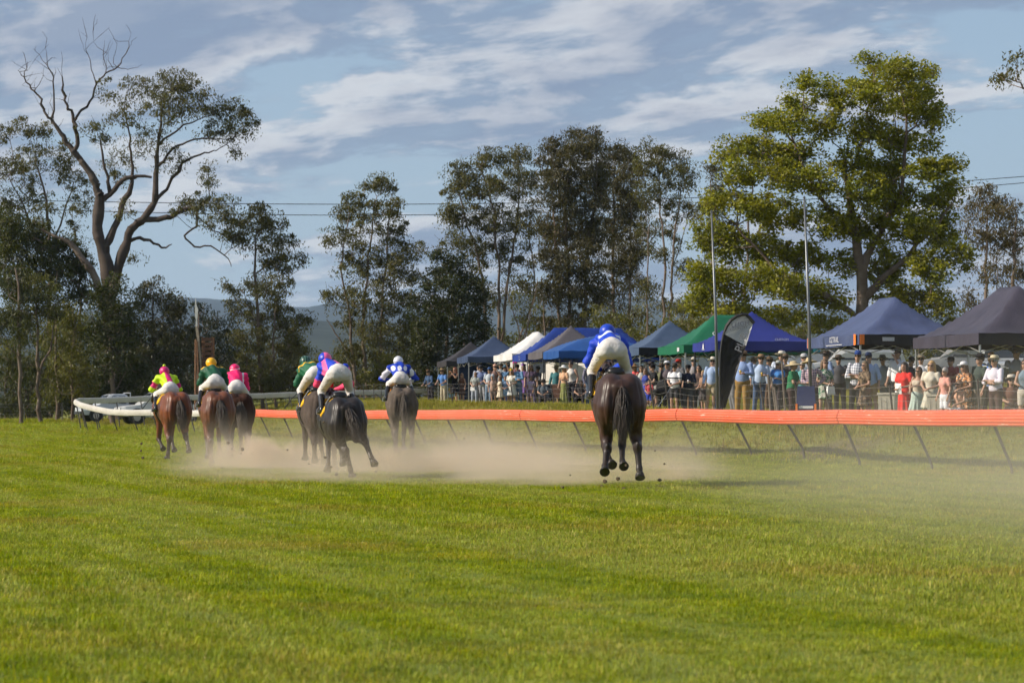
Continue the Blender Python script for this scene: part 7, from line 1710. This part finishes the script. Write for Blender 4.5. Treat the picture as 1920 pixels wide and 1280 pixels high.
def turf():
    r = np.random.default_rng(99); P = []; S = []
    for y0, y1, dens, sc in ((10.5, 16, 260, .85), (16, 25, 190, .95), (25, 38, 130, 1.1), (38, 55, 80, 1.35), (55, 80, 42, 1.8), (80, 125, 16, 2.6), (125, 172, 6, 3.8)):
        hw = .196 * y1 + 1.6; n = int((y1 - y0) * 2 * hw * dens); q = np.stack([r.uniform(-hw, hw, n), r.uniform(y0, y1, n)], 1)
        q = q[np.abs(q[:, 0]) < .196 * q[:, 1] + 1.6]
        # thin out where tents and bare mound are, keep clumpy variation
        m = .5 + .5 * np.sin(q[:, 0] * 1.7 + np.sin(q[:, 1] * .9) * 1.3) * np.sin(q[:, 1] * 1.1 + q[:, 0] * .6)
        q = q[r.uniform(0, 1, len(q)) < .62 + .38 * m]
        md = np.exp(-(((q[:, 0] - 6.6) / 1.2) ** 2 + ((q[:, 1] - 58.2) / 2.0) ** 2)); q = q[r.uniform(0, 1, len(q)) > md * .9]
        P.append(q); S.append(np.full(len(q), sc) * r.uniform(.7, 1.25, len(q)) * (.8 + .35 * (.5 + .5 * np.sin(q[:, 0] * .8 + q[:, 1] * .27))))
    P = np.concatenate(P); S = np.concatenate(S); Z = ground_z(P[:, 0], P[:, 1]); n = len(P)
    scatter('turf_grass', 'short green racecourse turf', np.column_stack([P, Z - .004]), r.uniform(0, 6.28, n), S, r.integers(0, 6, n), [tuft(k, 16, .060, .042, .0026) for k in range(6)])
    # long dry grass along the crowd fence
    C = resample(np.array([(pX(x, F / s), F / s) for x, s in fl]), .2); r2 = np.random.default_rng(5)
    rep = 16; Q = np.repeat(C, rep, 0) + np.column_stack([r2.normal(-.55, .55, len(C) * rep), r2.normal(0, .4, len(C) * rep)])
    Q = Q[r2.uniform(0, 1, len(Q)) < np.where(Q[:, 1] > 90, 1.0, .25)]
    far = catmull(bend[70:], 3) if False else bend
    rep2 = 10; B = np.repeat(resample(bend, .3), rep2, 0) + np.column_stack([r2.normal(0, .5, len(resample(bend, .3)) * rep2), r2.normal(.3, .5, len(resample(bend, .3)) * rep2)])
    LF = np.column_stack([r2.uniform(-32, -18, 2600), r2.uniform(155, 164, 2600)])
    Q = np.concatenate([Q, B, LF]); n = len(Q)
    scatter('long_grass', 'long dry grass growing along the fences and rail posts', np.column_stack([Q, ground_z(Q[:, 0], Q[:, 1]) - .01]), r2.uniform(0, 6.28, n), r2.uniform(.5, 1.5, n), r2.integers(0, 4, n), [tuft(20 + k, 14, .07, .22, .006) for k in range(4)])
turf()
# ================================================================ dust and distant haze
def dust_mat(name, dens, scale, th, soft, hpow, edge, seed, col=(.80, .67, .54), an=0.25, amp=2.4):
    m = bpy.data.materials.new(name); m.use_nodes = True; nt = m.node_tree; nt.nodes.remove(nt.nodes['Principled BSDF']); out = nt.nodes['Material Output']
    v = nt.nodes.new('ShaderNodeVolumePrincipled'); v.inputs['Color'].default_value = (*col, 1); v.inputs['Anisotropy'].default_value = an
    tc = nt.nodes.new('ShaderNodeTexCoord'); g = tc.outputs['Generated']; sp = nt.nodes.new('ShaderNodeSeparateXYZ'); nt.links.new(g, sp.inputs[0])
    geo = nt.nodes.new('ShaderNodeNewGeometry'); pos = VEC(nt, 'ADD', geo.outputs['Position'], (seed * 7.3, seed * 3.1, seed))
    n = NOISE(nt, pos, scale, 3, .55, .3)
    n = RAMP(nt, n, [(th, 0.0), (th + soft, 1.0)], 'EASE')
    nb = NOISE(nt, pos, scale * 0.6, 2, .5)
    def e(s_):
        q = MATH(nt, 'DIVIDE', MATH(nt, 'MINIMUM', s_, MATH(nt, 'SUBTRACT', 1.0, s_)), edge)
        lim = MATH(nt, 'MINIMUM', MATH(nt, 'MULTIPLY', q, 3.0), 1.0)
        q = MATH(nt, 'ADD', q, MATH(nt, 'MULTIPLY', MATH(nt, 'SUBTRACT', nb, 0.55), amp))
        return MATH(nt, 'MULTIPLY', MATH(nt, 'MINIMUM', MATH(nt, 'MAXIMUM', q, 0.0), 1.0), lim)
    ex, ey = e(sp.outputs[0]), e(sp.outputs[1])
    hz = MATH(nt, 'POWER', MATH(nt, 'MAXIMUM', MATH(nt, 'SUBTRACT', 1.0, sp.outputs[2]), 0.0), hpow)
    d = MATH(nt, 'MULTIPLY', MATH(nt, 'MULTIPLY', MATH(nt, 'MULTIPLY', n, hz), MATH(nt, 'MULTIPLY', ex, ey)), dens)
    m.cycles.volume_step_rate = 3.0
    nt.links.new(d, v.inputs['Density']); nt.links.new(v.outputs[0], out.inputs['Volume']); return m
def dust_box(label, x0, x1, y0, y1, z0, z1, mat, yaw=0.0):
    o = MB().box((0, 0, (z1 - z0) / 2), (x1 - x0, y1 - y0, z1 - z0)).obj('dust_cloud', mat); o.location = ((x0 + x1) / 2, (y0 + y1) / 2, z0); o.rotation_euler = (0, 0, yaw)
    return tag(o, label, 'dust', kind='stuff')
dust_box('brown dust hanging low behind the running horses', -6.9, 4.2, 38.5, 60, -.02, 1.35, dust_mat('dust_low', 1.2, .50, .41, .30, 2.8, .28, 4.3, (.95, .80, .645)))
dust_box('thin dust drifting over the turf at right', 1.6, 15.0, 17, 48, -.02, 4.5, dust_mat('dust_veil', .055, .16, .36, .42, 2.8, .35, 3, (.95, .85, .71)))
dust_box('brown dust settling on the grass at lower right', 1.2, 14.0, 12.5, 46, -.02, 1.9, dust_mat('dust_ground', .17, .20, .24, .55, 1.9, .42, 6.1, (.95, .85, .71), amp=.7))
def puff_mat(dens, seed, col):
    m = bpy.data.materials.new('dust_puff'); m.use_nodes = True; nt = m.node_tree; nt.nodes.remove(nt.nodes['Principled BSDF']); m.cycles.volume_step_rate = 2.0
    v = nt.nodes.new('ShaderNodeVolumePrincipled'); v.inputs['Color'].default_value = (*col, 1); v.inputs['Anisotropy'].default_value = .2
    tc = nt.nodes.new('ShaderNodeTexCoord'); c = VEC(nt, 'SUBTRACT', tc.outputs['Generated'], (.5, .5, .38)); ln = nt.nodes.new('ShaderNodeVectorMath'); ln.operation = 'LENGTH'; nt.links.new(c, ln.inputs[0])
    geo = nt.nodes.new('ShaderNodeNewGeometry'); p = VEC(nt, 'ADD', geo.outputs['Position'], (seed * 5.1, seed, seed * 2.3))
    n = NOISE(nt, p, 2.4, 4, .6, .6)
    q = MATH(nt, 'SUBTRACT', MATH(nt, 'ADD', .34, MATH(nt, 'MULTIPLY', MATH(nt, 'SUBTRACT', n, .5), .85)), ln.outputs['Value'])
    d = RAMP(nt, q, [(0.0, 0.0), (0.22, 1.0)], 'EASE'); nt.links.new(MATH(nt, 'MULTIPLY', d, dens), v.inputs['Density']); nt.links.new(v.outputs[0], nt.nodes['Material Output'].inputs['Volume']); return m
for i, (x, y, s, rx, ry, rz_, dn, lab) in enumerate([(487, 864, 96, .50, .55, .52, 3.4, 'dense brown dust puff kicked up behind the reddish bay'), (440, 868, 94, .75, .8, .40, 1.5, 'dust puff at the hind feet of the reddish bay'), (560, 872, 96, .9, .9, .42, 1.3, 'dust puff left of the black horse'), (735, 882, 103, .8, .8, .40, 1.6, 'dust puff right of the black horse hooves'), (850, 885, 104, 1.1, 1.0, .38, 1.0, 'low dust puff midway to the trailing horse'), (1262, 903, 118, .7, .6, .22, 1.0, 'small dust puff right of the trailing horse'), (965, 880, 102, 1.2, 1.0, .4, .8, 'faint dust puff left of the trailing horse')]):
    Y = F / s; c = px(x, y, Y); o = MB().box((0, 0, 0), (rx * 2.6, ry * 2.6, rz_ * 2.6)).obj('dust_cloud', puff_mat(dn, i + 1, (.93, .76, .60))); o.location = (c.x, c.y, max(c.z, rz_ * .9)); tag(o, lab, 'dust', kind='stuff')
hz = bpy.data.materials.new('haze_air'); hz.use_nodes = True; nt = hz.node_tree; nt.nodes.remove(nt.nodes['Principled BSDF'])
v = nt.nodes.new('ShaderNodeVolumePrincipled'); v.inputs['Color'].default_value = (.55, .72, .98, 1); v.inputs['Density'].default_value = 7.5e-5; v.inputs['Anisotropy'].default_value = .2
nt.links.new(v.outputs[0], nt.nodes['Material Output'].inputs['Volume'])
o = MB().box((0, 6200, 140), (18400, 12600, 344)).obj('haze', hz); tag(o, 'pale haze over the valley and hills', 'haze', kind='stuff')

# clods of turf thrown up by the hooves and lying on the track
def clods():
    r = np.random.default_rng(17); mb = MB()
    spots = [(-5.0, 53.0, 26, .45), (-2.7, 43.6, 20, .40), (1.7, 40.2, 16, .30), (-7.4, 60.5, 12, .3), (-2.0, 61, 10, .3), (-3.4, 49.5, 14, .4)]
    for x, y, n, h in spots:
        for _ in range(n):
            fly = r.uniform() < .6; c = (x + r.normal(0, .55), y + r.normal(-1.0, 1.0), abs(r.normal(0, h)) if fly else .02); s = r.uniform(.012, .038)
            mb.lathe([(.001, -s), (s * r.uniform(.6, 1), -s * .5), (s * r.uniform(.8, 1.2), 0), (s * r.uniform(.5, .9), s * .6), (.001, s * .8)], 5, c, sx=r.uniform(.7, 1.3), sy=r.uniform(.7, 1.3))
    for _ in range(110):      # lying soil and cut grass along the racing line
        t = r.uniform(0, 1); y = 40 + 26 * t; x = np.interp(y, [22, 40, 52, 62, 68], [4.5, 0.5, -3.4, -6.5, -8.5]) + r.normal(0, 1.5); s = r.uniform(.015, .045)
        mb.lathe([(.001, -s * .5), (s, -s * .2), (s * .8, s * .3), (.001, s * .5)], 5, (x, y, gz(x, y) + s * .4), sx=r.uniform(.6, 1.6), sy=r.uniform(.6, 1.6))
    o = mb.obj('turf_clods', pbr('soil_clod', (.10, .066, .040), .95, var=.5, vscale=20, var_col=(.19, .14, .08))); tag(o, 'clods of soil thrown up by the hooves', 'soil', kind='stuff')
clods()
